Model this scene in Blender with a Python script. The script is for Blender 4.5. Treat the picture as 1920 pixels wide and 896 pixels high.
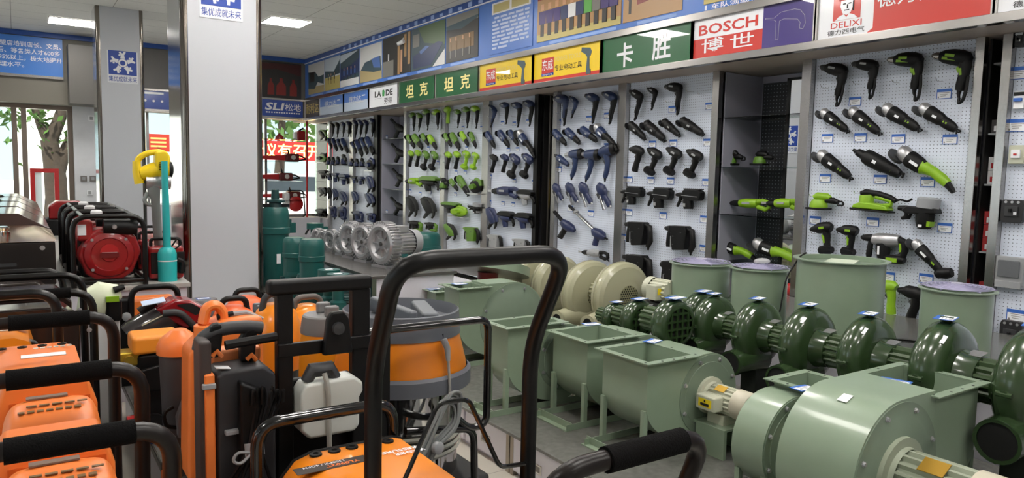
import bpy, math, random
from math import sin, cos, pi, radians, atan2, hypot, sqrt
from mathutils import Vector, Matrix, Quaternion
random.seed(7)
SC = bpy.context.scene
for o in list(bpy.data.objects): bpy.data.objects.remove(o)
COL = SC.collection
# ------------------------------------------------------------------ camera
YAW, PITCH, ROLL, FPX = radians(33.9367), radians(-5.1486), radians(1.2710), 1380.0
CAM = Vector((0, 0, 1.6))
_f = Vector((sin(YAW)*cos(PITCH), cos(YAW)*cos(PITCH), sin(PITCH)))
_r0 = Vector((cos(YAW), -sin(YAW), 0)); _u0 = _r0.cross(_f)
_r = _r0*cos(ROLL)+_u0*sin(ROLL); _u = _u0*cos(ROLL)-_r0*sin(ROLL)
cd = bpy.data.cameras.new('camera'); cam = bpy.data.objects.new('camera', cd); COL.objects.link(cam)
cam.matrix_world = Matrix(((_r.x, _u.x, -_f.x, 0), (_r.y, _u.y, -_f.y, 0), (_r.z, _u.z, -_f.z, 1.6), (0, 0, 0, 1)))
cd.sensor_width = 36.0; cd.lens = 36.0*FPX/1920; cd.clip_start = .02; cd.clip_end = 200
SC.camera = cam
def at(x, y, X=None, Y=None, Z=None):
    """point of the place seen at photo pixel x, y on the plane X=, Y= or Z="""
    d = _r*((x-960)/FPX) - _u*((y-448)/FPX) + _f
    t = (X-CAM.x)/d.x if X is not None else (Y-CAM.y)/d.y if Y is not None else (Z-CAM.z)/d.z
    return CAM + d*t
# ------------------------------------------------------------------ light and exposure
vs = SC.view_settings; vs.view_transform = 'Standard'; vs.look = 'None'; vs.gamma = 1.0; vs.use_curve_mapping = False
vs.exposure = 1.18
LAMP = 15.0          # strength of every ceiling panel
w = bpy.data.worlds.new('World'); SC.world = w; w.use_nodes = True
bg = w.node_tree.nodes['Background']; bg.inputs[0].default_value = (.86, .93, 1, 1); bg.inputs[1].default_value = 1.1
sd = bpy.data.lights.new('sun', 'SUN'); sd.energy = 3.5; sd.angle = .01; sd.color = (1, .95, .86)
sun = bpy.data.objects.new('sun', sd); COL.objects.link(sun); sun.location = (0, -10, 20)
sun.rotation_euler = Vector((.25, .75, -1)).to_track_quat('-Z', 'Y').to_euler()
# ------------------------------------------------------------------ helpers
def lin(c):
    return tuple((v/12.92 if v <= .04045 else ((v+.055)/1.055)**2.4) for v in (x/255 for x in c))
MATS = {}
def M(name, rgb=None, rough=.5, metal=0., emit=0., noise=0., nscale=40., coat=0., trans=0., bump=0., alpha=1., spec=.5, crough=.08):
    if name in MATS: return MATS[name]
    m = bpy.data.materials.new(name); m.use_nodes = True; nt = m.node_tree; b = nt.nodes['Principled BSDF']
    c = (*lin(rgb), 1)
    b.inputs['Base Color'].default_value = c; b.inputs['Roughness'].default_value = rough
    b.inputs['Metallic'].default_value = metal; b.inputs['Specular IOR Level'].default_value = spec
    if coat: b.inputs['Coat Weight'].default_value = coat; b.inputs['Coat Roughness'].default_value = crough
    if trans: b.inputs['Transmission Weight'].default_value = trans
    if alpha < 1: b.inputs['Alpha'].default_value = alpha
    if emit: b.inputs['Emission Color'].default_value = c; b.inputs['Emission Strength'].default_value = emit
    if noise or bump:
        tc = nt.nodes.new('ShaderNodeTexCoord'); n = nt.nodes.new('ShaderNodeTexNoise')
        n.inputs['Scale'].default_value = nscale; n.inputs['Detail'].default_value = 4
        nt.links.new(tc.outputs['Object'], n.inputs['Vector'])
        if noise:
            mx = nt.nodes.new('ShaderNodeMix'); mx.data_type = 'RGBA'; mx.blend_type = 'MULTIPLY'
            mx.inputs[6].default_value = c; mx.inputs[0].default_value = 1
            r = nt.nodes.new('ShaderNodeMapRange'); r.inputs[1].default_value = .3; r.inputs[2].default_value = .7
            r.inputs[3].default_value = 1-noise; r.inputs[4].default_value = 1+noise*.4
            nt.links.new(n.outputs[0], r.inputs[0]); nt.links.new(r.outputs[0], mx.inputs[7]); nt.links.new(mx.outputs[2], b.inputs['Base Color'])
        if bump:
            bp = nt.nodes.new('ShaderNodeBump'); bp.inputs['Strength'].default_value = bump; bp.inputs['Distance'].default_value = .01
            nt.links.new(n.outputs[0], bp.inputs['Height']); nt.links.new(bp.outputs[0], b.inputs['Normal'])
    MATS[name] = m; return m
def dotmat(name, rgb, hole, pitch=.025, rad=.0031):
    m = M(name, rgb, .45); nt = m.node_tree; b = nt.nodes['Principled BSDF']
    tc = nt.nodes.new('ShaderNodeTexCoord'); s = nt.nodes.new('ShaderNodeSeparateXYZ'); nt.links.new(tc.outputs['Object'], s.inputs[0])
    def mt(op, a, bb=None):
        n = nt.nodes.new('ShaderNodeMath'); n.operation = op
        for i, v in enumerate((a, bb)):
            if v is None: continue
            if isinstance(v, (int, float)): n.inputs[i].default_value = v
            else: nt.links.new(v, n.inputs[i])
        return n.outputs[0]
    q = []
    for k in ('Y', 'Z'):
        v = mt('FRACT', mt('DIVIDE', s.outputs[k], pitch)); q.append(mt('POWER', mt('MULTIPLY', mt('SUBTRACT', v, .5), pitch), 2.0))
    g = mt('LESS_THAN', mt('ADD', q[0], q[1]), rad*rad)
    mx = nt.nodes.new('ShaderNodeMix'); mx.data_type = 'RGBA'; mx.inputs[6].default_value = (*lin(rgb), 1); mx.inputs[7].default_value = (*lin(hole), 1)
    nt.links.new(g, mx.inputs[0]); nt.links.new(mx.outputs[2], b.inputs['Base Color'])
    return m
def gridmat(name, rgb, line, sx, sy, wid, rough=.8, noise=0.):
    m = M(name, rgb, rough, noise=noise, nscale=60); nt = m.node_tree; b = nt.nodes['Principled BSDF']
    tc = nt.nodes.new('ShaderNodeTexCoord'); s = nt.nodes.new('ShaderNodeSeparateXYZ'); nt.links.new(tc.outputs['Object'], s.inputs[0])
    outs = []
    for k, p in (('X', sx), ('Y', sy)):
        d = nt.nodes.new('ShaderNodeMath'); d.operation = 'PINGPONG'; nt.links.new(s.outputs[k], d.inputs[0]); d.inputs[1].default_value = p/2
        l = nt.nodes.new('ShaderNodeMath'); l.operation = 'LESS_THAN'; nt.links.new(d.outputs[0], l.inputs[0]); l.inputs[1].default_value = wid; outs.append(l)
    a = nt.nodes.new('ShaderNodeMath'); a.operation = 'MAXIMUM'
    nt.links.new(outs[0].outputs[0], a.inputs[0]); nt.links.new(outs[1].outputs[0], a.inputs[1])
    mx = nt.nodes.new('ShaderNodeMix'); mx.data_type = 'RGBA'; mx.inputs[7].default_value = (*lin(line), 1)
    pre = b.inputs['Base Color'].links
    if pre: nt.links.new(pre[0].from_socket, mx.inputs[6])
    else: mx.inputs[6].default_value = (*lin(rgb), 1)
    nt.links.new(a.outputs[0], mx.inputs[0]); nt.links.new(mx.outputs[2], b.inputs['Base Color'])
    return m
V = Vector
class MB:
    """collects shapes and links them as ONE mesh object"""
    def __init__(s, tf=None): s.v = []; s.f = []; s.m = []; s.sm = []; s.mi = 0; s.tf = tf
    def add(s, vs_, fs, smooth=False):
        o = len(s.v)
        for p in vs_:
            p = V(p); s.v.append(s.tf @ p if s.tf else p)
        for f in fs: s.f.append([o+i for i in f]); s.m.append(s.mi); s.sm.append(smooth)
        return s
    def box(s, x0, x1, y0, y1, z0, z1, R=None, c=None):
        P = [V((x, y, z)) for z in (z0, z1) for y in (y0, y1) for x in (x0, x1)]
        if R is not None:
            c = V(c) if c is not None else V((0, 0, 0)); P = [c + R @ p for p in P]
        return s.add(P, [(0, 2, 3, 1), (4, 5, 7, 6), (0, 1, 5, 4), (2, 6, 7, 3), (0, 4, 6, 2), (1, 3, 7, 5)])
    def tube(s, pts, r, n=8, caps=True, ell=None, ref=None):
        pts = [V(p) for p in pts]; k = len(pts)
        rr = list(r) if isinstance(r, (list, tuple)) else [r]*k
        ee = list(ell) if isinstance(ell, (list, tuple)) else [ell if ell else 1.]*k
        t = [(pts[min(i+1, k-1)]-pts[max(i-1, 0)]).normalized() for i in range(k)]
        a = V(ref) if ref is not None else (V((0, 0, 1)) if abs(t[0].z) < .9 else V((1, 0, 0)))
        vs_ = []; fs = []
        for i in range(k):
            a = a - t[i]*a.dot(t[i]); a.normalize(); b = t[i].cross(a)
            for j in range(n):
                q = 2*pi*(j+.5)/n; vs_.append(pts[i] + a*(cos(q)*rr[i]*ee[i]) + b*(sin(q)*rr[i]))
        for i in range(k-1):
            for j in range(n): fs.append((i*n+j, i*n+(j+1) % n, (i+1)*n+(j+1) % n, (i+1)*n+j))
        s.add(vs_, fs, True)
        if caps:
            o = len(s.v)-k*n
            for f in (list(range(o+n-1, o-1, -1)), list(range(o+(k-1)*n, o+k*n))): s.f.append(f); s.m.append(s.mi); s.sm.append(False)
        return s
    def cyl(s, p0, p1, r, r1=None, n=16): return s.tube([p0, p1], [r, r if r1 is None else r1], n)
    def lathe(s, c, ax, prof, n=24, closed=False, a0=0., a1=2*pi):
        c = V(c); ax = V(ax).normalized(); a = (V((0, 0, 1)) if abs(ax.z) < .9 else V((1, 0, 0))); a = (a-ax*a.dot(ax)).normalized(); b = ax.cross(a)
        full = a1-a0 > 2*pi-.01; m = n if full else n+1; k = len(prof); vs_ = []; fs = []
        for h, r in prof:
            for j in range(m):
                q = a0+(a1-a0)*j/n; vs_.append(c + ax*h + (a*cos(q)+b*sin(q))*max(r, 1e-5))
        for i in range(k if closed else k-1):
            for j in range(n): i2 = (i+1) % k; fs.append((i*m+j, i*m+(j+1) % m, i2*m+(j+1) % m, i2*m+j))
        return s.add(vs_, fs, True)
    def prism(s, poly, o, u, v_, w0, w1, smooth=False):
        """polygon (a, b) -> o + a*u + b*v_, swept along u x v_ from w0 to w1"""
        o, u, v_ = V(o), V(u), V(v_); w_ = u.cross(v_).normalized(); n = len(poly)
        ar = sum(poly[i][0]*poly[(i+1) % n][1]-poly[(i+1) % n][0]*poly[i][1] for i in range(n))
        if ar < 0: poly = poly[::-1]
        P = [o+u*a+v_*b+w_*w0 for a, b in poly]+[o+u*a+v_*b+w_*w1 for a, b in poly]
        s.add(P, [(i, (i+1) % n, n+(i+1) % n, n+i) for i in range(n)], smooth)
        oo = len(s.v)-2*n
        for f in (list(range(oo+n-1, oo-1, -1)), list(range(oo+n, oo+2*n))): s.f.append(f); s.m.append(s.mi); s.sm.append(False)
        return s
    def sphere(s, c, r, n=12, sc=(1, 1, 1)):
        prof = [(-r*cos(pi*i/(n//2)), r*sin(pi*i/(n//2))) for i in range(n//2+1)]
        o = len(s.v); s.lathe((0, 0, 0), (0, 0, 1), prof, n); c = V(c)
        for i in range(o, len(s.v)):
            p = s.tf.inverted() @ s.v[i] if s.tf else s.v[i]
            p = c + V((p.x*sc[0], p.y*sc[1], p.z*sc[2])); s.v[i] = s.tf @ p if s.tf else p
        return s
    def build(s, name, mats, parent=None, bevel=0., ang=38, seg=2):
        me = bpy.data.meshes.new(name); me.from_pydata([tuple(p) for p in s.v], [], s.f)
        for m_ in (mats if isinstance(mats, (list, tuple)) else [mats]): me.materials.append(m_)
        me.polygons.foreach_set('material_index', s.m)
        me.polygons.foreach_set('use_smooth', [True]*len(s.f) if bevel else s.sm); me.update()
        me.set_sharp_from_angle(angle=radians(ang))
        o = bpy.data.objects.new(name, me); COL.objects.link(o)
        if parent: o.parent = parent
        if bevel:
            b = o.modifiers.new('bevel', 'BEVEL'); b.width = bevel; b.segments = seg; b.limit_method = 'ANGLE'; b.angle_limit = radians(ang)
            b.harden_normals = True
        return o
def tag(o, label, cat, group=None, kind=None):
    o['label'] = label; o['category'] = cat
    if group: o['group'] = group
    if kind: o['kind'] = kind
    return o
def struct(o): o['kind'] = 'structure'; return o
def thing(name, label, cat, loc=(0, 0, 0), rz=0., group=None, mat=None):
    o = bpy.data.objects.new(name, None); COL.objects.link(o); o.empty_display_size = .05
    if mat is not None: o.matrix_world = mat
    else: o.location = loc; o.rotation_euler = (0, 0, rz)
    return tag(o, label, cat, group)
def dup(root, label, loc=None, rz=None, mat=None, group=None, scale=None):
    r = root.copy(); COL.objects.link(r); r['label'] = label
    if mat is not None: r.matrix_world = mat
    if loc is not None: r.location = loc
    if rz is not None: r.rotation_euler = (0, 0, rz)
    if scale is not None: r.scale = scale if not isinstance(scale, (int, float)) else (scale,)*3
    if group: r['group'] = group
    for ch in root.children:
        c = ch.copy(); COL.objects.link(c); c.parent = r
        for g in ch.children:
            d = g.copy(); COL.objects.link(d); d.parent = c
    return r
def bend(pts, r, n=5):
    """polyline with rounded corners of radius r"""
    pts = [V(p) for p in pts]; out = [pts[0]]
    for i in range(1, len(pts)-1):
        a, b, c = pts[i-1], pts[i], pts[i+1]; d0 = (a-b); d1 = (c-b)
        rr = min(r, d0.length*.49, d1.length*.49); p0 = b+d0.normalized()*rr; p1 = b+d1.normalized()*rr
        for k in range(n+1):
            t = k/n; out.append(p0*(1-t)**2+b*2*t*(1-t)+p1*t*t)
    out.append(pts[-1]); return out
FONT = {}
def text(body, w_, h_, mat, parent, mtx, bold=0.004, name='lettering', align=None, ext=.0015, sx=1.):
    """lettering w_ x h_ (None keeps the proportion), centred at the origin of mtx, facing its z axis"""
    cu = bpy.data.curves.new('t', 'FONT'); cu.body = body; cu.size = 1; cu.offset = bold; cu.extrude = 0; cu.resolution_u = 2
    if align: cu.align_x = align
    o = bpy.data.objects.new('t', cu); COL.objects.link(o); bpy.context.view_layer.update()
    dg = bpy.context.evaluated_depsgraph_get(); me = bpy.data.meshes.new_from_object(o.evaluated_get(dg))
    bpy.data.objects.remove(o)
    xs = [v.co.x for v in me.vertices]; ys = [v.co.y for v in me.vertices]
    if not xs: return None
    x0, x1, y0, y1 = min(xs), max(xs), min(ys), max(ys)
    kx = w_/(x1-x0) if w_ else None; ky = h_/(y1-y0) if h_ else None
    kx = kx or ky*sx; ky = ky or kx
    for v in me.vertices: v.co = mtx @ V(((v.co.x-(x0+x1)/2)*kx, (v.co.y-(y0+y1)/2)*ky, ext))
    me.materials.clear(); me.materials.append(mat); me.name = name
    q = bpy.data.objects.new(name, me); COL.objects.link(q)
    if parent: q.parent = parent
    return q
def frame(o, u, v_):
    o, u, v_ = V(o), V(u).normalized(), V(v_).normalized(); w_ = u.cross(v_)
    return Matrix(((u.x, v_.x, w_.x, o.x), (u.y, v_.y, w_.y, o.y), (u.z, v_.z, w_.z, o.z), (0, 0, 0, 1)))
WALLU, UP = V((0, -1, 0)), V((0, 0, 1))      # along the right wall as one faces it
def onwall(x, y, z): return frame((x, y, z), WALLU, UP)
def onfar(x, y, z): return frame((x, y, z), (1, 0, 0), UP)
# ------------------------------------------------------------------ materials
WHITE = M('white_paint', (214, 216, 220), .55, noise=.04, nscale=8)
PILLAR = M('pillar_panel', (194, 197, 203), .45)
STEEL = M('brushed_steel', (176, 173, 170), .24, 1., noise=.1, nscale=90)
CHROME = M('polished_steel', (205, 205, 205), .08, 1.)
DSTEEL = M('dark_steel', (110, 106, 102), .35, .9)
BLACK = M('black_plastic', (10, 10, 11), .45, spec=.3)
GBLACK = M('gloss_black', (10, 10, 11), .16, coat=.6)
FOAM = M('black_foam', (13, 12, 12), .95, bump=.5, nscale=260, spec=.15)
DGREY = M('dark_grey_plastic', (52, 53, 55), .5)
MGREY = M('mid_grey_plastic', (100, 104, 110), .45)
LGREY = M('light_grey_plastic', (150, 152, 154), .5)
ORANGE = M('orange_plastic', (242, 130, 58), .38)
ORANGE2 = M('amber_orange_plastic', (240, 140, 30), .3, coat=.3)
YELLOW = M('yellow_plastic', (238, 205, 25), .35)
BLUE = M('tool_blue', (28, 46, 84), .42)
NAVY = M('tool_navy', (26, 38, 78), .42)
LIME = M('tool_lime', (132, 176, 28), .42)
GREEN2 = M('tool_green', (86, 126, 36), .45)
BLK = M('tool_black', (10, 10, 11), .5, spec=.3)
SILVER = M('cast_silver', (186, 186, 188), .35, .75, noise=.08, nscale=50)
FANGREEN = M('fan_sage_paint', (134, 152, 130), .33, noise=.03, nscale=12, coat=.25)
FANFACE = M('fan_sage_face', (118, 134, 116), .45, noise=.04, nscale=12)
CREAM = M('cream_paint', (164, 163, 136), .32, coat=.25)
OLIVE = M('dark_green_paint', (46, 66, 38), .24, coat=.5)
OLIVE2 = M('dark_green_motor', (56, 76, 44), .4)
TEAL = M('teal_paint', (24, 84, 80), .35)
BEIGE = M('motor_beige', (190, 192, 172), .4)
RED = M('red_plastic', (178, 30, 32), .38)
DRED = M('engine_red', (150, 24, 28), .32, coat=.4)
PAPER = M('white_card', (235, 237, 240), .6)
BLUEC = M('card_blue', (52, 104, 190), .5)
HOLE = M('dark_hole', (8, 8, 8), .8)
BRASS = M('brass_plate', (190, 150, 60), .3, .8)
YLAB = M('yellow_label', (240, 214, 30), .5)
INK = M('black_ink', (25, 25, 28), .6)
SIGNW = M('sign_white', (228, 230, 234), .3, coat=.3)
SIGNR = M('sign_red', (196, 58, 50), .3, coat=.3)
SIGNG = M('sign_green', (26, 92, 52), .3, coat=1., crough=.015)
SIGNY = M('sign_yellow', (232, 198, 36), .3, coat=.8, crough=.02)
SIGNP = M('sign_purple', (58, 42, 118), .3, coat=1., crough=.015)
SIGNB = M('sign_blue', (40, 72, 156), .25, coat=.4)
MURAL = M('mural_blue', (72, 118, 196), .35)
MURALD = M('mural_deep_blue', (44, 84, 160), .35)
def glassmat(name, tint, refl):
    m = M(name, tint, .02); nt = m.node_tree; tr = nt.nodes.new('ShaderNodeBsdfTransparent'); tr.inputs[0].default_value = (*lin(tint), 1)
    gl = nt.nodes.new('ShaderNodeBsdfGlossy'); gl.inputs['Roughness'].default_value = .02; lw_ = nt.nodes.new('ShaderNodeLayerWeight'); lw_.inputs[0].default_value = refl
    mx = nt.nodes.new('ShaderNodeMixShader'); nt.links.new(lw_.outputs['Fresnel'], mx.inputs[0]); nt.links.new(tr.outputs[0], mx.inputs[1]); nt.links.new(gl.outputs[0], mx.inputs[2])
    nt.links.new(mx.outputs[0], nt.nodes['Material Output'].inputs['Surface']); return m
GLASS = glassmat('clear_glass', (246, 250, 248), .18)
# ================================================================== the room
XF, YF, ZC, ZS = 4.95, 15.05, 3.80, 2.57      # fascia of the right wall, far fascia, ceiling, soffit
FLOOR = gridmat('floor_tile', (196, 192, 180), (150, 146, 136), .8, .8, .003, .28)
CEIL = gridmat('ceiling_tile', (228, 228, 225), (140, 140, 138), 1.2, .6, .004, .9, .06)
struct(MB().box(-3.4, 6.2, -4, 16.1, -.1, 0).build('floor', FLOOR))
struct(MB().box(-3.4, 6.2, -4, 16.1, ZC, ZC+.15).build('ceiling', CEIL))
struct(MB().box(6.0, 6.2, -4, 16.1, 0, ZC).build('wall_right', M('alcove_grey', (150, 152, 166), .6)))
struct(MB().box(-3.4, 6.2, -4.2, -4, 0, ZC).build('wall_back', WHITE))
lw = MB(); lw.box(-3.6, -3.4, -4, 16.1, 0, .9).box(-3.6, -3.4, -4, 16.1, 2.5, ZC)
for a, b in ((-4, 1.2), (3.2, 5.2), (7.4, 9.4), (11.4, 16.1)): lw.box(-3.6, -3.4, a, b, .9, 2.5)
struct(lw.build('wall_left', WHITE))
for i, (a, b) in enumerate(((1.2, 3.2), (5.2, 7.4), (9.4, 11.4))):
    wn = struct(MB().box(-3.52, -3.5, a, b, .9, 2.5).build('window_%d' % (i+1), GLASS))
    MB().box(-3.55, -3.42, a, a+.06, .9, 2.5).box(-3.55, -3.42, b-.06, b, .9, 2.5).box(-3.55, -3.42, a, b, .9, .96).box(-3.55, -3.42, a, b, 2.44, 2.5).build('window_frame', STEEL, wn)
# far wall: shop front of glass under a deep fascia
fw = MB()
fw.box(-3.4, 6.2, 15.95, 16.1, 2.66, ZC)
fw.box(.86, 1.62, 15.3, 16.1, 0, 2.66)            # solid stretch with the switches
fw.box(-3.4, -1.6, 15.9, 16.1, 0, 2.66)
fw.box(1.62, 6.0, 15.9, 16.1, 0, .55)
struct(fw.build('wall_far', WHITE))
struct(MB().box(-3.4, 5.1, YF+.03, 15.95, 2.6, ZC-.005).build('trim_1', M('bulkhead_grey', (120, 116, 106), .5)))
struct(MB().box(XF+.03, 6.0, -4, 15.95, ZS, ZC-.005).build('trim_2', M('soffit_grey', (170, 158, 150), .5)))
d = struct(MB().box(-1.6, .84, 15.55, 15.57, .02, 2.56).build('door_1', GLASS))
fr = MB()
for x0, x1 in ((-1.6, -1.5), (-.05, .03), (.09, .17), (.78, .86)): fr.box(x0, x1, 15.48, 15.6, 0, 2.6)
fr.box(-1.6, .86, 15.46, 15.62, 2.53, 2.66).box(-1.6, .86, 15.5, 15.6, 0, .08); fr.build('door_frame', M('door_bronze', (132, 120, 110), .35, .6), d)
d = struct(MB().box(1.62, 5.98, 15.9, 15.92, .55, 2.66).build('window_4', GLASS))
fr = MB()
for x0 in (1.62, 2.1, 2.75, 4.35, 5.92): fr.box(x0, x0+.05, 15.86, 15.96, .55, 2.66)
fr.box(1.62, 5.98, 15.86, 15.96, .55, .6); fr.build('window_frame', STEEL, d)
# rolled shutter box above the door
sh = tag(MB().box(-1.58, .855, 15.12, 15.46, 2.66, 2.98).build('shutter_box', M('shutter_brown', (112, 102, 88), .5)), 'brown ribbed roller shutter box above the glass door', 'shutter')
mb = MB()
for k in range(4): mb.box(-1.7, .86, 15.105, 15.12, 2.66+k*.085, 2.70+k*.085)
mb.build('rib', M('shutter_rib', (136, 126, 110), .45), sh)
# ceiling lights
def lightpanel(x, y, label):
    t = thing('ceiling_light', label, 'ceiling light', (x, y, ZC-.006), 0, 'panel lights set in the ceiling')
    MB().box(-.31, .31, -.31, -.295, -.008, .004).box(-.31, .31, .295, .31, -.008, .004).box(-.31, -.295, -.31, .31, -.008, .004).box(.295, .31, -.31, .31, -.008, .004).build('frame', M('light_frame', (225, 225, 225), .5), t)
    MB().box(-.295, .295, -.295, .295, -.006, .004).build('diffuser', M('light_diffuser', (255, 250, 244), .5, emit=LAMP), t)
for x, y, l in ((3.46, 11.4, 'square ceiling light above the far aisle right of the big pillar'), (.78, 13.65, 'square ceiling light left of the slim far pillar, near the shop front'),
                (3.46, 8.95, 'square ceiling light cut by the top edge, near the blue mural'), (1.5, 8.4, 'square ceiling light between the two pillars')):
    lightpanel(x, y, l)
for x, y in ((3.46, 6.4), (3.46, 3.9), (3.46, 1.4), (3.46, -1.2), (1.55, 5.45), (1.5, 3.4), (1.5, .9), (-1.5, 11.4), (-1.5, 6.4), (-1.5, 1.4), (1.5, -1.6)):
    lightpanel(x, y, 'square ceiling light above the camera, out of the picture')
# pillars
def pillar(x0, x1, y0, y1, label, zb, zsign):
    t = thing('pillar', label, 'pillar', ((x0+x1)/2, (y0+y1)/2, 0)); hx, hy = (x1-x0)/2, (y1-y0)/2
    e = .05
    MB().box(-hx+e, hx-e, -hy, hy, 0, ZC).box(-hx, hx, -hy+e, hy-e, 0, ZC).build('cladding', PILLAR, t)
    tr = MB()
    for sx in (-1, 1):
        for sy in (-1, 1):
            tr.cyl((sx*(hx-e*.75), sy*(hy-e*.75), 0), (sx*(hx-e*.75), sy*(hy-e*.75), ZC), e*.8, n=14)
    tr.build('corner_trim', M('corner_steel', (128, 122, 114), .14, 1.), t)
    MB().box(-hx-.004, -hx+.002, -hy+e, hy-e, 0, ZC).build('side_panel', M('side_steel', (190, 192, 196), .12, .95), t)
    return t
PX0, PX1, PY0 = 1.13, 1.77, 6.5
pillar(PX0, PX1, PY0, PY0+.64, 'big white panelled pillar with polished steel corners, nearest the camera', 0, 0)
pillar(.98, 1.58, 12.0, 12.6, 'slim looking white pillar with a square blue logo sign, left of the big pillar', 0, 0)
LOGOB = M('logo_blue', (36, 70, 160), .4)
def logosign(mtx, s, label, grp=None):
    t = thing('logo_sign', label, 'sign', mat=mtx, group=grp)
    MB().box(-s/2, s/2, -s*.66, s/2, 0, .004).build('board', SIGNW, t)
    MB().box(-s*.46, s*.46, -s*.36, s*.5, .004, .006).build('blue_field', LOGOB, t)
    r = MB()
    for k in range(5):
        a = pi/2+k*2*pi/5; q = a+.5
        p = [V((.16*s*cos(a), .07*s+.16*s*sin(a), .0065)), V((.28*s*cos(a), .07*s+.28*s*sin(a), .0065))]
        e1 = p[1]+V((cos(a+.75), sin(a+.75), 0))*.15*s; e2 = p[1]+V((cos(a-.6), sin(a-.6), 0))*.15*s
        for pts, rr in (([p[0], p[1]], .075), ([p[1], e1], .042), ([p[1], e2], .042)): r.tube(pts, [rr*s, rr*s*.75], 6, ell=.05, ref=(0, 0, 1))
        if 1: r.lathe((p[1].x+.1*s*cos(a+1.6), p[1].y+.1*s*sin(a+1.6), .0062), (0, 0, 1), [(0, .035*s), (.001, .035*s), (.001, 0)], 10)
    r.lathe((0, .07*s, .006), (0, 0, 1), [(0, .15*s), (.001, .15*s), (.001, .09*s), (0, .09*s)], 20)
    r.build('figure_emblem', SIGNW, t)
    text('集优成就未来', s*.92, s*.2, LOGOB, t, Matrix.Translation((0, -s*.51, .004)), .004)
    return t
p = at(411, 0, Y=PY0); s_ = .34
q = at(411, 25, Y=PY0)
logosign(onfar(1.44, PY0-.001, q.z+.52*s_), s_, 'square blue logo sign at the top of the big pillar, cut by the frame')
q = at(230, 122, Y=12.0)
logosign(onfar(q.x, 11.999, q.z), .39, 'square blue logo sign on the slim far pillar')
logosign(onwall(PX1+.002, PY0+.3, 2.2) @ Matrix.Rotation(pi, 4, 'Y'), .34, 'square blue logo sign on the side of the big pillar, seen in the mirror')
# ------------------------------------------------------------------ right wall carcass: posts, pegboards, alcoves
PEG = dotmat('pegboard_white', (214, 222, 236), (70, 76, 90))
BX = 5.42
def peg(y0, y1, label):
    o = tag(MB().box(BX, BX+.02, y0, y1, .1, ZS).build('pegboard', PEG), label, 'pegboard', None)
    o.location = (0, 0, 0); return o
P6 = peg(2.46, 3.685, 'white pegboard of black and lime tools under the red sign with a helmeted man')
P5 = peg(4.71, 5.87, 'white pegboard of all black tools under the plain green sign')
P4 = peg(6.0, 7.07, 'white pegboard of blue tools under the right yellow sign')
P3 = peg(7.53, 8.60, 'white pegboard of blue tools under the left yellow sign')
P2 = peg(8.77, 9.83, 'white pegboard of lime tools under the right dark green sign')
P1 = peg(9.98, 11.16, 'white pegboard of lime tools under the left dark green sign')
P0b = peg(12.52, 13.49, 'white pegboard of blue tools next to the dark alcove in the far corner')
P0 = peg(13.68, 14.75, 'white pegboard of blue tools nearest the glass corner')
P7 = peg(.4, 2.235, 'white pegboard of switches and breakers at the right edge')
def post(y0, y1, label, m=STEEL, x0=5.36):
    tag(MB().box(x0, 5.418, y0, y1, 0, ZS).build('steel_post', m, None, .004), label, 'post')
post(2.40, 2.458, 'broad steel post right of the black and lime tools'); post(2.235, 2.293, 'steel post left of the breakers')
post(3.687, 3.773, 'steel post between the mirror alcove and the black and lime tools')
post(4.63, 4.708, 'steel post left of the mirror alcove'); post(5.872, 5.995, 'steel post between blue and all black tools')
post(7.072, 7.15, 'steel post right of the narrow black gap'); post(7.45, 7.53, 'black post left of the narrow gap', BLACK)
post(8.60, 8.764, 'steel post between blue and lime tools'); post(9.832, 9.978, 'steel post between the two lime boards')
post(11.165, 11.262, 'thin steel post right of the dark alcove'); post(12.34, 12.515, 'black post left of the dark alcove', BLACK)
post(13.49, 13.675, 'steel post between the two far blue boards'); post(14.76, 14.86, 'thin steel post at the far end of the wall')
# alcoves
def alcove(y0, y1, zs, label, depth=5.98, gap=False):
    t = thing('display_alcove', label, 'cabinet', (5.46, (y0+y1)/2, 0))
    h = (y1-y0)/2; D = depth-5.46
    g = M('alcove_lining', (160, 160, 174), .5) if not gap else M('gap_black', (16, 15, 15), .6)
    MB().box(D-.02, D, -h, h, 0, ZS-.01).build('back_panel', g, t)
    for sy in (-1, 1): MB().box(-.02, D-.02, sy*h-(.012 if sy > 0 else 0), sy*h+(0 if sy > 0 else .012), 0, ZS-.01).build('side_panel', g, t)
    return t
A2 = alcove(3.775, 4.627, (), 'grey lined alcove with glass shelves and a mirror, between the black tool boards')
A1 = alcove(11.265, 12.335, (), 'grey alcove with glass shelves of small tools in the far part', 5.8)
AG = alcove(7.155, 7.445, (), 'narrow black gap in the wall between the blue tool boards', 5.75, True)
AB = alcove(2.296, 2.399, (), 'narrow black gap stacked with small boxes', 5.75, True)
SHELFG = glassmat('shelf_glass', (214, 230, 224), .3)
def gshelf(x0, x1, y0, y1, z, label, grp):
    tag(MB().box(x0, x1, y0, y1, z-.006, z).build('glass_shelf', SHELFG), label, 'shelf', grp)
ZA2 = [at(1351, y, X=5.42).z for y in (221, 313, 401, 490)]
for z, n in zip(ZA2, ('empty top glass shelf of the mirror alcove', 'glass shelf of the mirror alcove with the palm sanders', 'glass shelf of the mirror alcove with the lime saws', 'lowest glass shelf of the mirror alcove with the polishers')):
    gshelf(5.42, 5.88, 3.79, 4.612, z, n, 'glass shelves of the mirror alcove')
ZA1 = [at(714, y, X=5.45).z for y in (261, 307, 353, 400)]
for z, n in zip(ZA1, ('top', 'second', 'third', 'lowest')):
    gshelf(5.45, 5.775, 11.285, 12.315, z, n+' glass shelf of the far grey alcove', 'glass shelves of the far alcove')
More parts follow.
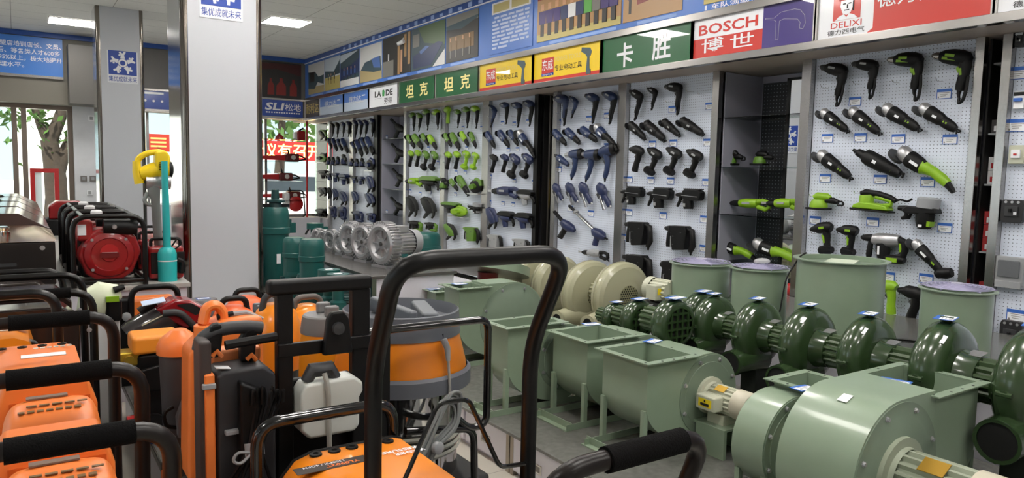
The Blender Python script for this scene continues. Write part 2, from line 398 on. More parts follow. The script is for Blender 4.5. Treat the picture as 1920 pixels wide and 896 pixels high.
yc = tag(MB().box(5.5, 5.51, 7.2, 7.3, 1.18, 1.52).build('yellow_card', YLAB), 'tall yellow price list in the narrow black gap', 'card'); MB().box(5.497, 5.5, 7.215, 7.285, 1.42, 1.5).build('red_heading', SIGNR, yc)
for k in range(3): MB().box(5.498, 5.5, 7.22, 7.28, 1.36-k*.05, 1.37-k*.05).build('print_line', INK, yc)
tag(MB().box(5.465, 5.48, 7.33, 7.36, .05, ZS-.02).build('inner_post', DSTEEL), 'thin dark steel upright inside the narrow black gap', 'post')
p_ = at(752, 78, X=XF-.05); t = thing('security_camera', 'small white security camera under the ceiling at the mural', 'camera', (XF-.05, p_.y, p_.z)); MB().tube([(.05, 0, .06), (.02, 0, .03), (0, 0, 0)], .012, 8).build('arm', PAPER, t); MB().tube([(.02, -.06, .0), (-.02, .06, -.03)], [.03, .03], 12).build('camera_body', PAPER, t)
mr = tag(MB().box(5.6, 5.62, 3.79, 4.045, .3, ZS-.12).build('mirror', M('mirror_glass', (235, 238, 238), .01, 1.)), 'tall narrow mirror in the alcove reflecting the pillar', 'mirror')
MB().box(5.59, 5.63, 4.045, 4.075, .3, ZS-.1).box(5.59, 5.63, 3.79, 4.075, ZS-.12, ZS-.1).build('mirror_frame', BLACK, mr)
PERF = dotmat('perforated_dark', (40, 42, 46), (150, 158, 164), .034, .0045)  # pale dots paint the light showing through from behind
tag(MB().box(5.9, 5.93, 4.30, 4.56, .3, ZS-.08).build('perforated_panel', PERF), 'dark perforated panel standing beside the mirror', 'panel')
# shelf boards and boxes in the narrow gap
gz = []
for y in (120, 250, 345, 472, 555):
    z = at(1858, y, X=5.5).z; gz.append(z)
for i, z in enumerate(gz[:]): 
    tag(MB().box(5.47, 5.72, 2.31, 2.385, z-.012, z).build('shelf_board', LGREY), ('topmost', 'second', 'third', 'fourth', 'lowest')[i]+' small shelf board in the narrow gap of boxes', 'shelf')
BOXW = M('carton_white', (205, 205, 206), .6); BOXR = M('carton_red', (176, 48, 50), .6); BOXD = M('carton_grey', (70, 68, 68), .7)
def carton(y0, y1, z0, z1, m, label):
    t = thing('carton', label, 'box', (5.5, (y0+y1)/2, z0), 0, 'small boxes in the narrow gap'); h = (y1-y0)/2
    MB().box(0, .18, -h, h, 0, z1-z0).build('box_body', m, t, .002)
    MB().box(-.001, .001, -h*.6, h*.5, (z1-z0)*.15, (z1-z0)*.55).build('label_sticker', PAPER if m is not BOXW else RED, t)
n_ = 0
for zi, rows in ((2, ((BOXW, 'white'), (BOXW, 'white'))), (3, ((BOXR, 'red'), (BOXR, 'red'), (BOXR, 'dark red'))), (4, ((BOXR, 'red'),)), (1, ((BOXD, 'grey'),))):
    z = gz[zi]
    for j, (m, nm) in enumerate(rows):
        carton(2.312, 2.382, z, z+.09, m, nm+' carton, %s on the %s shelf board of the narrow gap' % (('bottom', 'middle', 'top')[j] if len(rows) > 1 else 'alone', ('', 'second', 'third', 'fourth', 'lowest')[zi])); z += .092
# ------------------------------------------------------------------ fascia: steel rails, sign boxes, mural
for z0, z1, l in ((ZS-.01, ZS+.05, 'long brushed steel rail under the row of signs'), (2.945, 3.01, 'long brushed steel rail between signs and blue mural')):
    tag(MB().box(XF-.03, XF+.04, -1, YF, z0, z1).build('steel_rail', STEEL, None, .004), l, 'rail')
for z0, z1, l in ((2.57, 2.62, 'steel rail under the signs of the shop front wall'), (2.945, 2.985, 'steel rail above the signs of the shop front wall')):
    tag(MB().box(1.6, XF-.03, YF-.03, YF+.04, z0, z1).build('steel_rail', STEEL, None, .004), l, 'rail')
tag(MB().box(XF, XF+.02, -1, YF, 3.01, ZC-.002).build('blue_mural', MURAL), 'long blue mural with framed photographs below the ceiling', 'mural')
tag(MB().box(XF-.012, XF, -1, YF, 3.715, ZC-.002).build('mural_header', MURALD), 'dark blue lettered strip between mural and ceiling', 'banner')
tag(MB().box(-3.3, XF-.012, YF-.012, YF, 3.715, ZC-.002).build('mural_header', MURALD), 'dark blue strip along the top of the shop front wall', 'banner')
tag(MB().box(XF-.015, XF, -1, YF, 3.70, 3.715).build('white_trim', PAPER), 'thin white line under the dark blue strip', 'trim')
o_ = [o for o in COL.objects if o.name == 'mural_header'][0]
for i in range(24):
    y = 12.9-i*.26
    if i not in (7, 8): MB().box(XF-.0135, XF-.012, y-.1, y, 3.725, 3.765+.02*(i % 2)).build('lettering', M('mural_letters', (170, 195, 235), .5), o_)
def signbox(y1, y0, label, base, n='shop_sign'):
    """sign from y1 (far edge) to y0 (near edge) on the fascia; local x along the wall, y up"""
    w_, h_ = y1-y0-.02, .325
    t = thing(n, label, 'sign', mat=onwall(XF, (y0+y1)/2, 2.783))
    if isinstance(base, list):
        for nm, (a, b, c, d_), m, lift in base: MB().box(a*w_, b*w_, c*h_, d_*h_, -.02, lift).build(nm, m, t)
    else: MB().box(-w_/2, w_/2, -h_/2, h_/2, -.02, .002).build('face_panel', base, t)
    fr = MB()
    for sx in (-1, 1): MB().box(sx*(w_/2+.01)-.012, sx*(w_/2+.01)+.012, -h_/2, h_/2, -.02, .02).build('sign_frame', M('sign_frame_grey', (186, 184, 180), .4, .2), t)
    return t, w_, h_
TR = lambda x, y, z=.0022: Matrix.Translation((x, y, z))
GOLD = M('gold_letter', (214, 190, 110), .4); CRM = M('cream_letter', (240, 226, 150), .4)
FULL = (-.5, .5, -.5, .5)
t, w_, h_ = signbox(15.04, 14.16, 'small dark sign with gold characters in the far corner', M('sign_dark', (70, 62, 56), .35))
text('耐利达', w_*.86, h_*.62, GOLD, t, TR(0, .01), .01)
for a, b, l in ((14.16, 12.89, 'blue and white sign left of the other one like it'), (12.89, 11.74, 'blue and white sign beside the white sign with a green letter')):
    t, w_, h_ = signbox(a, b, l, [('blue_half', (-.5, .5, 0, .5), M('sign_sky', (84, 124, 196), .3), .002), ('pale_half', (-.5, .5, -.5, 0), M('sign_pale', (190, 202, 218), .3), .0015)])
    text('得力达', w_*.5, h_*.3, SIGNW, t, TR(-.05, .04, .004), .006)
    MB().box(-.12*w_, .3*w_, -.1*h_, -.06*h_, .002, .004).box(.24*w_, .36*w_, .2*h_, .26*h_, .002, .004).build('emblem', SIGNW, t)
t, w_, h_ = signbox(11.74, 10.58, 'white sign with black letters and a green leaf letter', SIGNW)
text('LA', w_*.23, h_*.3, INK, t, TR(-.185*w_, .14*h_), .03); text('DE', w_*.23, h_*.3, INK, t, TR(.2*w_, .14*h_), .03)
lf = MB().prism([(-.04, -.05), (.03, -.05), (.045, .02), (.02, .055), (-.04, .05), (-.05, -.01)], (0, 0, 0), (1, 0, 0), (0, 1, 0), .002, .004)
lf.tf = TR(.005*w_, .14*h_, 0); lf.v = [lf.tf @ v for v in lf.v]; lf.build('leaf_letter', M('leaf_green', (60, 150, 80), .5), t)
text('劳得', w_*.26, h_*.32, INK, t, TR(.16*w_, -.25*h_), .006)
MB().box(-.3*w_, -.05*w_, -.09*h_, -.07*h_, .002, .003).build('strapline', LGREY, t)
for a, b, l in ((10.58, 9.37, 'dark green sign with cream characters, beside the white sign'), (9.37, 8.18, 'dark green sign with cream characters, beside the yellow sign')):
    t, w_, h_ = signbox(a, b, l, SIGNG)
    text('坦', w_*.22, h_*.6, CRM, t, TR(-.18*w_, 0), .02); text('克', w_*.22, h_*.6, CRM, t, TR(.2*w_, 0), .02)
for a, b, l in ((8.18, 6.99, 'yellow tool sign with a drill picture, left one'), (6.99, 5.80, 'yellow tool sign with a drill picture, right one beside the plain green sign')):
    t, w_, h_ = signbox(a, b, l, [('yellow_face', (-.5, .5, -.38, .5), SIGNY, .002), ('red_stripe', (-.5, .5, -.5, -.38), SIGNR, .002)])
    MB().box(-.37*w_, -.18*w_, -.22*h_, .3*h_, .002, .004).build('red_badge', SIGNR, t)
    MB().box(-.37*w_, -.18*w_, -.31*h_, -.22*h_, .002, .004).build('blue_badge', SIGNB, t)
    text('东成', w_*.17, h_*.36, SIGNW, t, TR(-.275*w_, .06*h_, .0042), .006)
    text('Dongcheng', w_*.15, h_*.07, SIGNW, t, TR(-.275*w_, -.265*h_, .0042), .004)
    text('POWER TOOLS', w_*.38, h_*.16, GOLD, t, TR(.03*w_, .2*h_), .01)
    text('专业电动工具', w_*.4, h_*.2, INK, t, TR(.04*w_, -.1*h_), .006)
    g = MB(); g.tf = TR(.3*w_, .02*h_, .003)
    g.prism([(-.08, .13), (.06, .11), (.085, .07), (.07, .03), (.05, .02), (.055, -.1), (.075, -.11), (.075, -.155), (.0, -.155), (.0, -.1), (.015, .02), (-.02, .055), (-.085, .085)], (0, 0, 0), (1, 0, 0), (0, 1, 0), 0, .002)
    g.build('drill_picture', M('print_slate', (66, 84, 92), .5), t)
t, w_, h_ = signbox(5.80, 4.59, 'plain green sign with two big white characters', SIGNG)
text('卡', w_*.19, h_*.72, SIGNW, t, TR(-.22*w_, -.02), .02); text('胜', w_*.2, h_*.72, SIGNW, t, TR(.19*w_, .0), .02)
t, w_, h_ = signbox(4.59, 3.39, 'white, red and purple sign with a drill outline', [('white_panel', (-.5, .11, 0, .5), SIGNW, .002), ('red_panel', (-.5, .11, -.5, 0), SIGNR, .002), ('purple_panel', (.11, .5, -.5, .5), SIGNP, .0025)])
text('BOSCH', w_*.52, h_*.27, SIGNR, t, TR(-.19*w_, .22*h_), .02, sx=1.2); text('博', w_*.2, h_*.36, SIGNW, t, TR(-.32*w_, -.2*h_), .006); text('世', w_*.2, h_*.34, SIGNW, t, TR(-.06*w_, -.2*h_), .006)
def ribbon(mb, poly, wid, z):
    n = len(poly)
    for i in range(n):
        a, b = V((*poly[i], z)), V((*poly[(i+1) % n], z)); mb.tube([a, b], wid, 4, ell=.2, ref=(0, 0, 1))
g = MB(); g.tf = TR(.3*w_, .04*h_, .004)
dr = [(-.2, .06), (-.12, .05), (-.06, .085), (.06, .09), (.11, .075), (.15, .03), (.16, -.03), (.14, -.07), (.11, -.06), (.115, -.02), (.09, .01), (-.03, .03), (-.07, .02), (-.075, -.12), (-.1, -.12), (-.1, .02), (-.12, .035), (-.2, .05)]
ribbon(g, dr, .0025, 0); g.build('drill_outline', M('outline_grey', (150, 150, 160), .5), t)
t, w_, h_ = signbox(3.38, 2.18, 'red and white sign with a helmeted worker emblem', [('white_panel', (-.5, -.14, -.5, .5), SIGNW, .002), ('red_panel', (-.14, .5, -.5, .5), SIGNR, .0018)])
# worker emblem: red block, face, helmet
e = MB(); e.tf = TR(-.31*w_, .1*h_, .003); e.box(-.105, .105, -.075, .13, 0, .001); e.build('emblem_block', SIGNR, t)
e = MB(); e.tf = TR(-.31*w_, .1*h_, .0045)
e.prism([(-.045, .06), (.045, .06), (.05, .02), (.03, -.03), (.0, -.045), (-.03, -.03), (-.05, .02)], (0, 0, 0), (1, 0, 0), (0, 1, 0), 0, .001)
e.prism([(-.085, -.074), (-.06, -.05), (-.02, -.035), (.0, -.06), (.02, -.035), (.06, -.05), (.085, -.074)], (0, 0, 0), (1, 0, 0), (0, 1, 0), 0, .001); e.build('emblem_face', SIGNW, t)
e = MB(); e.tf = TR(-.31*w_, .1*h_, .006)
e.prism([(-.065, .06), (-.055, .1), (-.02, .125), (.03, .125), (.06, .095), (.062, .06)], (0, 0, 0), (1, 0, 0), (0, 1, 0), 0, .001)
e.build('emblem_helmet', M('helmet_red', (170, 40, 36), .4), t)
e = MB(); e.tf = TR(-.31*w_, .1*h_, .006)
for a, b in ((-.03, .035), (.012, .035)): e.box(a, a+.022, b-.004, b+.004, 0, .001)
e.box(-.02, .02, -.012, -.006, 0, .001).box(.0, .01, .0, .03, 0, .001); e.box(.045, .055, -.02, .05, 0, .001).build('emblem_ink', INK, t)
text('DELIXI', w_*.2, h_*.13, SIGNR, t, TR(-.31*w_, -.23*h_), .006); text('德力西电气', w_*.24, h_*.12, DGREY, t, TR(-.31*w_, -.385*h_), .004)
text('德力西电气', w_*.58, h_*.36, SIGNW, t, TR(.17*w_, .17*h_), .006)
MB().prism([(-.18, -.5), (-.14, -.5), (-.14, -.4)], (0, 0, 0), (w_, 0, 0), (0, h_, 0), .001, .003).build('corner_wedge', SIGNR, t)
t, w_, h_ = signbox(2.17, .98, 'white sign at the right edge, mostly outside the frame', [('white_panel', (-.5, -.14, -.5, .5), SIGNW, .002), ('red_panel', (-.14, .5, -.5, .5), SIGNR, .0018)])
text('德力西电气', w_*.24, h_*.12, DGREY, t, TR(-.31*w_, -.385*h_), .008); text('DELIXI', w_*.2, h_*.13, SIGNR, t, TR(-.31*w_, -.23*h_), .02)
# photographs on the mural: printed boards
PR = {k: M('print_'+k, c, .4) for k, c in dict(sky=(196, 206, 216), pale=(206, 206, 204), sand=(176, 160, 118), slate=(70, 86, 104), navy=(46, 58, 96), dark=(50, 48, 46), brown=(122, 96, 62), wood=(176, 138, 92), green=(78, 100, 66), purple=(66, 52, 112), red=(132, 44, 38), skin=(206, 158, 122), white=(226, 226, 226), grass=(96, 170, 80), gold=(216, 184, 80), grey=(122, 120, 114), blue=(82, 112, 170), maroon=(74, 34, 32), khaki=(186, 172, 106)).items()}
def photo(y1, y0, z0, z1, label, base, shapes, mtx=None, name='wall_photograph'):
    w_, h_ = (y1-y0)/2, (z1-z0)/2
    t = thing(name, label, 'photograph', mat=mtx or onwall(XF-.001, (y0+y1)/2, (z0+z1)/2))
    MB().box(-w_, w_, -h_, h_, 0, .006).build('print_board', PR[base], t)
    ks = []; mb = MB()
    for i, (k, poly) in enumerate(shapes):
        if k not in ks: ks.append(k)
        mb.mi = ks.index(k); mb.prism([(a*w_, b*h_) for a, b in poly], (0, 0, 0), (1, 0, 0), (0, 1, 0), .006, .0065+.00035*i)
    if shapes: mb.build('printed_picture', [PR[k] for k in ks], t)
    return t
def R4(a, b, c, d_): return [(a, c), (b, c), (b, d_), (a, d_)]
def person_print(x, y, s, top, legs='dark'):
    return [(legs, R4(x-.05*s, x+.05*s, y-.5*s, y)), (top, [(x-.09*s, y-.05*s), (x+.09*s, y-.05*s), (x+.1*s, y+.42*s), (x-.1*s, y+.42*s)]), ('skin', R4(x-.045*s, x+.045*s, y+.45*s, y+.68*s))]
photo(14.82, 13.90, 3.07, 3.66, 'pale photograph of dark machines, first at the far corner', 'pale', [('sand', R4(-1, 1, -1, -.55)), ('slate', [(-1, -.6), (-.2, -.7), (.2, -.3), (.95, -.5), (.95, .1), (.3, .05), (-.1, .4), (-1, .5)]), ('dark', R4(-.8, -.2, -.2, .45))])
photo(13.86, 13.08, 3.07, 3.66, 'photograph of people on sandy ground under a pale sky', 'sky', [('khaki', R4(-1, 1, -1, -.2)), ('slate', [(-1, -.2), (1, -.1), (1, .75), (.2, .1), (-1, .25)])] + [s for x in (-.5, -.15, .3) for s in person_print(x, -.35, .55, 'dark', 'brown')])
photo(13.05, 12.18, 3.07, 3.66, 'photograph of a dark blue machine with people', 'slate', [('white', R4(-1, 1, -1, -.6)), ('navy', [(-1, -.55), (1, -.35), (1, .5), (.2, .2), (-1, .1)]), ('sky', [(-1, .45), (.9, .95), (-1, .95)])] + [s for x in (-.6, -.2, .2, .6) for s in person_print(x, -.3, .6, 'blue')])
photo(12.14, 11.22, 3.07, 3.66, 'pale photograph of a grey blue piece of machinery', 'pale', [('sand', R4(-1, 1, -1, -.3)), ('slate', [(-.9, -.3), (-.5, .1), (.9, .25), (.95, -.55), (.3, -.55)]), ('blue', [(.1, .2), (.8, .25), (.9, -.4), (.3, -.3)])])
photo(11.18, 10.16, 3.07, 3.68, 'dark photograph of wooden poles in a workshop', 'dark', [('grey', R4(-1, -.2, -1, -.2)), ('wood', R4(.1, .25, -1, .5)), ('wood', R4(.55, .7, -.2, .9)), ('skin', R4(.3, .42, -.9, .2)), ('wood', R4(.8, .95, -.6, .95)), ('white', R4(-.6, -.52, -.2, .15))])
photo(10.14, 9.10, 3.07, 3.68, 'photograph of blue machines under a corrugated roof', 'slate', [('green', [(-.2, .2), (1, -.1), (1, 1), (-.6, 1)]), ('pale', [(.3, -1), (1, -1), (1, -.3)]), ('navy', [(-.9, -.9), (.2, -.9), (.9, .0), (.6, .1), (-.9, -.3)]), ('blue', [(-.5, -.15), (-.1, .05), (.1, -.02), (-.4, -.3)]), ('grey', R4(-.9, -.5, .1, .7))])
photo(9.07, 8.22, 3.07, 3.68, 'photograph of brown figures under a grey awning', 'dark', [('grey', [(-1, .55), (1, .6), (1, 1), (-1, 1)]), ('slate', [(-1, .45), (.0, .35), (1, .65), (1, .75), (-1, .6)]), ('brown', R4(-.8, .75, -.5, .1))] + [s for x in (-.7, -.35, .1, .5) for s in person_print(x, -.45, .75, 'brown', 'grey')])
tx = photo(7.95, 7.02, 3.05, 3.68, 'blue text panel with a small framed picture strip', 'blue', [('white', R4(-.9, .9, .52, .96)), ('khaki', R4(-.82, -.05, .58, .9)), ('khaki', R4(.05, .82, .58, .9))], name='wall_poster')
tl = MB(); rr = random.Random(3)
for r_ in range(9):
    y = .38-r_*.145; x = -.85+.1*(r_ == 0)
    while x < .8 and not (r_ == 8 and x > -.5):
        l_ = rr.uniform(.15, .45); tl.box(x*.465, min(.85, x+l_)*.465, y*.315-.012, y*.315+.012, .006, .0085); x += l_+.07
tl.build('text_lines', M('print_lettering', (196, 210, 236), .5), tx)
tx.children[0].data.materials[0] = MURAL
pp = [('red', R4(-1, 1, .45, 1)), ('khaki', R4(-1, 1, -1, -.75))]
for i, c in enumerate(('purple', 'purple', 'purple', 'navy', 'white', 'navy', 'grass', 'grey', 'purple', 'purple')): pp += person_print(-.86+i*.19, -.35, .95, c, 'dark')
gp = photo(6.93, 5.53, 3.07, 3.70, 'group photograph of a standing row of people in purple shirts', 'wood', pp)
hp_ = photo(5.5, 4.73, 3.07, 3.70, 'photograph of people holding a large red board', 'wood', person_print(-.75, -.3, .95, 'purple') + [('red', [(-.5, -.55), (.3, -.45), (.3, .7), (-.45, .7)]), ('white', R4(.35, .9, -.5, -.3)), ('grey', R4(.4, .8, -.3, .1)), ])
text('120万元', .2, .07, PR['gold'], hp_, TR(-.03, -.03, .013), .006)
photo(4.48, 3.4, 3.07, 3.70, 'khaki photograph, last one at the top edge', 'khaki', [('wood', R4(-.3, .1, -1, 1)), ('pale', R4(.2, .9, -.6, .9))])
cp = MB()
for y1, y0 in ((14.7, 14.0), (13.8, 13.2), (12.9, 12.3), (12.0, 11.4), (11.0, 10.3), (9.95, 9.2), (8.95, 8.3), (6.7, 5.6), (5.3, 4.8)): tag(MB().box(XF-.002, XF, y0, y1, 3.025, 3.055).build('caption_line', M('caption_pale', (140, 172, 224), .5)), 'faint pale caption line under a photograph of the mural', 'lettering', 'captions under the mural photographs')
c_ = tag(MB().box(XF-.002, XF, 4.45, 4.47, 3.02, 3.06).build('caption_mark', PAPER), 'small white mark before the last caption under the khaki photograph', 'lettering')
text('车队满载物资赴灾区', .9, .05, PAPER, c_, onwall(XF-.002, 3.95, 3.04), .004)
# far fascia: dark photograph and blue sign
photo(0, 1.9, 0, 1, 'dark red and black photograph over the blue sign in the far corner', 'dark', [('maroon', [(-1, .3), (-.4, .6), (.2, .45), (.3, .9), (-1, .95)])] + [('red', [(x-.1*k, -.85), (x+.1*k, -.85), (x+.09*k, -.3), (x+.03*k, -.1), (x+.03*k, .1*k), (x-.03*k, .1*k), (x-.04*k, -.1), (x-.1*k, -.3)]) for x, k in ((-.8, .9), (-.5, 1.2), (-.25, .8), (.15, 1.), (.35, .7))], onfar(4.05, YF-.001, 3.34) @ Matrix.Diagonal((.86, .7, 1, 1)), 'wall_photograph')
t = thing('shop_sign', 'blue sign with slanted white letters in the far corner', 'sign', mat=onfar(4.41, YF, 2.785))
MB().box(-.49, .49, -.165, .165, -.02, .002).build('face_panel', SIGNB, t)
o_ = text('SLI', .36, .15, SIGNW, t, TR(-.08, .03) @ Matrix(((1, .25, 0, 0), (0, 1, 0, 0), (0, 0, 1, 0), (0, 0, 0, 1))), .03)
text('松地', .32, .15, SIGNW, t, TR(.29, .03), .006)
mb = MB()
for k in range(14): mb.box(-.25+k*.05, -.22+k*.05, -.1, -.075, .002, .004)
mb.build('small_lettering', SIGNW, t)
t = thing('shop_sign', 'blue shop sign seen in the gap between the two pillars', 'sign', mat=onfar(2.6, YF, 2.785))
MB().box(-.9, .9, -.165, .165, -.02, .002).build('face_panel', SIGNB, t)
for k in range(5): MB().lathe((-.75+k*.14, -.02, .002), (0, 0, 1), [(0, .022), (.002, .022), (.002, 0)], 10).build('white_dot', SIGNW, t)
MB().box(-.9, -.3, .1, .14, .002, .004).build('white_flash', SIGNW, t)
tag(MB().box(1.62, 3.2, YF-.01, YF, 2.99, 3.7).build('grey_board', M('board_grey', (104, 102, 100), .5)), 'dull grey board above the blue sign between the pillars', 'panel')
# left blue notice
t = thing('notice_board', 'blue notice with white lines of writing above the glass door', 'sign', mat=onfar(-.56, YF-.02, 3.4))
MB().box(-1.3, 1.28, -.335, .30, -.02, .002).build('face_panel', M('notice_blue', (62, 122, 204), .35), t)
MB().box(-1.3, 1.28, -.38, -.335, -.02, .01).build('lower_rail', STEEL, t)
for i, (s, wx, x1) in enumerate((('加盟店培训店长、文员、', .96, 1.26), ('售后、等各类人才600多', .98, 1.24), ('率95%以上，极大地提升', .99, 1.27), ('管理水平。', .44, .72))):
    text(s, wx, .088, SIGNW, t, TR(x1-wx/2, .165-i*.115), .01)
tag(MB().box(.78, 1.3, YF-.35, YF+.03, 2.60, 3.6).build('speaker_box', M('box_grey', (92, 90, 86), .5), None, .01), 'tall grey box hanging beside the blue notice', 'box')
# switches on the solid stretch
for px, py, l, sz in ((157, 335, 'dark square wall switch, left of two', .1), (174, 335, 'dark square wall switch, right of two', .1), (168, 361, 'white wall socket below the two switches', .09), (171, 222, 'small white sensor high on the wall by the door', .1)):
    p = at(px, py, Y=15.28); t = tag(MB().box(-sz/2, sz/2, -.012, .012, -sz/2, sz/2).build('wall_switch', M('switch_grey', (116, 110, 106), .5) if 'dark' in l else PAPER, None, .003), l, 'switch'); t.location = p
    MB().box(-sz*.25, sz*.25, -.018, -.012, -sz*.3, sz*.3).build('rocker', LGREY, t)
# ------------------------------------------------------------------ outside, beyond the glass
struct(MB().box(-30, 40, 16.1, 60, -.2, -.02).build('ground', M('pavement', (205, 200, 190), .9)))
o = tag(MB().box(-14, 30, 30, 31, -.02, 9).build('street_building', M('render_white', (236, 232, 224), .9)), 'bright white building across the street', 'building')
mb = MB()
for k in range(8): mb.box(-12+k*5, -10+k*5, 29.97, 30, 1, 3.5)
mb.build('window', M('street_window', (150, 170, 180), .2), o)
BARK = M('bark', (66, 54, 45), .9, bump=.8, nscale=14, noise=.2)
def leaves(mb, c, r, n, s=.12):
    rr = random.Random(int(c[0]*100+n))
    for i in range(n):
        p = V(c)+V((rr.gauss(0, 1), rr.gauss(0, 1), rr.gauss(0, .8)))*r*.5
        a = V((rr.uniform(-1, 1), rr.uniform(-1, 1), rr.uniform(-1, 1))).normalized(); b = a.cross(V((rr.random(), rr.random(), 1))).normalized()
        mb.add([p-a*s, p+b*s*.5, p+a*s, p-b*s*.5], [(0, 1, 2, 3)])
LEAF = M('leaf_green_mid', (74, 108, 42), .7)
t = thing('street_tree', 'grey brown tree with forked trunk outside the glass door', 'tree', (0, 0, 0))
P = lambda x, y: at(x, y, Y=19.0)
mb = MB(); mb.tube([P(107, 430)-V((0, 0, .2)), P(106, 370), P(104, 335), P(100, 305), P(95, 280), P(92, 262)], [.3, .22, .22, .2, .18, .17], 12)
mb.tube([P(93, 266), P(101, 248), P(110, 228), P(117, 205), P(122, 170)], [.16, .14, .13, .12, .11], 10)
mb.tube([P(93, 264), P(84, 252), P(76, 235), P(69, 215), P(65, 203)], [.14, .1, .085, .075, .07], 10); mb.tube([P(106, 325), P(114, 302), P(124, 282), P(132, 264), P(145, 235)], [.18, .15, .135, .125, .11], 10)
mb.build('trunk', BARK, t)
lf = MB()
for x, y, r in ((5, 205, .55), (50, 207, .35), (125, 262, .5), (138, 255, .5), (85, 225, .3), (20, 190, .8), (110, 150, 2.2)): leaves(lf, P(x, y), r, int(26+34*r), .1)
lo = lf.build('foliage', LEAF, t)
for x, y, z, r, n, l in ((9.5, 24, 4.2, 2.6, 700, 'leafy street tree seen through the far corner window'), (6.6, 22.5, 3.9, 2.0, 500, 'leafy street tree seen between the pillars')):
    t = thing('street_tree', l, 'tree', (x, y, 0))
    MB().tube([(0, 0, -.02), (0, .05, 1.2), (.1, 0, 3)], [.2, .16, .1], 10).build('trunk', BARK, t)
    lf = MB(); leaves(lf, (0, 0, z), r, n, .22); lf.build('foliage', LEAF, t)
q = at(82, 352, Y=17.6)
t = thing('notice_stand', 'red framed board standing outside the glass door', 'sign', (q.x, 17.6, 0)); h0 = at(85, 316, Y=17.6).z; x0 = at(57, 350, Y=17.6).x-q.x; x1 = at(111, 350, Y=17.6).x-q.x
MB().box(x0, x0+.08, -.03, .03, -.02, h0).box(x1-.08, x1, -.03, .03, -.02, h0).box(x0+.0805, x1-.0805, -.028, .028, h0-.08, h0-.001).build('frame', RED, t)
MB().box(x0+.07, x0+.4*(x1-x0), 0, .02, .3, h0-.08).build('panel', PAPER, t); MB().box(x0+.081, x1-.081, -.019, -.001, .3, .36).build('lower_rail', RED, t)
# white car outside the corner window
cx = at(525, 365, Y=20.5)
t = thing('car', 'white parked car outside the corner window', 'car', (cx.x+.2, 20.5, 0)); CARW = M('car_white', (240, 240, 240), .25, coat=.5)
MB().prism([(-2, .25), (2.1, .25), (2.15, .7), (1.9, .88), (1.15, .95), (.55, 1.42), (-1.0, 1.45), (-1.75, .98), (-2.05, .9)], (0, .85, 0), (1, 0, 0), (0, 0, 1), 0, 1.7).build('body', CARW, t, .06)
MB().prism([(-1.55, .98), (.95, .97), (.5, 1.36), (-.95, 1.38)], (0, -.86, 0), (1, 0, 0), (0, 0, 1), -.005, .01).build('side_window', M('car_glass', (60, 70, 76), .1), t)
for x in (-1.25, 1.3):
    wh = MB().lathe((x, -.86, .32), (0, 1, 0), [(0, 0), (0, .2), (0, .32), (.2, .32), (.2, 0)], 20).build('wheel', BLACK, t)
    MB().lathe((x, -.875, .32), (0, 1, 0), [(0, 0), (0, .18), (.02, .2)], 16).build('hub_cap', SILVER, wh)
# red running-text display outside
q = at(545, 283, Y=19.0)
t = thing('text_display', 'red lit display with glowing yellow characters outside the corner window', 'sign', mat=onfar(q.x, 19.0, q.z))
MB().box(-1.5, 1.2, -.24, .24, -.1, 0).build('panel', M('display_red', (150, 20, 16), .5, emit=.8), t)
text('会议有召开', 1.9, .36, M('display_yellow', (255, 214, 90), .5, emit=5.), t, TR(-.15, 0, 0), .006)
tag(MB().box(q.x-1.5, q.x-1.4, 18.98, 19.08, -.02, q.z-.2).build('display_post', DSTEEL), 'post carrying the red display outside', 'post')
q = at(293, 268, Y=19.0)
t = thing('notice_stand', 'red and gold notice outside, between the pillars', 'sign', mat=onfar(q.x, 18.8, q.z)); MB().box(-.22, .25, -.2, .2, 0, .02).build('panel', M('notice_red', (170, 46, 30), .5), t)
mb = MB()
for k in range(3): mb.box(-.15, .18, .08-k*.09, .12-k*.09, .02, .024)
mb.build('lettering', GOLD, t)
MB().box(-.03, .03, -q.z-.02, -.2, -.03, 0).build('post', DSTEEL, t)
# ================================================================== tools hung on the pegboards
# every tool is modelled flat: x along the wall, y up, z out of the wall; nose at N, tail at T
Z1 = (0, 0, 1)
class Kind: pass
KINDS = {}
def kind(fn):
    KINDS[fn.__name__] = fn; return fn
LF = [1.]
def limb(pts, rs, ell=.85, n=10, mb=None):
    rs = [q*LF[0] for q in rs]
    return (mb or MB()).tube([(*p, 0) if len(p) == 2 else p for p in pts], rs, n, ell=ell, ref=Z1)
def plate(x0, x1, y0, y1, z, a=0.):
    m = MB(); R = Matrix.Rotation(a, 3, 'Z'); return m.box(-(x1-x0)/2, (x1-x0)/2, -(y1-y0)/2, (y1-y0)/2, z, z+.003, R, ((x0+x1)/2, (y0+y1)/2, 0))
def cordloop(x, y, s=1., dx=0.):
    p = [(x, y, 0), (x-.02*s, y-.05*s, .01), (x+.005*s+dx, y-.1*s, .015), (x+.035*s+dx, y-.06*s, .01), (x+.02*s, y-.01*s, 0)]
    return MB().tube(bend(p, .03*s, 4), .0065, 6)
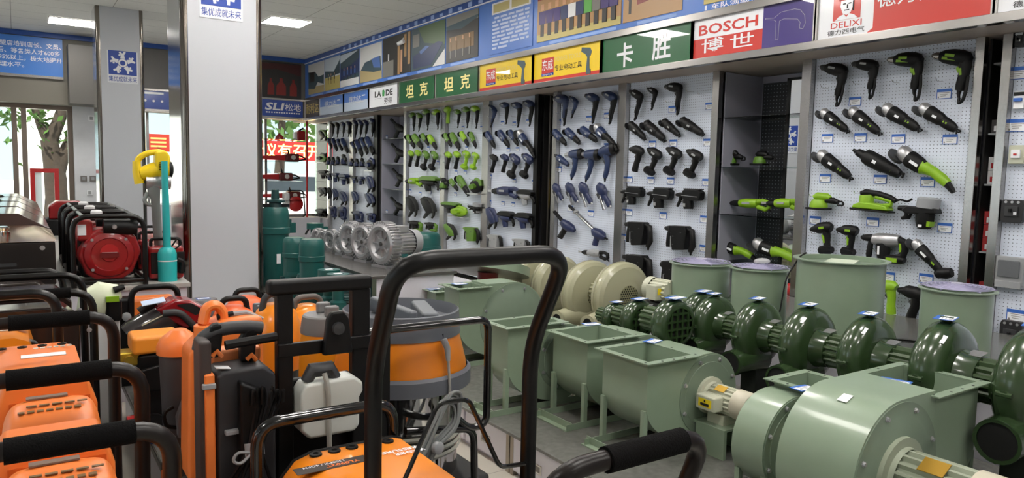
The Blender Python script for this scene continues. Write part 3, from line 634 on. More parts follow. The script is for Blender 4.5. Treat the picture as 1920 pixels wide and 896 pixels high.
@kind
def drill(r, c1, c2, acc=None):
    q = lambda x, y: (x*.956+y*.292, -x*.292+y*.956)
    limb([q(0, 0), q(.012, 0), q(.03, 0), q(.052, 0)], [.008, .015, .019, .02], 1, mb=None).build('chuck', STEEL if acc else DGREY, r)
    limb([q(.05, 0), q(.075, .002), q(.12, .004), q(.17, .002), q(.205, -.004), q(.222, -.012)], [.024, .034, .039, .041, .038, .026]).build('motor_housing', c1, r)
    limb([(.183, -.075), (.186, -.11), (.177, -.15), (.16, -.205), (.152, -.235)], [.036, .029, .026, .025, .021], .8).build('grip', c2, r)
    limb([(.16, -.09), (.148, -.105), (.152, -.13)], [.008, .013, .008], .7, 6).build('trigger', acc or BLK, r)
    limb([(.153, -.23), (.147, -.26), (.15, -.285)], [.014, .009, .006], 1, 6).build('cord_sleeve', BLK, r)
    MB().tube(bend([(.15, -.28, 0), (.15, -.315, .012), (.178, -.3, .016), (.2, -.23, .018), (.204, -.16, .01)], .02, 4), [.008]*2+[.011]*18+[.009]*0 if 0 else .0095, 6).build('cord', BLK, r)
    plate(.09, .145, -.034, -.018, .036, -.297).build('label_plate', acc or LGREY, r)
    if acc: plate(.07, .15, -.052, -.036, .033, -.297).build('inlay', acc, r); limb([(.168, -.11), (.17, -.15)], [.012, .01], 2.4, 6).build('grip_inlay', acc, r)
    return (0, 0), (.155, -.315)
@kind
def grinder(r, c1, c2, acc=None, big=0):
    limb([(.0, .008), (.02, .01), (.05, .004), (.07, 0)], [.022, .034, .036, .034], .9).build('gear_head', SILVER if acc else c1, r)
    MB().lathe((.005, -.012, .0), (.3, 1, .1), [(-.03, .0), (-.03, .045), (-.012, .05), (-.012, .014), (.0, .012)], 16).build('disc_guard', BLK if not acc else DGREY, r)
    limb([(.065, 0), (.085, 0), (.13, -.001), (.17, -.002), (.19, -.003)], [.038, .041, .037, .035, .03]).build('motor_body', c1, r)
    limb([(.185, -.003), (.22, -.005), (.27, -.008), (.3, -.01)], [.029, .03, .027, .018], .8).build('rear_handle', c2, r)
    MB().tube(bend([(.295, -.01, 0), (.325, -.02, .01), (.345, -.0, .01), (.31, .0, .02), (.33, -.03, .02)], .02, 3), .006, 6).build('cord', BLK, r)
    plate(.1, .155, -.008, .008, .036).build('label_plate', PAPER if acc else LGREY, r)
    if acc: plate(.205, .235, -.006, .006, .026).build('switch', acc, r)
    else: limb([(.2, .018), (.24, .018)], [.008, .008], 1.5, 6).build('switch', DGREY, r)
    return (-.02, .0), (.345, -.01)
@kind
def driver(r, c1, c2, acc=None):
    limb([(0, 0), (.02, 0), (.045, 0)], [.01, .018, .022], 1).build('chuck', BLK, r)
    limb([(.042, 0), (.06, .002), (.1, .003), (.14, 0), (.156, -.006)], [.026, .032, .034, .034, .024]).build('motor_housing', c1, r)
    limb([(.112, -.02), (.118, -.06), (.112, -.1), (.11, -.13)], [.026, .021, .02, .022], .85).build('grip', c2, r)
    limb([(.095, -.035), (.086, -.05), (.094, -.065)], [.007, .011, .007], .8, 6).build('trigger', acc or DGREY, r)
    limb([(.055, -.15), (.065, -.148), (.12, -.148), (.145, -.15)], [.02, .028, .028, .02], 1.2, 8).build('battery', BLK if acc else c2, r)
    plate(.08, .12, -.005, .01, .03).build('label_plate', acc or LGREY, r)
    if acc: limb([(.1, -.05), (.102, -.1)], [.011, .01], 2, 6).build('grip_inlay', acc, r)
    return (0, 0), (.11, -.178)
@kind
def pistol(r, c1, c2, acc=None):
    limb([(0, 0), (.02, 0), (.045, 0)], [.012, .018, .022], 1).build('chuck', BLK, r)
    limb([(.042, 0), (.06, .002), (.1, .0), (.135, -.008), (.15, -.02)], [.026, .032, .034, .033, .024]).build('motor_housing', c1, r)
    limb([(.115, -.025), (.112, -.07), (.1, -.11), (.092, -.155), (.09, -.175)], [.027, .023, .023, .026, .025], .85).build('grip', c2, r)
    limb([(.092, -.04), (.08, -.055), (.088, -.07)], [.007, .011, .007], .8, 6).build('trigger', acc or DGREY, r)
    return (0, 0), (.092, -.178)
@kind
def heat_gun(r, c1, c2, acc=None):
    limb([(-.02, 0), (.0, 0), (.05, 0)], [.014, .018, .021], 1).build('nozzle', SILVER, r)
    limb([(.045, 0), (.07, 0), (.12, 0), (.19, 0)], [.026, .036, .042, .046]).build('housing', c1, r)
    limb([(.188, 0), (.2, 0), (.225, 0)], [.047, .048, .036]).build('fan_cap', BLK, r)
    limb([(.12, -.03), (.125, -.09), (.105, -.15), (.08, -.19), (.075, -.2)], [.032, .024, .023, .022, .016], .8).build('handle', c1, r)
    limb([(.1, -.055), (.09, -.075), (.095, -.1)], [.006, .01, .007], .8, 6).build('trigger', DGREY, r)
    limb([(.08, -.19), (.07, -.23)], [.014, .006], 1, 6).build('cord_sleeve', BLK, r)
    return (-.02, 0), (.07, -.23)
@kind
def stapler(r, c1, c2, acc=None):
    limb([(0, .0), (.015, .01), (.05, .0), (.075, -.02), (.085, -.045)], [.02, .032, .036, .03, .02], .7).build('cylinder_head', c1, r)
    limb([(.07, -.03), (.11, -.06), (.14, -.085), (.15, -.1)], [.022, .018, .02, .016], .8).build('grip', c1, r)
    MB().box(-.004, .018, -.17, -.03, -.014, .014, Matrix.Rotation(.62, 3, 'Z'), (.0, .0, 0)).build('magazine', CHROME, r, .003)
    limb([(.02, -.03), (.04, -.06)], [.018, .015], .9).build('nose_piece', DGREY, r)
    limb([(.15, -.09), (.165, -.105)], [.01, .006], 1, 6).build('air_plug', SILVER, r)
    return (0, 0), (.13, -.14)
@kind
def hammer(r, c1, c2, acc=None):
    limb([(0, 0), (.02, 0), (.05, 0), (.075, 0)], [.014, .022, .026, .028], 1).build('chuck', BLK, r)
    limb([(.07, -.004), (.1, -.006), (.16, -.006), (.23, .0)], [.034, .044, .046, .036], .8).build('gear_case', SILVER if acc else c1, r)
    limb([(.13, -.03), (.135, -.08), (.14, -.14)], [.038, .038, .032], .9).build('motor', c1, r)
    limb([(.055, -.02), (.055, -.05), (.05, -.12), (.05, -.14)], [.012, .015, .017, .014], 1).build('side_handle', BLK, r)
    mb = limb([(.22, .004), (.255, -.01), (.262, -.06), (.25, -.11), (.22, -.125)], [.026, .026, .02, .022, .024], .9); mb.build('rear_grip', c2, r)
    limb([(.14, -.13), (.17, -.14), (.24, -.135), (.265, -.14)], [.024, .03, .03, .02], 1.1).build('battery' if acc else 'foot', BLK if acc else c2, r)
    if acc: limb([(.243, -.02), (.243, -.08)], [.012, .01], 2, 6).build('grip_inlay', acc, r); plate(.17, .235, -.155, -.125, .032).build('battery_rim', acc, r); plate(.118, .13, -.11, -.05, .034).build('label_plate', PAPER, r)
    else: limb([(.235, -.12), (.24, -.17), (.225, -.2)], [.014, .01, .008], 1, 6).build('cord_sleeve', BLK, r)
    return (0, .042, .285, -.175 if acc else -.2)
@kind
def demolition_hammer(r, c1, c2, acc=None):
    limb([(0, -.02), (.03, -.018), (.06, -.02)], [.022, .034, .036], 1).build('chuck', c1, r)
    MB().prism([(.05, .02), (.2, .03), (.215, -.02), (.2, -.25), (.09, -.27), (.07, -.06), (.05, -.06)], (0, 0, 0), (1, 0, 0), (0, 1, 0), -.045, .045).build('motor_housing', c1, r, .014, seg=3)
    limb([(.04, -.04), (.035, -.1), (.03, -.2), (.028, -.24)], [.016, .02, .02, .016], 1).build('side_handle', BLK, r)
    limb([(.19, .0), (.235, -.02), (.245, -.1), (.25, -.2), (.23, -.27)], [.026, .026, .022, .024, .018], .9).build('rear_grip', c2, r)
    limb([(.235, -.26), (.235, -.31)], [.012, .007], 1, 6).build('cord_sleeve', BLK, r)
    MB().box(.078, .084, -.24, -.1, .036, .047).build('label_plate', LGREY, r)
    for q in ((.1, -.1), (.1, -.2), (.17, -.05)): MB().cyl((*q, .044), (*q, .049), .006, n=8).build('screw', DGREY, r)
    return (-.01, .035, .27, -.31)
@kind
def circular_saw(r, c1, c2, acc=None):
    MB().prism([(.08, .06), (.1, .075), (.24, .075), (.27, .05), (.265, -.03), (.25, -.06), (.1, -.06), (.08, -.03)], (0, 0, 0), (1, 0, 0), (0, 1, 0), -.04, .04).build('motor_housing', c1, r, .012, seg=3)
    limb([(.12, -.05), (.125, -.12), (.13, -.17)], [.045, .045, .04], .95).build('motor', c2, r)
    limb([(.0, .0), (.03, .005), (.09, .01)], [.02, .028, .026], 1).build('front_knob', BLK, r)
    limb([(.045, -.01), (.04, -.07), (.02, -.12), (.01, -.15)], [.018, .016, .014, .01], 1).build('side_handle', BLK, r)
    MB().tube([(.08, .0, .043), (.16, -.005, .05), (.24, -.012, .043)], .004, 6).build('guide_wire', SILVER, r)
    plate(.1, .125, -.14, -.1, .042).build('label_plate', acc or LGREY, r)
    MB().box(.09, .26, .075, .088, -.03, .03).build('base_plate', DGREY, r)
    return (-.015, .09, .275, -.205)
@kind
def router(r, c1, c2, acc=None):
    MB().lathe((.16, .02, 0), (.1, 1, 0), [(0, .0), (0, .06), (.07, .062), (.08, .05), (.08, 0)], 20).build('clear_hood', M('hood_grey', (150, 152, 156), .25), r)
    MB().prism([(.03, .0), (.06, .03), (.22, .02), (.23, -.02), (.05, -.03)], (0, 0, 0), (1, 0, 0), (0, 1, 0), -.04, .045).build('base', BLK, r, .01)
    limb([(.15, -.01), (.15, -.08), (.15, -.12), (.152, -.14)], [.05, .048, .042, .03], .9).build('motor', BLK, r)
    limb([(.0, .01), (.04, .008), (.07, .0)], [.018, .024, .024], 1).build('front_knob', BLK, r); limb([(.02, -.07), (.05, -.06), (.06, -.02)], [.012, .02, .022], .9).build('side_handle', BLK, r)
    limb([(.185, -.08), (.18, -.12)], [.016, .014], 2.6, 6).build('inlay', acc or LGREY, r); plate(.135, .155, -.125, -.105, .045).build('label_plate', PAPER, r)
    return (0, .1, .235, -.15)
@kind
def palm_sander(r, c1, c2, acc=None):
    MB().prism([(-.06, 0), (.06, 0), (.062, .016), (-.062, .016)], (0, 0, 0), (1, 0, 0), (0, 1, 0), -.045, .045).build('pad', BLK, r, .004)
    limb([(0, .014), (0, .03), (0, .055), (0, .075)], [.05, .052, .045, .035], .85, 12).build('skirt', c1, r)
    limb([(-.03, .09), (-.01, .098), (.05, .095), (.07, .085)], [.016, .027, .026, .016], .9).build('grip_cap', c2, r)
    limb([(.045, .07), (.09, .07), (.12, .06)], [.018, .022, .016], .9).build('dust_box', BLK, r); MB().tube(bend([(.11, .06, 0), (.15, .07, .01), (.16, .04, .01), (.12, .04, .01)], .02, 3), .006, 6).build('cord', BLK, r)
    return (-.065, .125, .165, 0)
@kind
def orbital_sander(r, c1, c2, acc=None):
    MB().prism([(-.13, 0), (.13, -.012), (.132, .0), (-.132, .014)], (0, 0, 0), (1, 0, 0), (0, 1, 0), -.045, .045).build('pad', BLK, r, .004)
    MB().prism([(-.12, .014), (.125, .004), (.11, .04), (.02, .055), (-.06, .06), (-.11, .04)], (0, 0, 0), (1, 0, 0), (0, 1, 0), -.045, .045).build('base_shell', c1, r, .012, seg=3)
    limb([(-.04, .05), (-.04, .09), (-.042, .11)], [.045, .045, .04], .9, 12).build('motor_housing', c1, r)
    limb([(-.08, .12), (-.05, .128), (.04, .12), (.11, .098), (.15, .075)], [.016, .024, .02, .02, .018], .9).build('top_grip', BLK, r)
    limb([(.02, .1), (.08, .085), (.125, .075), (.12, .045), (.06, .04)], [.014, .015, .018, .016, .012], .9).build('rear_handle', c1, r)
    MB().tube(bend([(.15, .075, 0), (.19, .09, .01), (.22, .07, .0), (.25, .095, 0)], .02, 3), .007, 6).build('cord', BLK, r)
    return (-.135, .15, .25, -.015)
@kind
def recip_saw(r, c1, c2, acc=None):
    limb([(0, 0), (.03, 0), (.1, .004)], [.016, .026, .03], .9).build('nose_boot', BLK, r)
    limb([(.09, .004), (.14, .008), (.2, .01), (.25, .012)], [.033, .04, .04, .036], .9).build('motor_body', c1, r)
    mb = limb([(.24, .025), (.3, .035), (.345, .02), (.35, -.02), (.32, -.04), (.25, -.02)], [.024, .019, .02, .018, .02, .02], .85); mb.build('d_handle', c2, r)
    MB().box(-.06, 0, -.008, .012, -.002, .002).build('blade_shoe', SILVER, r); plate(.13, .2, 0, .018, .037).build('label_plate', LGREY, r)
    limb([(.34, -.03), (.37, -.06)], [.012, .006], 1, 6).build('cord_sleeve', BLK, r)
    return (-.05, .06, .37, -.07)
@kind
def planer(r, c1, c2, acc=None):
    MB().prism([(0, 0), (.26, .0), (.27, .03), (.2, .06), (.06, .06), (0, .03)], (0, 0, 0), (1, 0, 0), (0, 1, 0), -.045, .045).build('sole', c2, r, .008)
    limb([(.03, .0), (.07, -.02), (.14, -.03), (.22, -.025)], [.03, .042, .045, .03], .9).build('motor_body', c1, r)
    limb([(.1, -.04), (.11, -.1), (.12, -.14)], [.036, .036, .03], .9).build('motor', c1, r)
    limb([(.2, -.02), (.25, -.04), (.27, -.09), (.26, -.12)], [.02, .02, .016, .012], .9).build('rear_handle', BLK, r); limb([(-.02, -.01), (.02, -.015), (.04, -.02)], [.015, .02, .02], 1).build('front_knob', c1, r)
    return (-.03, .07, .28, -.17)
@kind
def jigsaw(r, c1, c2, acc=None):
    limb([(0, 0), (.02, -.04), (.05, -.1), (.07, -.15)], [.026, .036, .038, .028], .85).build('motor_body', c1, r)
    limb([(.01, .0), (.06, -.01), (.1, -.07), (.11, -.13)], [.018, .022, .02, .018], .9).build('top_handle', c2, r)
    limb([(.06, -.13), (.03, -.18), (.01, -.21)], [.018, .015, .01], 1, 8).build('saw_shoe', BLK, r); limb([(.105, -.12), (.1, -.17), (.085, -.2)], [.013, .012, .008], 1, 6).build('cord_sleeve', BLK, r)
    return (-.025, .025, .13, -.22)
@kind
def disc_saw(r, c1, c2, acc=None):
    MB().lathe((.06, -.07, -.02), (0, 0, 1), [(0, 0), (0, .08), (.03, .085), (.045, .06), (.045, 0)], 22).build('blade_guard', c2, r)
    limb([(.03, -.02), (.07, .02), (.12, .0), (.13, -.06)], [.02, .024, .022, .018], .9).build('handle', c1, r)
    limb([(.06, -.07, .03), (.065, -.075, .07)], [.036, .03], 1, 12).build('motor', c1, r)
    MB().box(-.03, .14, -.17, -.155, -.04, .04).build('base_plate', SILVER, r)
    return (-.03, .045, .15, -.175)
@kind
def chain_tool(r, c1, c2, acc=None):
    MB().prism([(0, .0), (.02, .02), (.15, -.1), (.13, -.125)], (0, 0, 0), (1, 0, 0), (0, 1, 0), -.012, .012).build('guide_bar', BLK, r, .004)
    limb([(.11, -.09), (.15, -.12), (.2, -.15), (.24, -.17)], [.032, .046, .044, .02], .9).build('motor_body', c1, r)
    limb([(.15, -.14), (.12, -.2), (.085, -.26)], [.026, .024, .026], .85).build('grip', BLK, r)
    limb([(.13, -.15), (.125, -.17)], [.008, .008], 1, 6).build('trigger', DGREY, r)
    return (0, .02, .25, -.28)
@kind
def pole_tool(r, c1, c2, acc=None):
    MB().tube([(.0, 0, 0), (.09, -.075, 0)], .016, 10).build('dark_tube', BLK, r); MB().tube([(.08, -.067, 0), (.1, -.084, 0)], .027, 10).build('clamp_collar', LGREY, r)
    MB().tube([(.1, -.084, 0), (.33, -.28, 0)], .02, 12).build('silver_tube', CHROME, r)
    limb([(.31, -.265), (.35, -.3), (.4, -.34), (.44, -.36)], [.03, .056, .054, .022], .9).build('motor_body', c1, r)
    limb([(.36, -.33), (.34, -.41), (.33, -.46)], [.028, .026, .027], .85).build('grip', NAVY, r); limb([(.43, -.35), (.47, -.365)], [.012, .01], 1, 6).build('tail_knob', BLK, r)
    return (0, .01, .47, -.485)
@kind
def die_grinder(r, c1, c2, acc=None):
    limb([(0, 0), (.03, 0), (.032, 0), (.09, 0)], [.008, .01, .019, .024], 1).build('spindle_nose', BLK, r)
    limb([(.085, 0), (.11, 0), (.2, 0), (.24, 0)], [.034, .039, .037, .03], .9).build('motor_body', c1, r); limb([(.235, 0), (.28, 0), (.32, -.004)], [.03, .028, .02], .9).build('rear_handle', c2, r)
    plate(.12, .18, -.008, .01, .036).build('label_plate', PAPER, r); plate(.25, .275, -.008, .004, .026).build('switch', acc or LGREY, r); MB().tube([(.31, 0, 0), (.34, .01, 0), (.345, -.012, .01)], .008, 6).build('cord', BLK, r)
    return (0, 0), (.345, -.004)
@kind
def large_grinder(r, c1, c2, acc=None):
    limb([(.0, .01), (.02, .012), (.05, .004), (.07, 0)], [.025, .036, .038, .034], .9).build('gear_head', SILVER, r); MB().lathe((.005, -.014, 0), (.3, 1, .1), [(-.03, 0), (-.03, .05), (-.012, .055), (-.012, .014), (0, .012)], 16).build('disc_guard', DGREY, r)
    limb([(.065, 0), (.085, 0), (.14, 0), (.17, 0)], [.038, .042, .039, .034]).build('motor_body', c1, r)
    limb([(.165, 0), (.18, .004), (.23, .012), (.3, .006), (.335, -.0)], [.036, .03, .024, .025, .021], .9).build('rear_handle', c2, r); limb([(.33, 0), (.37, -.012), (.39, -.02)], [.017, .014, .01], 1, 8).build('cord_sleeve', BLK, r)
    plate(.1, .155, -.008, .008, .038).build('label_plate', PAPER, r)
    return (-.02, 0), (.39, -.02)
@kind
def battery_grinder(r, c1, c2, acc=None):
    grinder(r, c1, c2, acc); limb([(.29, -.05), (.3, -.02), (.33, .01), (.35, .045)], [.026, .034, .036, .028], 1.0).build('battery', BLK, r); plate(.295, .345, -.012, .012, .034, .7).build('battery_rim', acc or LGREY, r)
    return (-.02, 0), (.37, -.0)
PROTO = {}
KNAME = {'drill': 'corded drill', 'grinder': 'angle grinder', 'driver': 'cordless driver', 'pistol': 'slim cordless driver', 'heat_gun': 'heat gun', 'stapler': 'air stapler', 'hammer': 'rotary hammer', 'demolition_hammer': 'demolition hammer',
         'circular_saw': 'circular saw', 'router': 'trim router', 'palm_sander': 'palm sander', 'orbital_sander': 'orbital sander', 'recip_saw': 'reciprocating saw', 'planer': 'hand planer', 'jigsaw': 'jigsaw', 'disc_saw': 'disc saw', 'chain_tool': 'small chain saw', 'pole_tool': 'pole chain saw', 'die_grinder': 'straight grinder', 'large_grinder': 'large grinder', 'battery_grinder': 'battery grinder'}
SCH = {'b': ('blue', BLUE, BLK, None), 'bb': ('all blue', BLUE, BLUE, None), 'n': ('blue', NAVY, BLK, None), 'nn': ('all blue', NAVY, NAVY, None), 'k': ('black', BLK, BLK, None), 'kg': ('black and lime', BLK, BLK, LIME), 'kl': ('black, lime handled', BLK, LIME, LIME), 'l': ('lime and black', GREEN2, BLK, None), 'll': ('lime', LIME, LIME, None), 'lb': ('lime topped', LIME, BLK, None), 'gk': ('black with green', BLK, GREEN2, None), 'nk': ('grey and black', LGREY, BLK, None)}
def proto(k, sc, label):
    """the thing plus its reference points; a copy when one of its kind exists"""
    key = (k, sc)
    if key in PROTO:
        r, ref = PROTO[key]; return dup(r, label), ref
    r = thing(KNAME[k].replace(' ', '_'), label, KNAME[k].split()[-1] if k not in ('driver', 'pistol') else 'screwdriver')
    LF[0] = {'grinder': 1.28, 'battery_grinder': 1.2, 'drill': 1.18, 'large_grinder': 1.2, 'die_grinder': 1.2, 'driver': 1.15, 'pistol': 1.15, 'hammer': 1.1, 'stapler': 1.25}.get(k, 1.05); _, c1, c2, acc = SCH[sc]; ref = KINDS[k](r, c1, c2, acc); LF[0] = 1.; PROTO[key] = (r, ref)
    return r, ref
HOOKM = {}
def hook(y, z, par, x0=BX):
    if not HOOKM:
        h = MB().tube(bend([(0, 0, 0), (-.085, 0, -.004), (-.1, 0, .014)], .01, 3), .0028, 5).build('hook', CHROME, par); HOOKM[0] = h
    else: h = HOOKM[0].copy(); COL.objects.link(h); h.parent = par
    h.location = (x0, y, z)
XT = BX-.075
def hang(k, sc, px, label, board=None, X=XT):
    """px = (x0, y0, x1, y1): nose and tail for slender tools, bounding box for the bulky ones"""
    r, ref = proto(k, sc, label)
    a, b = at(px[0], px[1], X=X), at(px[2], px[3], X=X); du, dv = a.y-b.y, b.z-a.z
    if len(ref) == 2:
        N, T = ref; tu, tv = T[0]-N[0], T[1]-N[1]
        ang = atan2(dv, du)-atan2(tv, tu); s = hypot(du, dv)/hypot(tu, tv)
        S = Matrix.Diagonal((s, s, min(s, 1.25), 1)); L = Matrix.Rotation(ang, 4, 'Z') @ S @ Matrix.Translation((-N[0], -N[1], 0))
    else:
        x0, y1, x1, y0 = ref; sx = abs(du)/(x1-x0); sy = abs(dv)/(y1-y0); sz = min(max(sqrt(sx*sy), .7), 1.2)
        L = Matrix.Diagonal((sx, sy, sz, 1)) @ Matrix.Translation((-x0, -y1, 0))
    r.matrix_world = onwall(X, a.y, a.z) @ L
    if board:
        c = a*.62+b*.38; hook(c.y+.03, c.z-.045, board); hook(a.y-.02, a.z-.03, board)
    return r
ROWN = ('top', 'second', 'third', 'fourth', 'fifth', 'bottom', 'lowest'); ORD = ('first', 'second', 'third', 'fourth', 'fifth')
def rows(board, bname, grp, rws):
    for ri, rw in enumerate(rws):
        for i, (k, sc, px) in enumerate(rw):
            o = hang(k, sc, px, '%s %s, %s in %s row, board %s' % (SCH[sc][0], KNAME[k], ORD[i], ROWN[ri], bname), board)
            o['group'] = grp
rows(P6, 'below the helmeted man sign', 'tools on the board below the helmeted man sign', [
 [('drill', 'k', (1538, 125, 1570, 200)), ('drill', 'k', (1597, 119, 1632, 186)), ('drill', 'kg', (1664, 112, 1718, 190)), ('drill', 'kg', (1748, 104, 1800, 195))],
 [('grinder', 'kg', (1537, 208, 1595, 249)), ('grinder', 'kg', (1590, 205, 1656, 254)), ('grinder', 'kg', (1652, 200, 1731, 247)), ('grinder', 'kg', (1721, 199, 1803, 249))],
 [('grinder', 'kg', (1531, 286, 1602, 338)), ('die_grinder', 'kg', (1600, 281, 1694, 331)), ('large_grinder', 'kl', (1681, 281, 1788, 361))],
 [('palm_sander', 'll', (1517, 360, 1585, 396)), ('orbital_sander', 'll', (1600, 354, 1708, 403)), ('router', 'kg', (1687, 368, 1762, 434))],
 [('driver', 'kg', (1520, 430, 1552, 477)), ('driver', 'kg', (1569, 430, 1592, 480)), ('hammer', 'kg', (1617, 434, 1702, 499)), ('battery_grinder', 'kg', (1709, 450, 1780, 522))],
 [('pistol', 'll', (1636, 540, 1672, 590)), ('pistol', 'k', (1684, 543, 1706, 605)), ('pistol', 'kg', (1712, 555, 1732, 608))]])
# foot battery of the cordless grinder and the bare work light
rows(P5, 'under the plain green sign', 'black tools under the plain green sign', [
 [('drill', 'k', (1180, 170, 1191, 226)), ('drill', 'k', (1213, 165, 1222, 207)), ('drill', 'k', (1246, 162, 1271, 216))],
 [('grinder', 'k', (1178, 231, 1213, 263)), ('grinder', 'k', (1207, 230, 1251, 266)), ('grinder', 'k', (1241, 226, 1278, 257)), ('grinder', 'k', (1274, 225, 1323, 254))],
 [('pistol', 'k', (1181, 279, 1190, 322)), ('driver', 'k', (1214, 279, 1217, 328)), ('driver', 'k', (1250, 278, 1254, 328)), ('driver', 'k', (1288, 282, 1292, 333))],
 [('circular_saw', 'k', (1164, 348, 1206, 390)), ('circular_saw', 'k', (1213, 350, 1260, 397)), ('circular_saw', 'k', (1267, 352, 1317, 399))],
 [('demolition_hammer', 'k', (1172, 412, 1222, 470)), ('demolition_hammer', 'k', (1247, 419, 1302, 480))],
 [('demolition_hammer', 'k', (1168, 472, 1222, 540)), ('demolition_hammer', 'k', (1239, 484, 1272, 560))]])
rows(P4, 'under the right yellow sign', 'blue tools under the right yellow sign', [
 [('drill', 'bb', (1038, 184, 1059, 236)), ('drill', 'bb', (1068, 181, 1072, 222)), ('drill', 'b', (1097, 178, 1112, 232)), ('drill', 'b', (1129, 174, 1144, 233))],
 [('grinder', 'b', (1037, 245, 1064, 273)), ('grinder', 'b', (1060, 243, 1090, 271)), ('grinder', 'b', (1088, 241, 1122, 266)), ('large_grinder', 'b', (1114, 235, 1156, 283))],
 [('die_grinder', 'bb', (1040, 290, 1067, 311)), ('heat_gun', 'bb', (1060, 290, 1071, 338)), ('heat_gun', 'bb', (1088, 289, 1098, 342)), ('heat_gun', 'bb', (1114, 290, 1134, 341))],
 [('stapler', 'n', (1038, 352, 1051, 382)), ('stapler', 'n', (1062, 352, 1078, 386)), ('stapler', 'n', (1087, 352, 1104, 390)), ('stapler', 'n', (1120, 354, 1138, 396))],
 [('chain_tool', 'n', (1037, 394, 1078, 453)), ('pole_tool', 'n', (1067, 384, 1138, 467))],
 [('recip_saw', 'nk', (1086, 462, 1142, 492))]])
rows(P3, 'under the left yellow sign', 'blue tools under the left yellow sign', [
 [('drill', 'bb', (917, 197, 921, 239)), ('drill', 'b', (937, 196, 950, 233)), ('drill', 'b', (959, 195, 972, 239)), ('drill', 'b', (981, 191, 994, 237))],
 [('grinder', 'b', (911, 248, 930, 279)), ('grinder', 'b', (934, 246, 957, 277)), ('grinder', 'b', (954, 245, 973, 274)), ('large_grinder', 'b', (971, 246, 1002, 296))],
 [('pistol', 'k', (919, 292, 922, 323)), ('pistol', 'n', (939, 292, 943, 323)), ('driver', 'n', (956, 290, 958, 334)), ('driver', 'n', (979, 290, 982, 334))],
 [('recip_saw', 'nn', (917, 346, 974, 376)), ('planer', 'nk', (970, 353, 1002, 390))],
 [('jigsaw', 'nn', (911, 386, 934, 433)), ('planer', 'n', (934, 393, 964, 432)), ('planer', 'n', (966, 396, 999, 435))],
 [('demolition_hammer', 'nk', (913, 437, 942, 474)), ('demolition_hammer', 'nk', (961, 445, 994, 480))]])
rows(P2, 'under the right dark green sign', 'lime tools under the right dark green sign', [
 [('pistol', 'll', (832, 208, 840, 232)), ('drill', 'l', (851, 207, 859, 240)), ('drill', 'l', (866, 204, 877, 240)), ('drill', 'lb', (882, 202, 894, 241))],
 [('grinder', 'l', (833, 251, 848, 276)), ('grinder', 'l', (845, 250, 864, 282)), ('grinder', 'lb', (863, 248, 880, 275)), ('grinder', 'l', (881, 248, 894, 279))],
 [('pistol', 'lb', (834, 288, 838, 317)), ('pistol', 'lb', (850, 287, 854, 317)), ('driver', 'll', (867, 285, 871, 318)), ('driver', 'll', (885, 287, 887, 318))],
 [('palm_sander', 'l', (826, 333, 843, 356)), ('grinder', 'l', (843, 337, 860, 358)), ('grinder', 'l', (858, 331, 881, 368)), ('disc_saw', 'l', (881, 332, 903, 366))],
 [('planer', 'gk', (828, 376, 862, 404)), ('disc_saw', 'll', (844, 383, 876, 410)), ('router', 'lb', (878, 379, 903, 402))],
 [('jigsaw', 'l', (832, 416, 858, 454)), ('demolition_hammer', 'l', (869, 423, 899, 459))]])
rows(P1, 'under the left dark green sign', 'lime tools under the left dark green sign', [
 [('drill', 'l', (766, 216, 777, 246)), ('drill', 'l', (780, 213, 786, 247)), ('drill', 'l', (791, 210, 803, 244)), ('drill', 'lb', (809, 211, 822, 243))],
 [('grinder', 'l', (763, 254, 779, 278)), ('grinder', 'l', (774, 254, 794, 280)), ('grinder', 'l', (790, 252, 805, 273)), ('grinder', 'lb', (803, 254, 820, 281))],
 [('pistol', 'lb', (765, 285, 768, 312)), ('pistol', 'lb', (778, 284, 781, 312)), ('driver', 'l', (792, 284, 794, 319)), ('driver', 'l', (808, 284, 809, 319))],
 [('recip_saw', 'll', (757, 331, 792, 352)), ('planer', 'gk', (786, 328, 823, 364))],
 [('jigsaw', 'k', (761, 364, 785, 411)), ('jigsaw', 'k', (788, 366, 819, 414))],
 [('hammer', 'gk', (765, 412, 792, 438)), ('hammer', 'gk', (796, 415, 820, 438))]])
rows(P0b, 'next to the far alcove', 'blue tools next to the far alcove', [
 [('drill', 'n', (661, 227, 667, 259)), ('drill', 'n', (671, 226, 676, 259)), ('drill', 'n', (681, 226, 686, 258)), ('drill', 'b', (691, 225, 699, 257))],
 [('grinder', 'n', (660, 266, 669, 288)), ('grinder', 'n', (667, 263, 681, 295)), ('grinder', 'b', (677, 259, 691, 290)), ('grinder', 'b', (686, 258, 702, 291))],
 [('palm_sander', 'n', (657, 297, 665, 312)), ('palm_sander', 'n', (666, 297, 674, 313)), ('palm_sander', 'n', (676, 296, 684, 313)), ('disc_saw', 'n', (687, 295, 702, 322))],
 [('planer', 'n', (659, 329, 670, 346)), ('planer', 'nn', (671, 330, 682, 349)), ('jigsaw', 'nn', (686, 328, 702, 364))],
 [('jigsaw', 'nn', (659, 357, 673, 385)), ('jigsaw', 'nn', (684, 360, 703, 391))],
 [('hammer', 'nn', (660, 394, 681, 421)), ('hammer', 'nn', (688, 398, 704, 420))]])
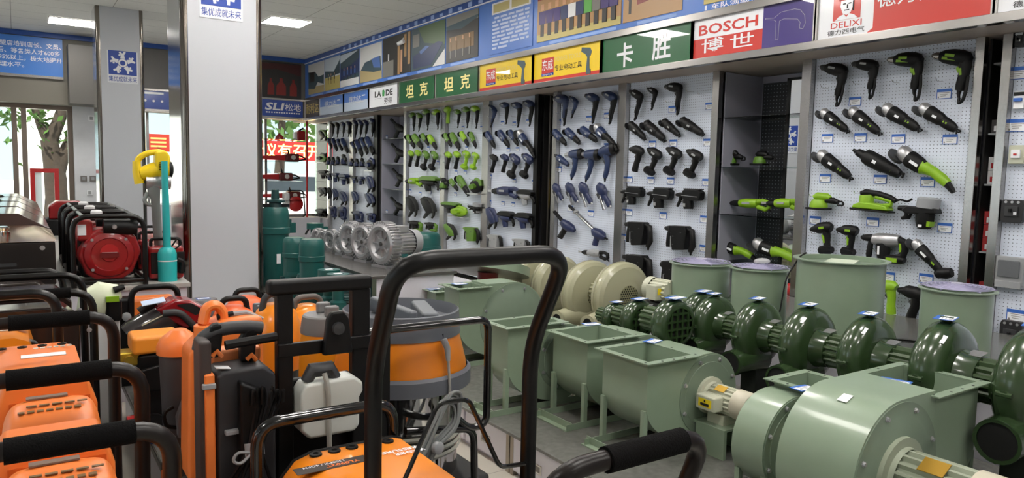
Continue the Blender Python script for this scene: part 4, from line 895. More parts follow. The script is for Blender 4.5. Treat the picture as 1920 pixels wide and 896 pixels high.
rows(P0, 'nearest the glass corner', 'blue tools nearest the glass corner', [
 [('drill', 'k', (620, 232, 624, 257)), ('drill', 'k', (628, 231, 633, 258)), ('drill', 'n', (639, 230, 644, 257)), ('drill', 'n', (649, 229, 654, 257))],
 [('grinder', 'n', (615, 260, 623, 279)), ('grinder', 'n', (623, 260, 633, 284)), ('grinder', 'n', (632, 262, 643, 283)), ('grinder', 'b', (640, 261, 654, 288))],
 [('palm_sander', 'n', (614, 294, 621, 309)), ('palm_sander', 'n', (622, 294, 629, 310)), ('palm_sander', 'n', (631, 293, 638, 309)), ('palm_sander', 'n', (640, 289, 652, 310))],
 [('planer', 'n', (612, 324, 622, 340)), ('planer', 'nn', (624, 323, 635, 344)), ('planer', 'nn', (637, 325, 653, 350))],
 [('jigsaw', 'k', (614, 350, 622, 374)), ('jigsaw', 'nn', (623, 352, 634, 378)), ('jigsaw', 'nn', (636, 357, 652, 388))],
 [('hammer', 'nn', (618, 385, 630, 412)), ('hammer', 'nn', (634, 386, 649, 417))]])
for y, z in ((1300, 172), (1322, 178)):
    p = at(y, z, X=BX); hook(p.y, p.z, P5)
for x, y in ((1040, 463), (1074, 463)):
    p = at(x, y, X=BX); hook(p.y, p.z, P4)
# ------------------------------------------------------------------ price cards hung on the boards
def card_proto():
    t = thing('price_card', '-', 'price card'); MB().box(-.05, .05, -.034, .034, -.002, 0).build('holder', BLUEC, t)
    MB().box(-.045, .045, -.03, .014, 0, .001).build('white_insert', PAPER, t)
    l = MB()
    for k in range(3): l.box(-.03+k*.004, .036-k*.012, .006-k*.011, .009-k*.011, .001, .0014)
    l.box(-.04, -.032, -.028, -.016, .001, .0014); l.build('print', M('print_grey', (150, 158, 172), .6), t); return t
CARD = card_proto(); _cu = []
def card(mtx, label, grp, s=1.):
    if not _cu: o = CARD; _cu.append(1)
    else: o = dup(CARD, label)
    o['label'] = label; o['group'] = grp; o.matrix_world = mtx @ Matrix.Diagonal((s, s, 1, 1)); return o
CW = ('first', 'second', 'third', 'fourth', 'fifth', 'sixth', 'seventh', 'eighth', 'ninth', 'tenth', 'eleventh', 'twelfth', 'thirteenth')
def cards(pts, bname, s=1.):
    for i, (x, y) in enumerate(pts):
        p = at(x, y, X=BX-.006); card(onwall(BX-.006, p.y, p.z), 'blue headed price card, %s in reading order, board %s' % (CW[i], bname), 'price cards on the boards', s)
cards([(1603, 190), (1770, 176), (1551, 259), (1613, 258), (1684, 260), (1781, 261)], 'below the helmeted man sign')
for i, (x, y, n) in enumerate(((1547, 334, 'leftmost under the third row'), (1650, 336, 'under the straight grinder'), (1739, 341, 'left of the lime handled grinder tail'), (1528, 413, 'under the lime palm sander'), (1636, 416, 'under the lime orbital sander'), (1771, 427, 'right of the trim router'), (1665, 518, 'under the silver rotary hammer'), (1736, 522, 'beside the cordless grinder foot'))):
    p = at(x, y, X=BX-.006); card(onwall(BX-.006, p.y, p.z), 'blue headed price card %s, board below the helmeted man' % n, 'price cards on the boards')
cards([(1260, 205), (1330, 199), (1223, 270), (1262, 268), (1326, 267), (1179, 337), (1220, 338), (1257, 339), (1324, 342), (1179, 398), (1243, 404), (1320, 411)], 'under the plain green sign')
for x, y, n in ((1175, 445, 'left of'), (1319, 466, 'right of')):
    p = at(x, y, X=BX-.006); card(onwall(BX-.006, p.y, p.z), 'blue headed price card %s the pair of black demolition hammers' % n, 'price cards on the boards')
cards([(1047, 229), (1104, 223), (1138, 217), (1138, 274), (1048, 317), (1041, 385), (1069, 391), (1108, 400)], 'under the right yellow sign')
cards([(921, 234), (942, 231), (964, 232), (990, 228), (953, 281), (970, 280), (988, 276), (919, 331), (964, 339), (1001, 342), (918, 379), (943, 381), (962, 383)], 'under the left yellow sign', .8)
cards([(868, 240), (903, 240), (837, 278), (858, 280), (875, 278), (836, 322), (855, 323), (872, 323), (836, 363), (854, 364)], 'under the right dark green sign', .8)
cards([(803, 278), (821, 305), (769, 358), (788, 363), (806, 360)], 'under the left dark green sign', .8)
cards([(1908, 137), (1907, 235), (1906, 592)], 'of breakers at the right edge', 1.2)
# ------------------------------------------------------------------ breakers on the rightmost board
def breaker(px, py, w_, h_, name, label, parts):
    p = at(px, py, X=BX-.001); t = thing(name, label, 'breaker', mat=onwall(BX-.001, p.y, p.z)); parts(t, w_, h_); return t
def mccb(t, w_, h_):
    MB().prism([(-w_/2, -h_*.36), (-w_*.42, -h_/2), (w_*.42, -h_/2), (w_/2, -h_*.36), (w_/2, h_*.36), (w_*.42, h_/2), (-w_*.42, h_/2), (-w_/2, h_*.36)], (0, 0, 0), (1, 0, 0), (0, 1, 0), 0, .05).build('body', M('breaker_black', (34, 34, 36), .5), t, .004)
    MB().box(-w_*.3, w_*.3, -h_*.22, h_*.22, .05, .062).build('front_cover', DGREY, t, .003); MB().box(-w_*.06, w_*.06, -h_*.05, h_*.12, .062, .085).build('toggle', BLK, t, .003)
    MB().box(w_*.12, w_*.26, -h_*.14, -h_*.02, .062, .064).build('label_plate', PAPER, t)
    for k in (-1, 0, 1): MB().cyl((k*w_*.28, h_*.4, .05), (k*w_*.28, h_*.4, .054), .009, n=8).build('terminal', SILVER, t)
breaker(1903, 396, .13, .15, 'circuit_breaker', 'black breaker above the grey meter box at the right edge', mccb)
breaker(1900, 627, .13, .19, 'circuit_breaker', 'tall black breaker under the grey meter box at the right edge', mccb)
def meter(t, w_, h_):
    MB().box(-w_/2, w_/2, -h_/2, h_/2, 0, .05).build('case', M('meter_grey', (150, 152, 154), .5), t, .008); MB().box(-w_*.38, w_*.38, -h_*.2, h_*.38, .05, .066).build('clear_cover', M('meter_cover', (120, 122, 126), .15, alpha=.7), t, .006)
    MB().box(-w_*.46, w_*.46, -h_/2-.015, -h_*.34, .0, .058).build('terminal_cover', LGREY, t, .004)
breaker(1898, 508, .17, .19, 'meter_box', 'grey meter box with clear cover at the right edge', meter)
def contactor(t, w_, h_):
    MB().box(-w_/2, w_/2, -h_/2, h_/2, 0, .045).build('body', BEIGE, t, .004); MB().box(-w_*.3, w_*.3, -h_*.2, h_*.25, .045, .06).build('front_block', PAPER, t, .003); MB().box(-w_*.1, w_*.1, -.006, .006, .06, .066).build('button', RED, t)
breaker(1911, 290, .09, .12, 'contactor', 'cream contactor near the top of the right edge board', contactor)
def dinb(t, w_, h_):
    MB().box(-w_/2, w_/2, -h_/2, h_/2, 0, .04).build('body', PAPER, t, .003); MB().box(-w_*.4, w_*.4, -h_*.1, h_*.1, .04, .06).build('toggle', BLUEC, t, .003); MB().box(-w_*.5, w_*.5, h_*.25, h_*.45, .04, .043).build('dark_terminal', BLK, t)
breaker(1915, 188, .06, .11, 'small_breaker', 'small blue and white breaker at the right edge', dinb)
breaker(1917, 76, .05, .09, 'small_breaker', 'small dark switch at the top of the right edge board', mccb)
# ------------------------------------------------------------------ tools lying on the glass shelves
def stand(k, sc, px, label, X=5.62):
    o = hang(k, sc, px, label, None, X); o['group'] = 'tools on the glass shelves'; return o
stand('palm_sander', 'l', (1358, 281, 1400, 310), 'lime and black palm sander, left of two on the mirror alcove shelf', 5.6)
stand('palm_sander', 'l', (1412, 283, 1458, 310), 'lime and black palm sander, right of two beside the mirror', 5.68)
stand('recip_saw', 'll', (1361, 368, 1446, 400), 'lime reciprocating saw, front left on the mirror alcove shelf', 5.58)
stand('recip_saw', 'll', (1430, 368, 1506, 400), 'lime reciprocating saw, right one on the mirror alcove shelf', 5.53)
stand('large_grinder', 'kl', (1347, 456, 1420, 490), 'black and lime polisher, left one on the lowest mirror alcove shelf', 5.6)
stand('large_grinder', 'kl', (1410, 455, 1500, 497), 'black and lime polisher, right one on the lowest mirror alcove shelf', 5.56)
for (x, y), n in zip(((745, 242), (746, 288), (748, 335), (745, 388)), ('topmost', 'second', 'third', 'lowest')):
    stand('chain_tool', 'gk', (x-13, y-20, x+14, y+18), 'black green edged pruning saw on the %s shelf of the far grey alcove' % n, 5.55)
for (x, y), n in zip(((725, 257), (725, 396)), ('top', 'lowest')):
    p = at(x, y, X=5.5); card(onwall(5.5, p.y, p.z), 'small white price card on the %s shelf of the far grey alcove' % n, 'price cards on the far shelves', .8)
p = at(1485, 545, X=5.5); t = thing('power_tool', 'red and black power tool glimpsed between the green ducts', 'tool', mat=onwall(5.5, p.y, p.z))
limb([(-.1, .0), (0, .01), (.1, .0)], [.05, .06, .05]).build('body', RED, t); limb([(-.12, .05), (0, .09), (.06, .06)], [.02, .024, .02]).build('handle', BLK, t)
# ================================================================== right platform and its fans
STONE = M('platform_top', (104, 104, 100), .22, noise=.18, nscale=30)
LAM = M('drawer_white', (206, 204, 212), .35); EDGE = M('edge_strip', (150, 140, 126), .35, .5)
def slab(name, label, cat, top, base, m=STONE, mb_=LAM, bev=.003):
    t = thing(name, label, cat, (top[0], top[2], 0)); o = V((top[0], top[2], 0))
    def bx(q): return MB().box(q[0]-o.x, q[1]-o.x, q[2]-o.y, q[3]-o.y, q[4], q[5])
    bx(top).build('top_slab', m, t, bev)
    if base: bx(base).build('base_panel', mb_, t)
    return t
slab('display_platform', 'long low fan platform with a dark stone top over white drawers', 'platform', (2.11, 3.9, -.6, 4.92, .222, .24), None)
slab('display_platform', 'short far stretch of the fan platform under the last cream blowers', 'platform', (3.0, 3.9, 4.93, 6.05, .222, .24), (3.02, 3.88, 4.95, 6.03, 0, .22))
slab('rear_ledge', 'raised ledge behind the fans carrying the round ducts', 'platform', (3.905, 5.34, -.6, 3.98, .60, .62), (3.92, 5.34, -.58, 3.96, 0, .598))
for i, (y0, y1) in enumerate(((3.155, 4.1), (2.2, 3.145), (1.2, 2.19), (.2, 1.19), (4.11, 4.9))):
    t = thing('drawer_unit', ('white low drawer unit under the fans, second from the near end of those seen', 'white low drawer unit under the fans with its recessed pull in view', 'white low drawer unit under the nearest fans, hidden by the handle', 'white low drawer unit under the fans at the right, out of view', 'white low drawer unit under the far end of the fan platform')[i], 'drawer', (2.134, (y0+y1)/2, 0))
    h = (y1-y0)/2
    MB().box(.03, 1.7, -h, h, .0, .22).build('carcass', LAM, t)
    for k in (-1, 1):
        d_ = MB().box(0, .03, min(k*.012, k*(h-.03)), max(k*.012, k*(h-.03)), .03, .215).build('drawer', LAM, t, .003)
        MB().box(-.004, .0, k*h*.5-.05, k*h*.5+.05, .09, .14).build('pull', STEEL, d_, .004); MB().box(-.005, -.003, k*h*.5-.035, k*h*.5+.035, .1, .13).build('pull_recess', DSTEEL, d_)
    MB().box(.0, .03, -h, -h+.03, .0, .22).box(.0, .03, h-.03, h, 0, .22).build('end_strip', EDGE, t)
ZP = .24
YTX = MB()
def bolts(t, pts, ax, r=.009, l=.01, m=None):
    b0 = None
    for p in pts:
        if b0 is None: b0 = MB().lathe((0, 0, 0), ax, [(0, r*1.3), (.003, r*1.3), (.003, r), (l, r*.9), (l, 0)], 8).build('bolt', m or SILVER, t)
        else: b0 = b0.copy(); COL.objects.link(b0); b0.parent = t
        b0.location = p
def finned(mb, c, ax, l, r, n=18, depth=.14, cut=None):
    """motor barrel with lengthwise fins"""
    prof = []
    c = V(c); ax = V(ax).normalized(); a = V((0, 0, 1)); b = ax.cross(a); pts0 = []; k = n*4
    poly = []
    for i in range(k):
        q = 2*pi*i/k; rr = r if i % 4 in (0, 1) else r*(1-depth); poly.append((cos(q)*rr, sin(q)*rr))
    mb.prism(poly, c, a, b, 0, l) if a.cross(b).dot(ax) > 0 else mb.prism(poly, c, b, a, 0, l)
def motor(t, c, ax, l, r, m, box=None, plate_=True, cowl=None, side=-1):
    """motor on a fan, axis ax; box on the given side with a yellow warning label"""
    c = V(c); ax = V(ax)
    mb = MB(); mb.lathe(c, ax, [(0, 0), (0, r*1.35), (.018, r*1.35), (.02, r*1.05), (.04, r*1.02)], 24); mb.build('motor_flange', m, t)
    mb = MB(); finned(mb, c+ax*.03, ax, l, r); mb.build('motor', m, t)
    MB().lathe(c+ax*(l*.92), ax, [(0, r*.9), (0, r*1.06), (l*.3, r*1.06), (l*.38, r*.9), (l*.39, .0)], 24).build('fan_cowl', cowl or m, t)
    if box:
        bx = MB().box(-r*.55, r*.45, -l*.3, l*.3, -r*.55, r*.5, None, None); bx.v = [v+c+ax*(l*.42)+V((side*r*1.25, 0, 0)) for v in bx.v]; bo = bx.build('terminal_box', m, t, .008)
        q = c+ax*(l*.42)+V((side*r*(1.25+.55), 0, 0))
        MB().box(-.0015, .0015, -l*.2, l*.2, -r*.3, r*.28).build('warning_label', YLAB, bo).location = q
        MB().box(-.003, -.0012, -l*.13, l*.13, -r*.2, -r*.02).box(-.003, -.0012, -l*.02, l*.02, .05*r, .2*r).build('label_print', INK, bo).location = q+V((-.0005, 0, 0))
    if plate_:
        R = Matrix.Rotation(-.5, 3, 'Y'); MB().box(-r*.3, r*.3, -l*.16, l*.14, r*1.0, r*1.03, R, c+ax*(l*.5)).build('name_plate', BRASS, t)
def fan(label, xo0, xo1, y0, y1, zt, cx, cz, R, zb=None, mside=-1, mr=.07, ml=.2, mm=None, motor_on=True, rl=None, grp=None, feet=True, label_box=True):
    """sheet metal scroll fan: scroll seen along y, square outlet with flange facing up"""
    left = (xo0+xo1)/2 < cx; X0 = cx; t = thing('centrifugal_fan', label, 'fan', (cx, y0, ZP), 0, grp)
    lo = V((cx, y0, ZP)); zt -= ZP; cz -= ZP; a, b = xo0-cx, xo1-cx; D = y1-y0
    Rb = cz-(zb-ZP if zb else .03); zc = zt-.16; P = []
    s = 1 if left else -1; oe, ie = (a, b) if left else (b, a)     # outer and inner wall of the outlet
    n = 14
    for i in range(n+1):                                           # outer wall curls under
        q = pi+pi/2*i/n; P.append((s*cos(q)*abs(oe), cz+sin(q)*Rb))
    for i in range(1, 2*n+1):                                      # round side
        q = -pi/2+pi*i/(2*n); rr = Rb+(R-Rb)*min(1, i/n); P.append((s*cos(q)*R, cz+sin(q)*rr))
    if s*ie < -.005 and cz+R > zc: P.append((ie, cz+R)); P.append((ie, zc))
    else:
        P = [p for p in P if not (p[1] > cz and s*p[0] <= s*ie and s*p[0] > -R*1.01 and p[1] > zc+.001)]; P.append((ie, max(min(zc, cz+R), zc)))
    P.append((oe, zc))
    MB().prism(P, (0, 0, 0), (1, 0, 0), (0, 0, 1), -D, 0, True).build('scroll_housing', FANGREEN, t, ang=30)
    w_ = .006; lo_, hi = min(a, b), max(a, b)
    MB().box(lo_, lo_+w_, 0, D, zc, zt-.006).box(hi-w_, hi, 0, D, zc, zt-.006).box(lo_+w_+.0002, hi-w_-.0002, 0, w_, zc, zt-.006).box(lo_+w_+.0002, hi-w_-.0002, D-w_, D, zc, zt-.006).build('outlet_duct', FANGREEN, t)
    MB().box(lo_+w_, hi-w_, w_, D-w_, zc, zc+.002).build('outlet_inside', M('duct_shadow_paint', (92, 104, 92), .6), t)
    e = .035; fl = MB()
    for q in ((lo_-e, lo_+w_, -e, D+e), (hi-w_, hi+e, -e, D+e), (lo_+w_+.0002, hi-w_-.0002, -e, w_), (lo_+w_+.0002, hi-w_-.0002, D-w_, D+e)): fl.box(q[0], q[1], q[2], q[3], zt-.005, zt)
    f_ = fl.build('outlet_flange', FANGREEN, t)
    hb = None
    hp = [(lo_-e/2, y) for y in (0, D*.5, D)]+[(hi+e/2, y) for y in (0, D*.5, D)]+[((lo_+hi)/2, -e/2), ((lo_+hi)/2, D+e/2), (lo_+(hi-lo_)*.25, -e/2), (lo_+(hi-lo_)*.75, -e/2)]
    for x, y in hp:
        if hb is None: hb = MB().lathe((0, 0, 0), (0, 0, 1), [(.0, .006), (.0006, .006), (.0006, 0)], 8).build('bolt_hole', HOLE, f_)
        else: hb = hb.copy(); COL.objects.link(hb); hb.parent = f_
        hb.location = (x, y, zt)
    Rp = R*1.0
    MB().lathe((0, 0, cz), (0, -1, 0), [(0, 0), (0, Rp*.97), (.004, Rp*.97), (.004, Rp*.80), (.006, Rp*.79), (.006, 0)], 48).build('front_plate', FANFACE, t)
    bolts(t, [(cos(k*2*pi/8+.4)*Rp*.88, -.004, cz+sin(k*2*pi/8+.4)*Rp*.88) for k in range(8)], (0, -1, 0))
    if motor_on:
        motor(t, (0, -.006, cz), (0, -1, 0), ml, mr, mm or BEIGE, box=label_box, cowl=M('cowl_beige', (196, 190, 170), .4), side=mside)
        bk = MB(); bk.box(-mr*1.5, mr*1.5, -ml-.0, -.0, cz-mr*1.75, cz-mr*1.6).box(-mr*1.5+.001, -mr*1.5+.02, -ml+.001, -.02, .0, cz-mr*1.752).box(mr*1.5-.02, mr*1.5-.001, -ml+.001, -.02, 0, cz-mr*1.752)
        bk.build('motor_bracket', FANGREEN, t); MB().box(-mr*.8, mr*.8, -ml*.75, -ml*.25, cz-mr*1.62, cz-mr*.9).build('motor_foot', BEIGE, t)
    if feet:
        ft = MB(); x0 = oe
        def bb(xa, xb, *q): ft.box(min(xa, xb), max(xa, xb), *q)
        ya, yb = -.0, D
        bb(x0-s*.13, x0-s*.09, ya, yb, 0, .006); bb(x0-s*.0955, x0-s*.0905, ya+.0002, yb-.0002, .0012, .04)
        for y in (ya, yb-.028):
            bb(x0-s*.128, s*R*.9, y+.0004, y+.0276, .0003, .0055); bb(x0-s*.127, s*R*.898, y+.0012, y+.005, .001, .035); bb(x0-s*.012, x0+s*.014, y+.0022, y+.0262, .002, cz-.02); bb(s*R*.75, s*(R*.75+.026), y+.0022, y+.0262, .002, cz-R*.5)
        ft.build('foot_frame', FANGREEN, t)
    return t
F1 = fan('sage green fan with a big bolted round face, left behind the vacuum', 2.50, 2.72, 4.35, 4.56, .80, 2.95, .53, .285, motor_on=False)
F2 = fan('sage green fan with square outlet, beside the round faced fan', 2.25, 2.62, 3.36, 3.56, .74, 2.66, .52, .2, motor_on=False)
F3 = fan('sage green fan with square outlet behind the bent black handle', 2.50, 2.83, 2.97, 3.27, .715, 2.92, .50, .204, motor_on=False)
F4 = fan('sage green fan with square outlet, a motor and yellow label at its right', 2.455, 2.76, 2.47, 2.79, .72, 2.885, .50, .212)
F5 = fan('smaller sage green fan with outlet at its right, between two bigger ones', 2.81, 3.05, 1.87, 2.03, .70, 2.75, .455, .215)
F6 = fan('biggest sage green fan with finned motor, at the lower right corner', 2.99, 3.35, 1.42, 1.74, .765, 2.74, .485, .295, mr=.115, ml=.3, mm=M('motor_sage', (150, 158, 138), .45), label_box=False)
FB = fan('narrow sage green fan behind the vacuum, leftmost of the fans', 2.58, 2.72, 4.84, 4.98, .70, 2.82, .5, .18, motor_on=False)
for f_, y, x in ((F5, .12, -.12),): pass
tb = lambda x, y, z, lab, rz=0., s=1., tilt=0.: card(Matrix.Translation((x, y, z)) @ Matrix.Rotation(rz, 4, 'Z') @ Matrix.Rotation(tilt, 4, 'X'), lab, 'price cards lying on the fans', s)
tb(2.79, 2.78, .7235, 'price card lying on the outlet of the fan with yellow motor label', .3)
tb(2.79, 1.87, .7035, 'blue price card on the outlet edge of the smaller fan', -.1); tb(3.02, 1.60, .7685, 'blue price card on the outlet edge of the biggest fan', -1.3, 1.2)
tb(2.60, 4.52, .8035, 'price card on the narrow outlet of the round faced fan', .1); tb(2.62, 4.95, .7035, 'price card on the leftmost narrow outlet'); tb(2.80, 3.3, .7185, 'pale price card on the outlet behind the black handle', -.2)
tag(MB().box(-.025, .025, -.0008, .0008, -.02, .02).build('sticker', PAPER), 'small white sticker on the drum of the biggest fan', 'sticker')
st = [o for o in COL.objects if o.name == 'sticker'][0]; st.matrix_world = Matrix.Translation((2.66, 1.58, .485+.297)) @ Matrix.Rotation(1.3, 4, 'X') @ Matrix.Rotation(.3, 4, 'Y'); st.location = (2.63, 1.58, .485+.2775); st.rotation_euler = (radians(90), 0, radians(90)); st.rotation_euler = Matrix.Rotation(-.38, 3, 'Y').to_4x4().to_euler(); st.rotation_euler.x = pi/2; st.rotation_euler = (V((-.37, 0, .93)).to_track_quat('Y', 'X')).to_euler()
# ------------------------------------------------------------------ dark green volute blowers
def blower(label, x, y, z, R, ml, label2, base=ZP, tagz=True):
    t = thing('volute_blower', label, 'blower', (x, y, base)); c = V((0, 0, z-base)); W = R*.33
    MB().lathe(c, (0, -1, 0), [(-W*.95, 0), (-W*.95, R*.6), (-W*.85, R*.82), (-W*.5, R*.96), (0, R), (W*.45, R*.97), (W*.85, R*.86), (W*1.02, R*.7), (W*1.1, R*.45), (W*1.12, 0)], 40).build('volute', OLIVE, t, ang=60)
    MB().lathe(c+V((0, -W*1.1, 0)), (0, -1, 0), [(0, R*.5), (R*.12, R*.46), (R*.34, R*.44), (R*.36, R*.36), (R*.36, 0)], 28).build('motor_neck', OLIVE, t)
    mb = MB(); finned(mb, c+V((0, -W*1.1-R*.34, 0)), (0, -1, 0), ml, R*.42, 16, .14); mb.build('motor', OLIVE2, t)
    MB().lathe(c+V((0, -W*1.1-R*.34-ml, 0)), (0, -1, 0), [(0, R*.42), (.025, R*.42), (.035, R*.3), (.035, 0)], 24).build('fan_cowl', OLIVE, t)
    bl = c.z-R*.72
    pz = max(bl, R*.38); p = MB(); p.tube([(R*.2, 0, pz), (-R*.3, 0, pz), (-R*1.15, 0, pz-.01)], [R*.42, R*.4, R*.36], 20, caps=False); p.build('outlet_pipe', OLIVE, t)
    MB().lathe((-R*1.15, 0, pz-.01), (-1, 0, 0), [(-.03, 0), (-.03, R*.31), (.0, R*.31), (0, R*.37), (-.03, R*.37)], 20).build('outlet_rim', OLIVE, t); MB().lathe((-R*1.12, 0, pz-.01), (-1, 0, 0), [(0, R*.31), (.001, 0)], 20).build('outlet_dark', HOLE, t)
    MB().box(-R*.5, R*.5, -ml-W*.5, W*.8, 0, .02).box(-R*.3, R*.3, -W*.8, W*.8, .02, max(.03, c.z-R*.85)).build('base_block', M('base_dark', (30, 36, 30), .6), t)
    for q in (pi/2, pi, pi*.0): lg = MB(); lg.cyl((cos(q)*R*.93, .0, c.z+sin(q)*R*.93), (cos(q)*R*1.06, 0, c.z+sin(q)*R*1.06), R*.07, n=8); lg.cyl((cos(q)*R*1.03, -R*.12, c.z+sin(q)*R*1.03), (cos(q)*R*1.03, R*.12, c.z+sin(q)*R*1.03), R*.05, n=8).build('bolt_lug', OLIVE, t)
    R_ = Matrix.Rotation(-.15, 3, 'Y'); MB().box(-R*.12, R*.2, -R*.13, R*.13, 0, .002, R_, c+V((0, -W*1.1-R*.2, R*.455))).build('name_plate', SILVER, t)
    MB().box(-R*.1, R*.1, -R*.1, R*.1, 0, .002, Matrix.Rotation(-.65, 3, 'Y') @ Matrix.Rotation(.25, 3, 'X'), c+V((-R*.56, -W*.5, R*.74))).build('white_sticker', PAPER, t)
    if tagz: tb(x-.01, y-.0, z+R+.014, label2, .25, R*5.2, 0)
    return t
YS = [3.02, 2.70, 2.37, 2.03, 1.66, 1.30, .9]
for y, R, l, l2, z in ((3.02, .175, 'farthest of the dark green blowers with ribbed motors', 'farthest', .712), (2.70, .195, 'second farthest dark green blower with a ribbed motor', 'second farthest', .712), (2.37, .212, 'dark green blower before the widest round duct', 'third', .714), (2.03, .212, 'dark green blower left of the black cable', 'fourth', .722), (1.66, .238, 'dark green blower before the narrow round duct by the breakers', 'large right', .738), (1.30, .25, 'nearest dark green blower, cut by the right edge', 'nearest', .76)):
    blower(l, 3.55, y, z-.012, R, max(.04, y-YS[YS.index(y)+1]-R*(.33*2.1+.34)-.045), 'tilted price card on top of the %s ribbed green blower' % l2)
def grille_blower(label, l2, x, y, z, R):
    t = thing('intake_blower', label, 'blower', (x, y, ZP)); c = V((0, 0, z-ZP))
    MB().lathe(c, (0, 1, 0), [(0, R*.66), (0, R*.82), (R*.12, R*.95), (R*.35, R), (R*.65, R*.95), (R*.85, R*.75), (R*.9, 0)], 32).build('volute', OLIVE, t, ang=60)
    MB().lathe(c, (0, 1, 0), [(.012, 0), (.012, R*.66)], 28).build('intake_dark', HOLE, t)
    g = MB()
    for k in (-1.5, -.5, .5, 1.5)[0:4]:
        h = sqrt(max(.01, .66**2-(k*.3)**2))*R; g.box(k*.3*R-.006, k*.3*R+.006, -.002, .008, c.z-h, c.z+h); g.box(-h, h, 0, .008, c.z+k*.3*R-.007, c.z+k*.3*R+.007)
    g.build('intake_grille', OLIVE, t)
    mb = MB(); finned(mb, c+V((0, R*.9, 0)), (0, 1, 0), R*.9, R*.5, 14); mb.build('motor', OLIVE2, t)
    MB().box(-R*.6, R*.6, R*.05, R*.85, 0, c.z-R*.9).build('base_block', M('base_dark', (30, 36, 30), .6), t); MB().tube([(0, R*.4, c.z-R*.7), (-R*1.2, R*.4, c.z-R*.7)], R*.3, 14).build('outlet_pipe', OLIVE, t)
    MB().box(R*.35, R*.6, -.002, 0, -R*.1, R*.1, Matrix.Rotation(.5, 3, 'X'), (0, R*.04, c.z+R*.7)).build('white_sticker', PAPER, t)
    tb(x, y+R*.3, z+R+.008, l2, .2, max(.8, R*8))
for px, py, X, R, l in ((1161, 598, 3.30, .105, 'smallest'), (1206, 602, 3.28, .132, 'middle sized'), (1275, 610, 3.22, .152, 'biggest'), (1326, 590, 3.62, .14, 'rearmost')):
    p = at(px, py, X=X); grille_blower('%s dark green blower with a barred round intake' % l, 'tilted price card on the %s barred green blower' % l, p.x, p.y, p.z, R)
# ------------------------------------------------------------------ cream volute blowers
PERC = M('perforated_cream', (150, 148, 116), .4)
def holes(mb, c, R, step, rad):
    n = int(R/step)+1
    for i in range(-n, n+1):
        for j in range(-n, n+1):
            x, z = (i+.5*(j % 2))*step, j*step*.87
            if hypot(x, z) < R-rad: mb.lathe((c[0]+x, c[1], c[2]+z), (0, -1, 0), [(0, rad), (.001, 0)], 6)
def cream(label, x, y, z, R, det=True):
    t = thing('cream_blower', label, 'blower', (x, y, .62 if x > 3.9 else ZP)); b = t.location.z; c = V((0, 0, z-b)); W = R*.3
    MB().lathe(c, (0, -1, 0), [(-W, R*.4), (-W, R*.8), (-W*.7, R*.95), (-W*.25, R), (-W*.2, R*.97), (W*.2, R*.97), (W*.25, R), (W*.5, R*.96), (W*.75, R*.86), (W*.8, R*.74), (W*.95, R*.6), (W*.95, R*.5), (W*1.05, R*.36)], 44).build('volute', CREAM, t, ang=25)
    MB().lathe(c+V((0, -W*1.05, 0)), (0, -1, 0), [(0, R*.36), (.001, 0)], 28).build('intake_plate', PERC, t)
    if det: h = MB(); holes(h, (0, -W*1.05-.002, c.z), R*.36, R*.075, R*.026); h.build('intake_holes', HOLE, t)
    MB().lathe(c+V((0, W, 0)), (0, 1, 0), [(0, R*.42), (.05, R*.38), (.1, R*.25), (.1, R*.24)], 24).build('motor_cone', CREAM, t); mb = MB(); finned(mb, c+V((0, W+.09, 0)), (0, 1, 0), .14, R*.33, 16); mb.build('motor', CREAM, t)
    pz = c.z-R*.62; MB().tube([(0, 0, pz), (-R*.9, -.0, pz), (-R*1.25, -.02, pz)], [R*.34, R*.26, R*.2], 16).build('outlet_pipe', CREAM, t); q = V((-R*1.25, -.02, pz)); dr = V((-1, -.45, 0)).normalized()
    MB().lathe(q, dr, [(0, R*.12), (.0, R*.22), (.016, R*.22), (.018, R*.13), (-.03, R*.12)], 20).build('outlet_flange', CREAM, t); MB().lathe(q+dr*.012, dr, [(0, R*.13), (.001, 0)], 16).build('outlet_dark', HOLE, t)
    MB().box(-R*.45, R*.45, -W, W+.2, 0, .03).box(-R*.25, R*.25, -W*.6, W*.6, .03, max(.04, c.z-R*.9)).build('base_foot', CREAM, t)
for (px, py, R, l) in ((1165, 556, .272, 'nearest cream blower with a perforated round intake'), (1106, 550, .272, 'second cream blower, overlapped by the nearest one'), (1045, 535, .26, 'third cream blower, behind the bend of the black handle'), (1003, 520, .2, 'fourth cream blower, seen through the black handle'), (965, 512, .2, 'fifth cream blower, far end of its row')):
    p = at(px, py, X=3.85); cream(l, p.x, p.y, p.z, R, px > 1080)
p = at(1240, 545, X=3.95)
t = thing('cream_motor', 'cream motor with yellow label beside the nearest cream blower', 'motor', (p.x, p.y, .62)); c = V((0, 0, max(.1, p.z-.62)))
mb = MB(); finned(mb, c+V((.02, .08, 0)), (0, -1, 0), .16, .085, 16); mb.build('motor', BEIGE, t); MB().lathe(c+V((.02, .08, 0)), (0, 1, 0), [(0, .09), (.06, .09), (.07, .07), (.07, 0)], 20).build('fan_cowl', BEIGE, t)
bo = MB().box(-.11, -.02, -.05, .05, c.z-.06, c.z+.05).build('terminal_box', BEIGE, t, .006); MB().box(-.03, .03, -.0535, -.0505, c.z-.02, c.z+.03).build('warning_label', YLAB, bo).location = (-.06, 0, 0); MB().box(-.06, .1, -.08, .1, 0, max(.02, c.z-.085)).build('base_foot', DGREY, t)
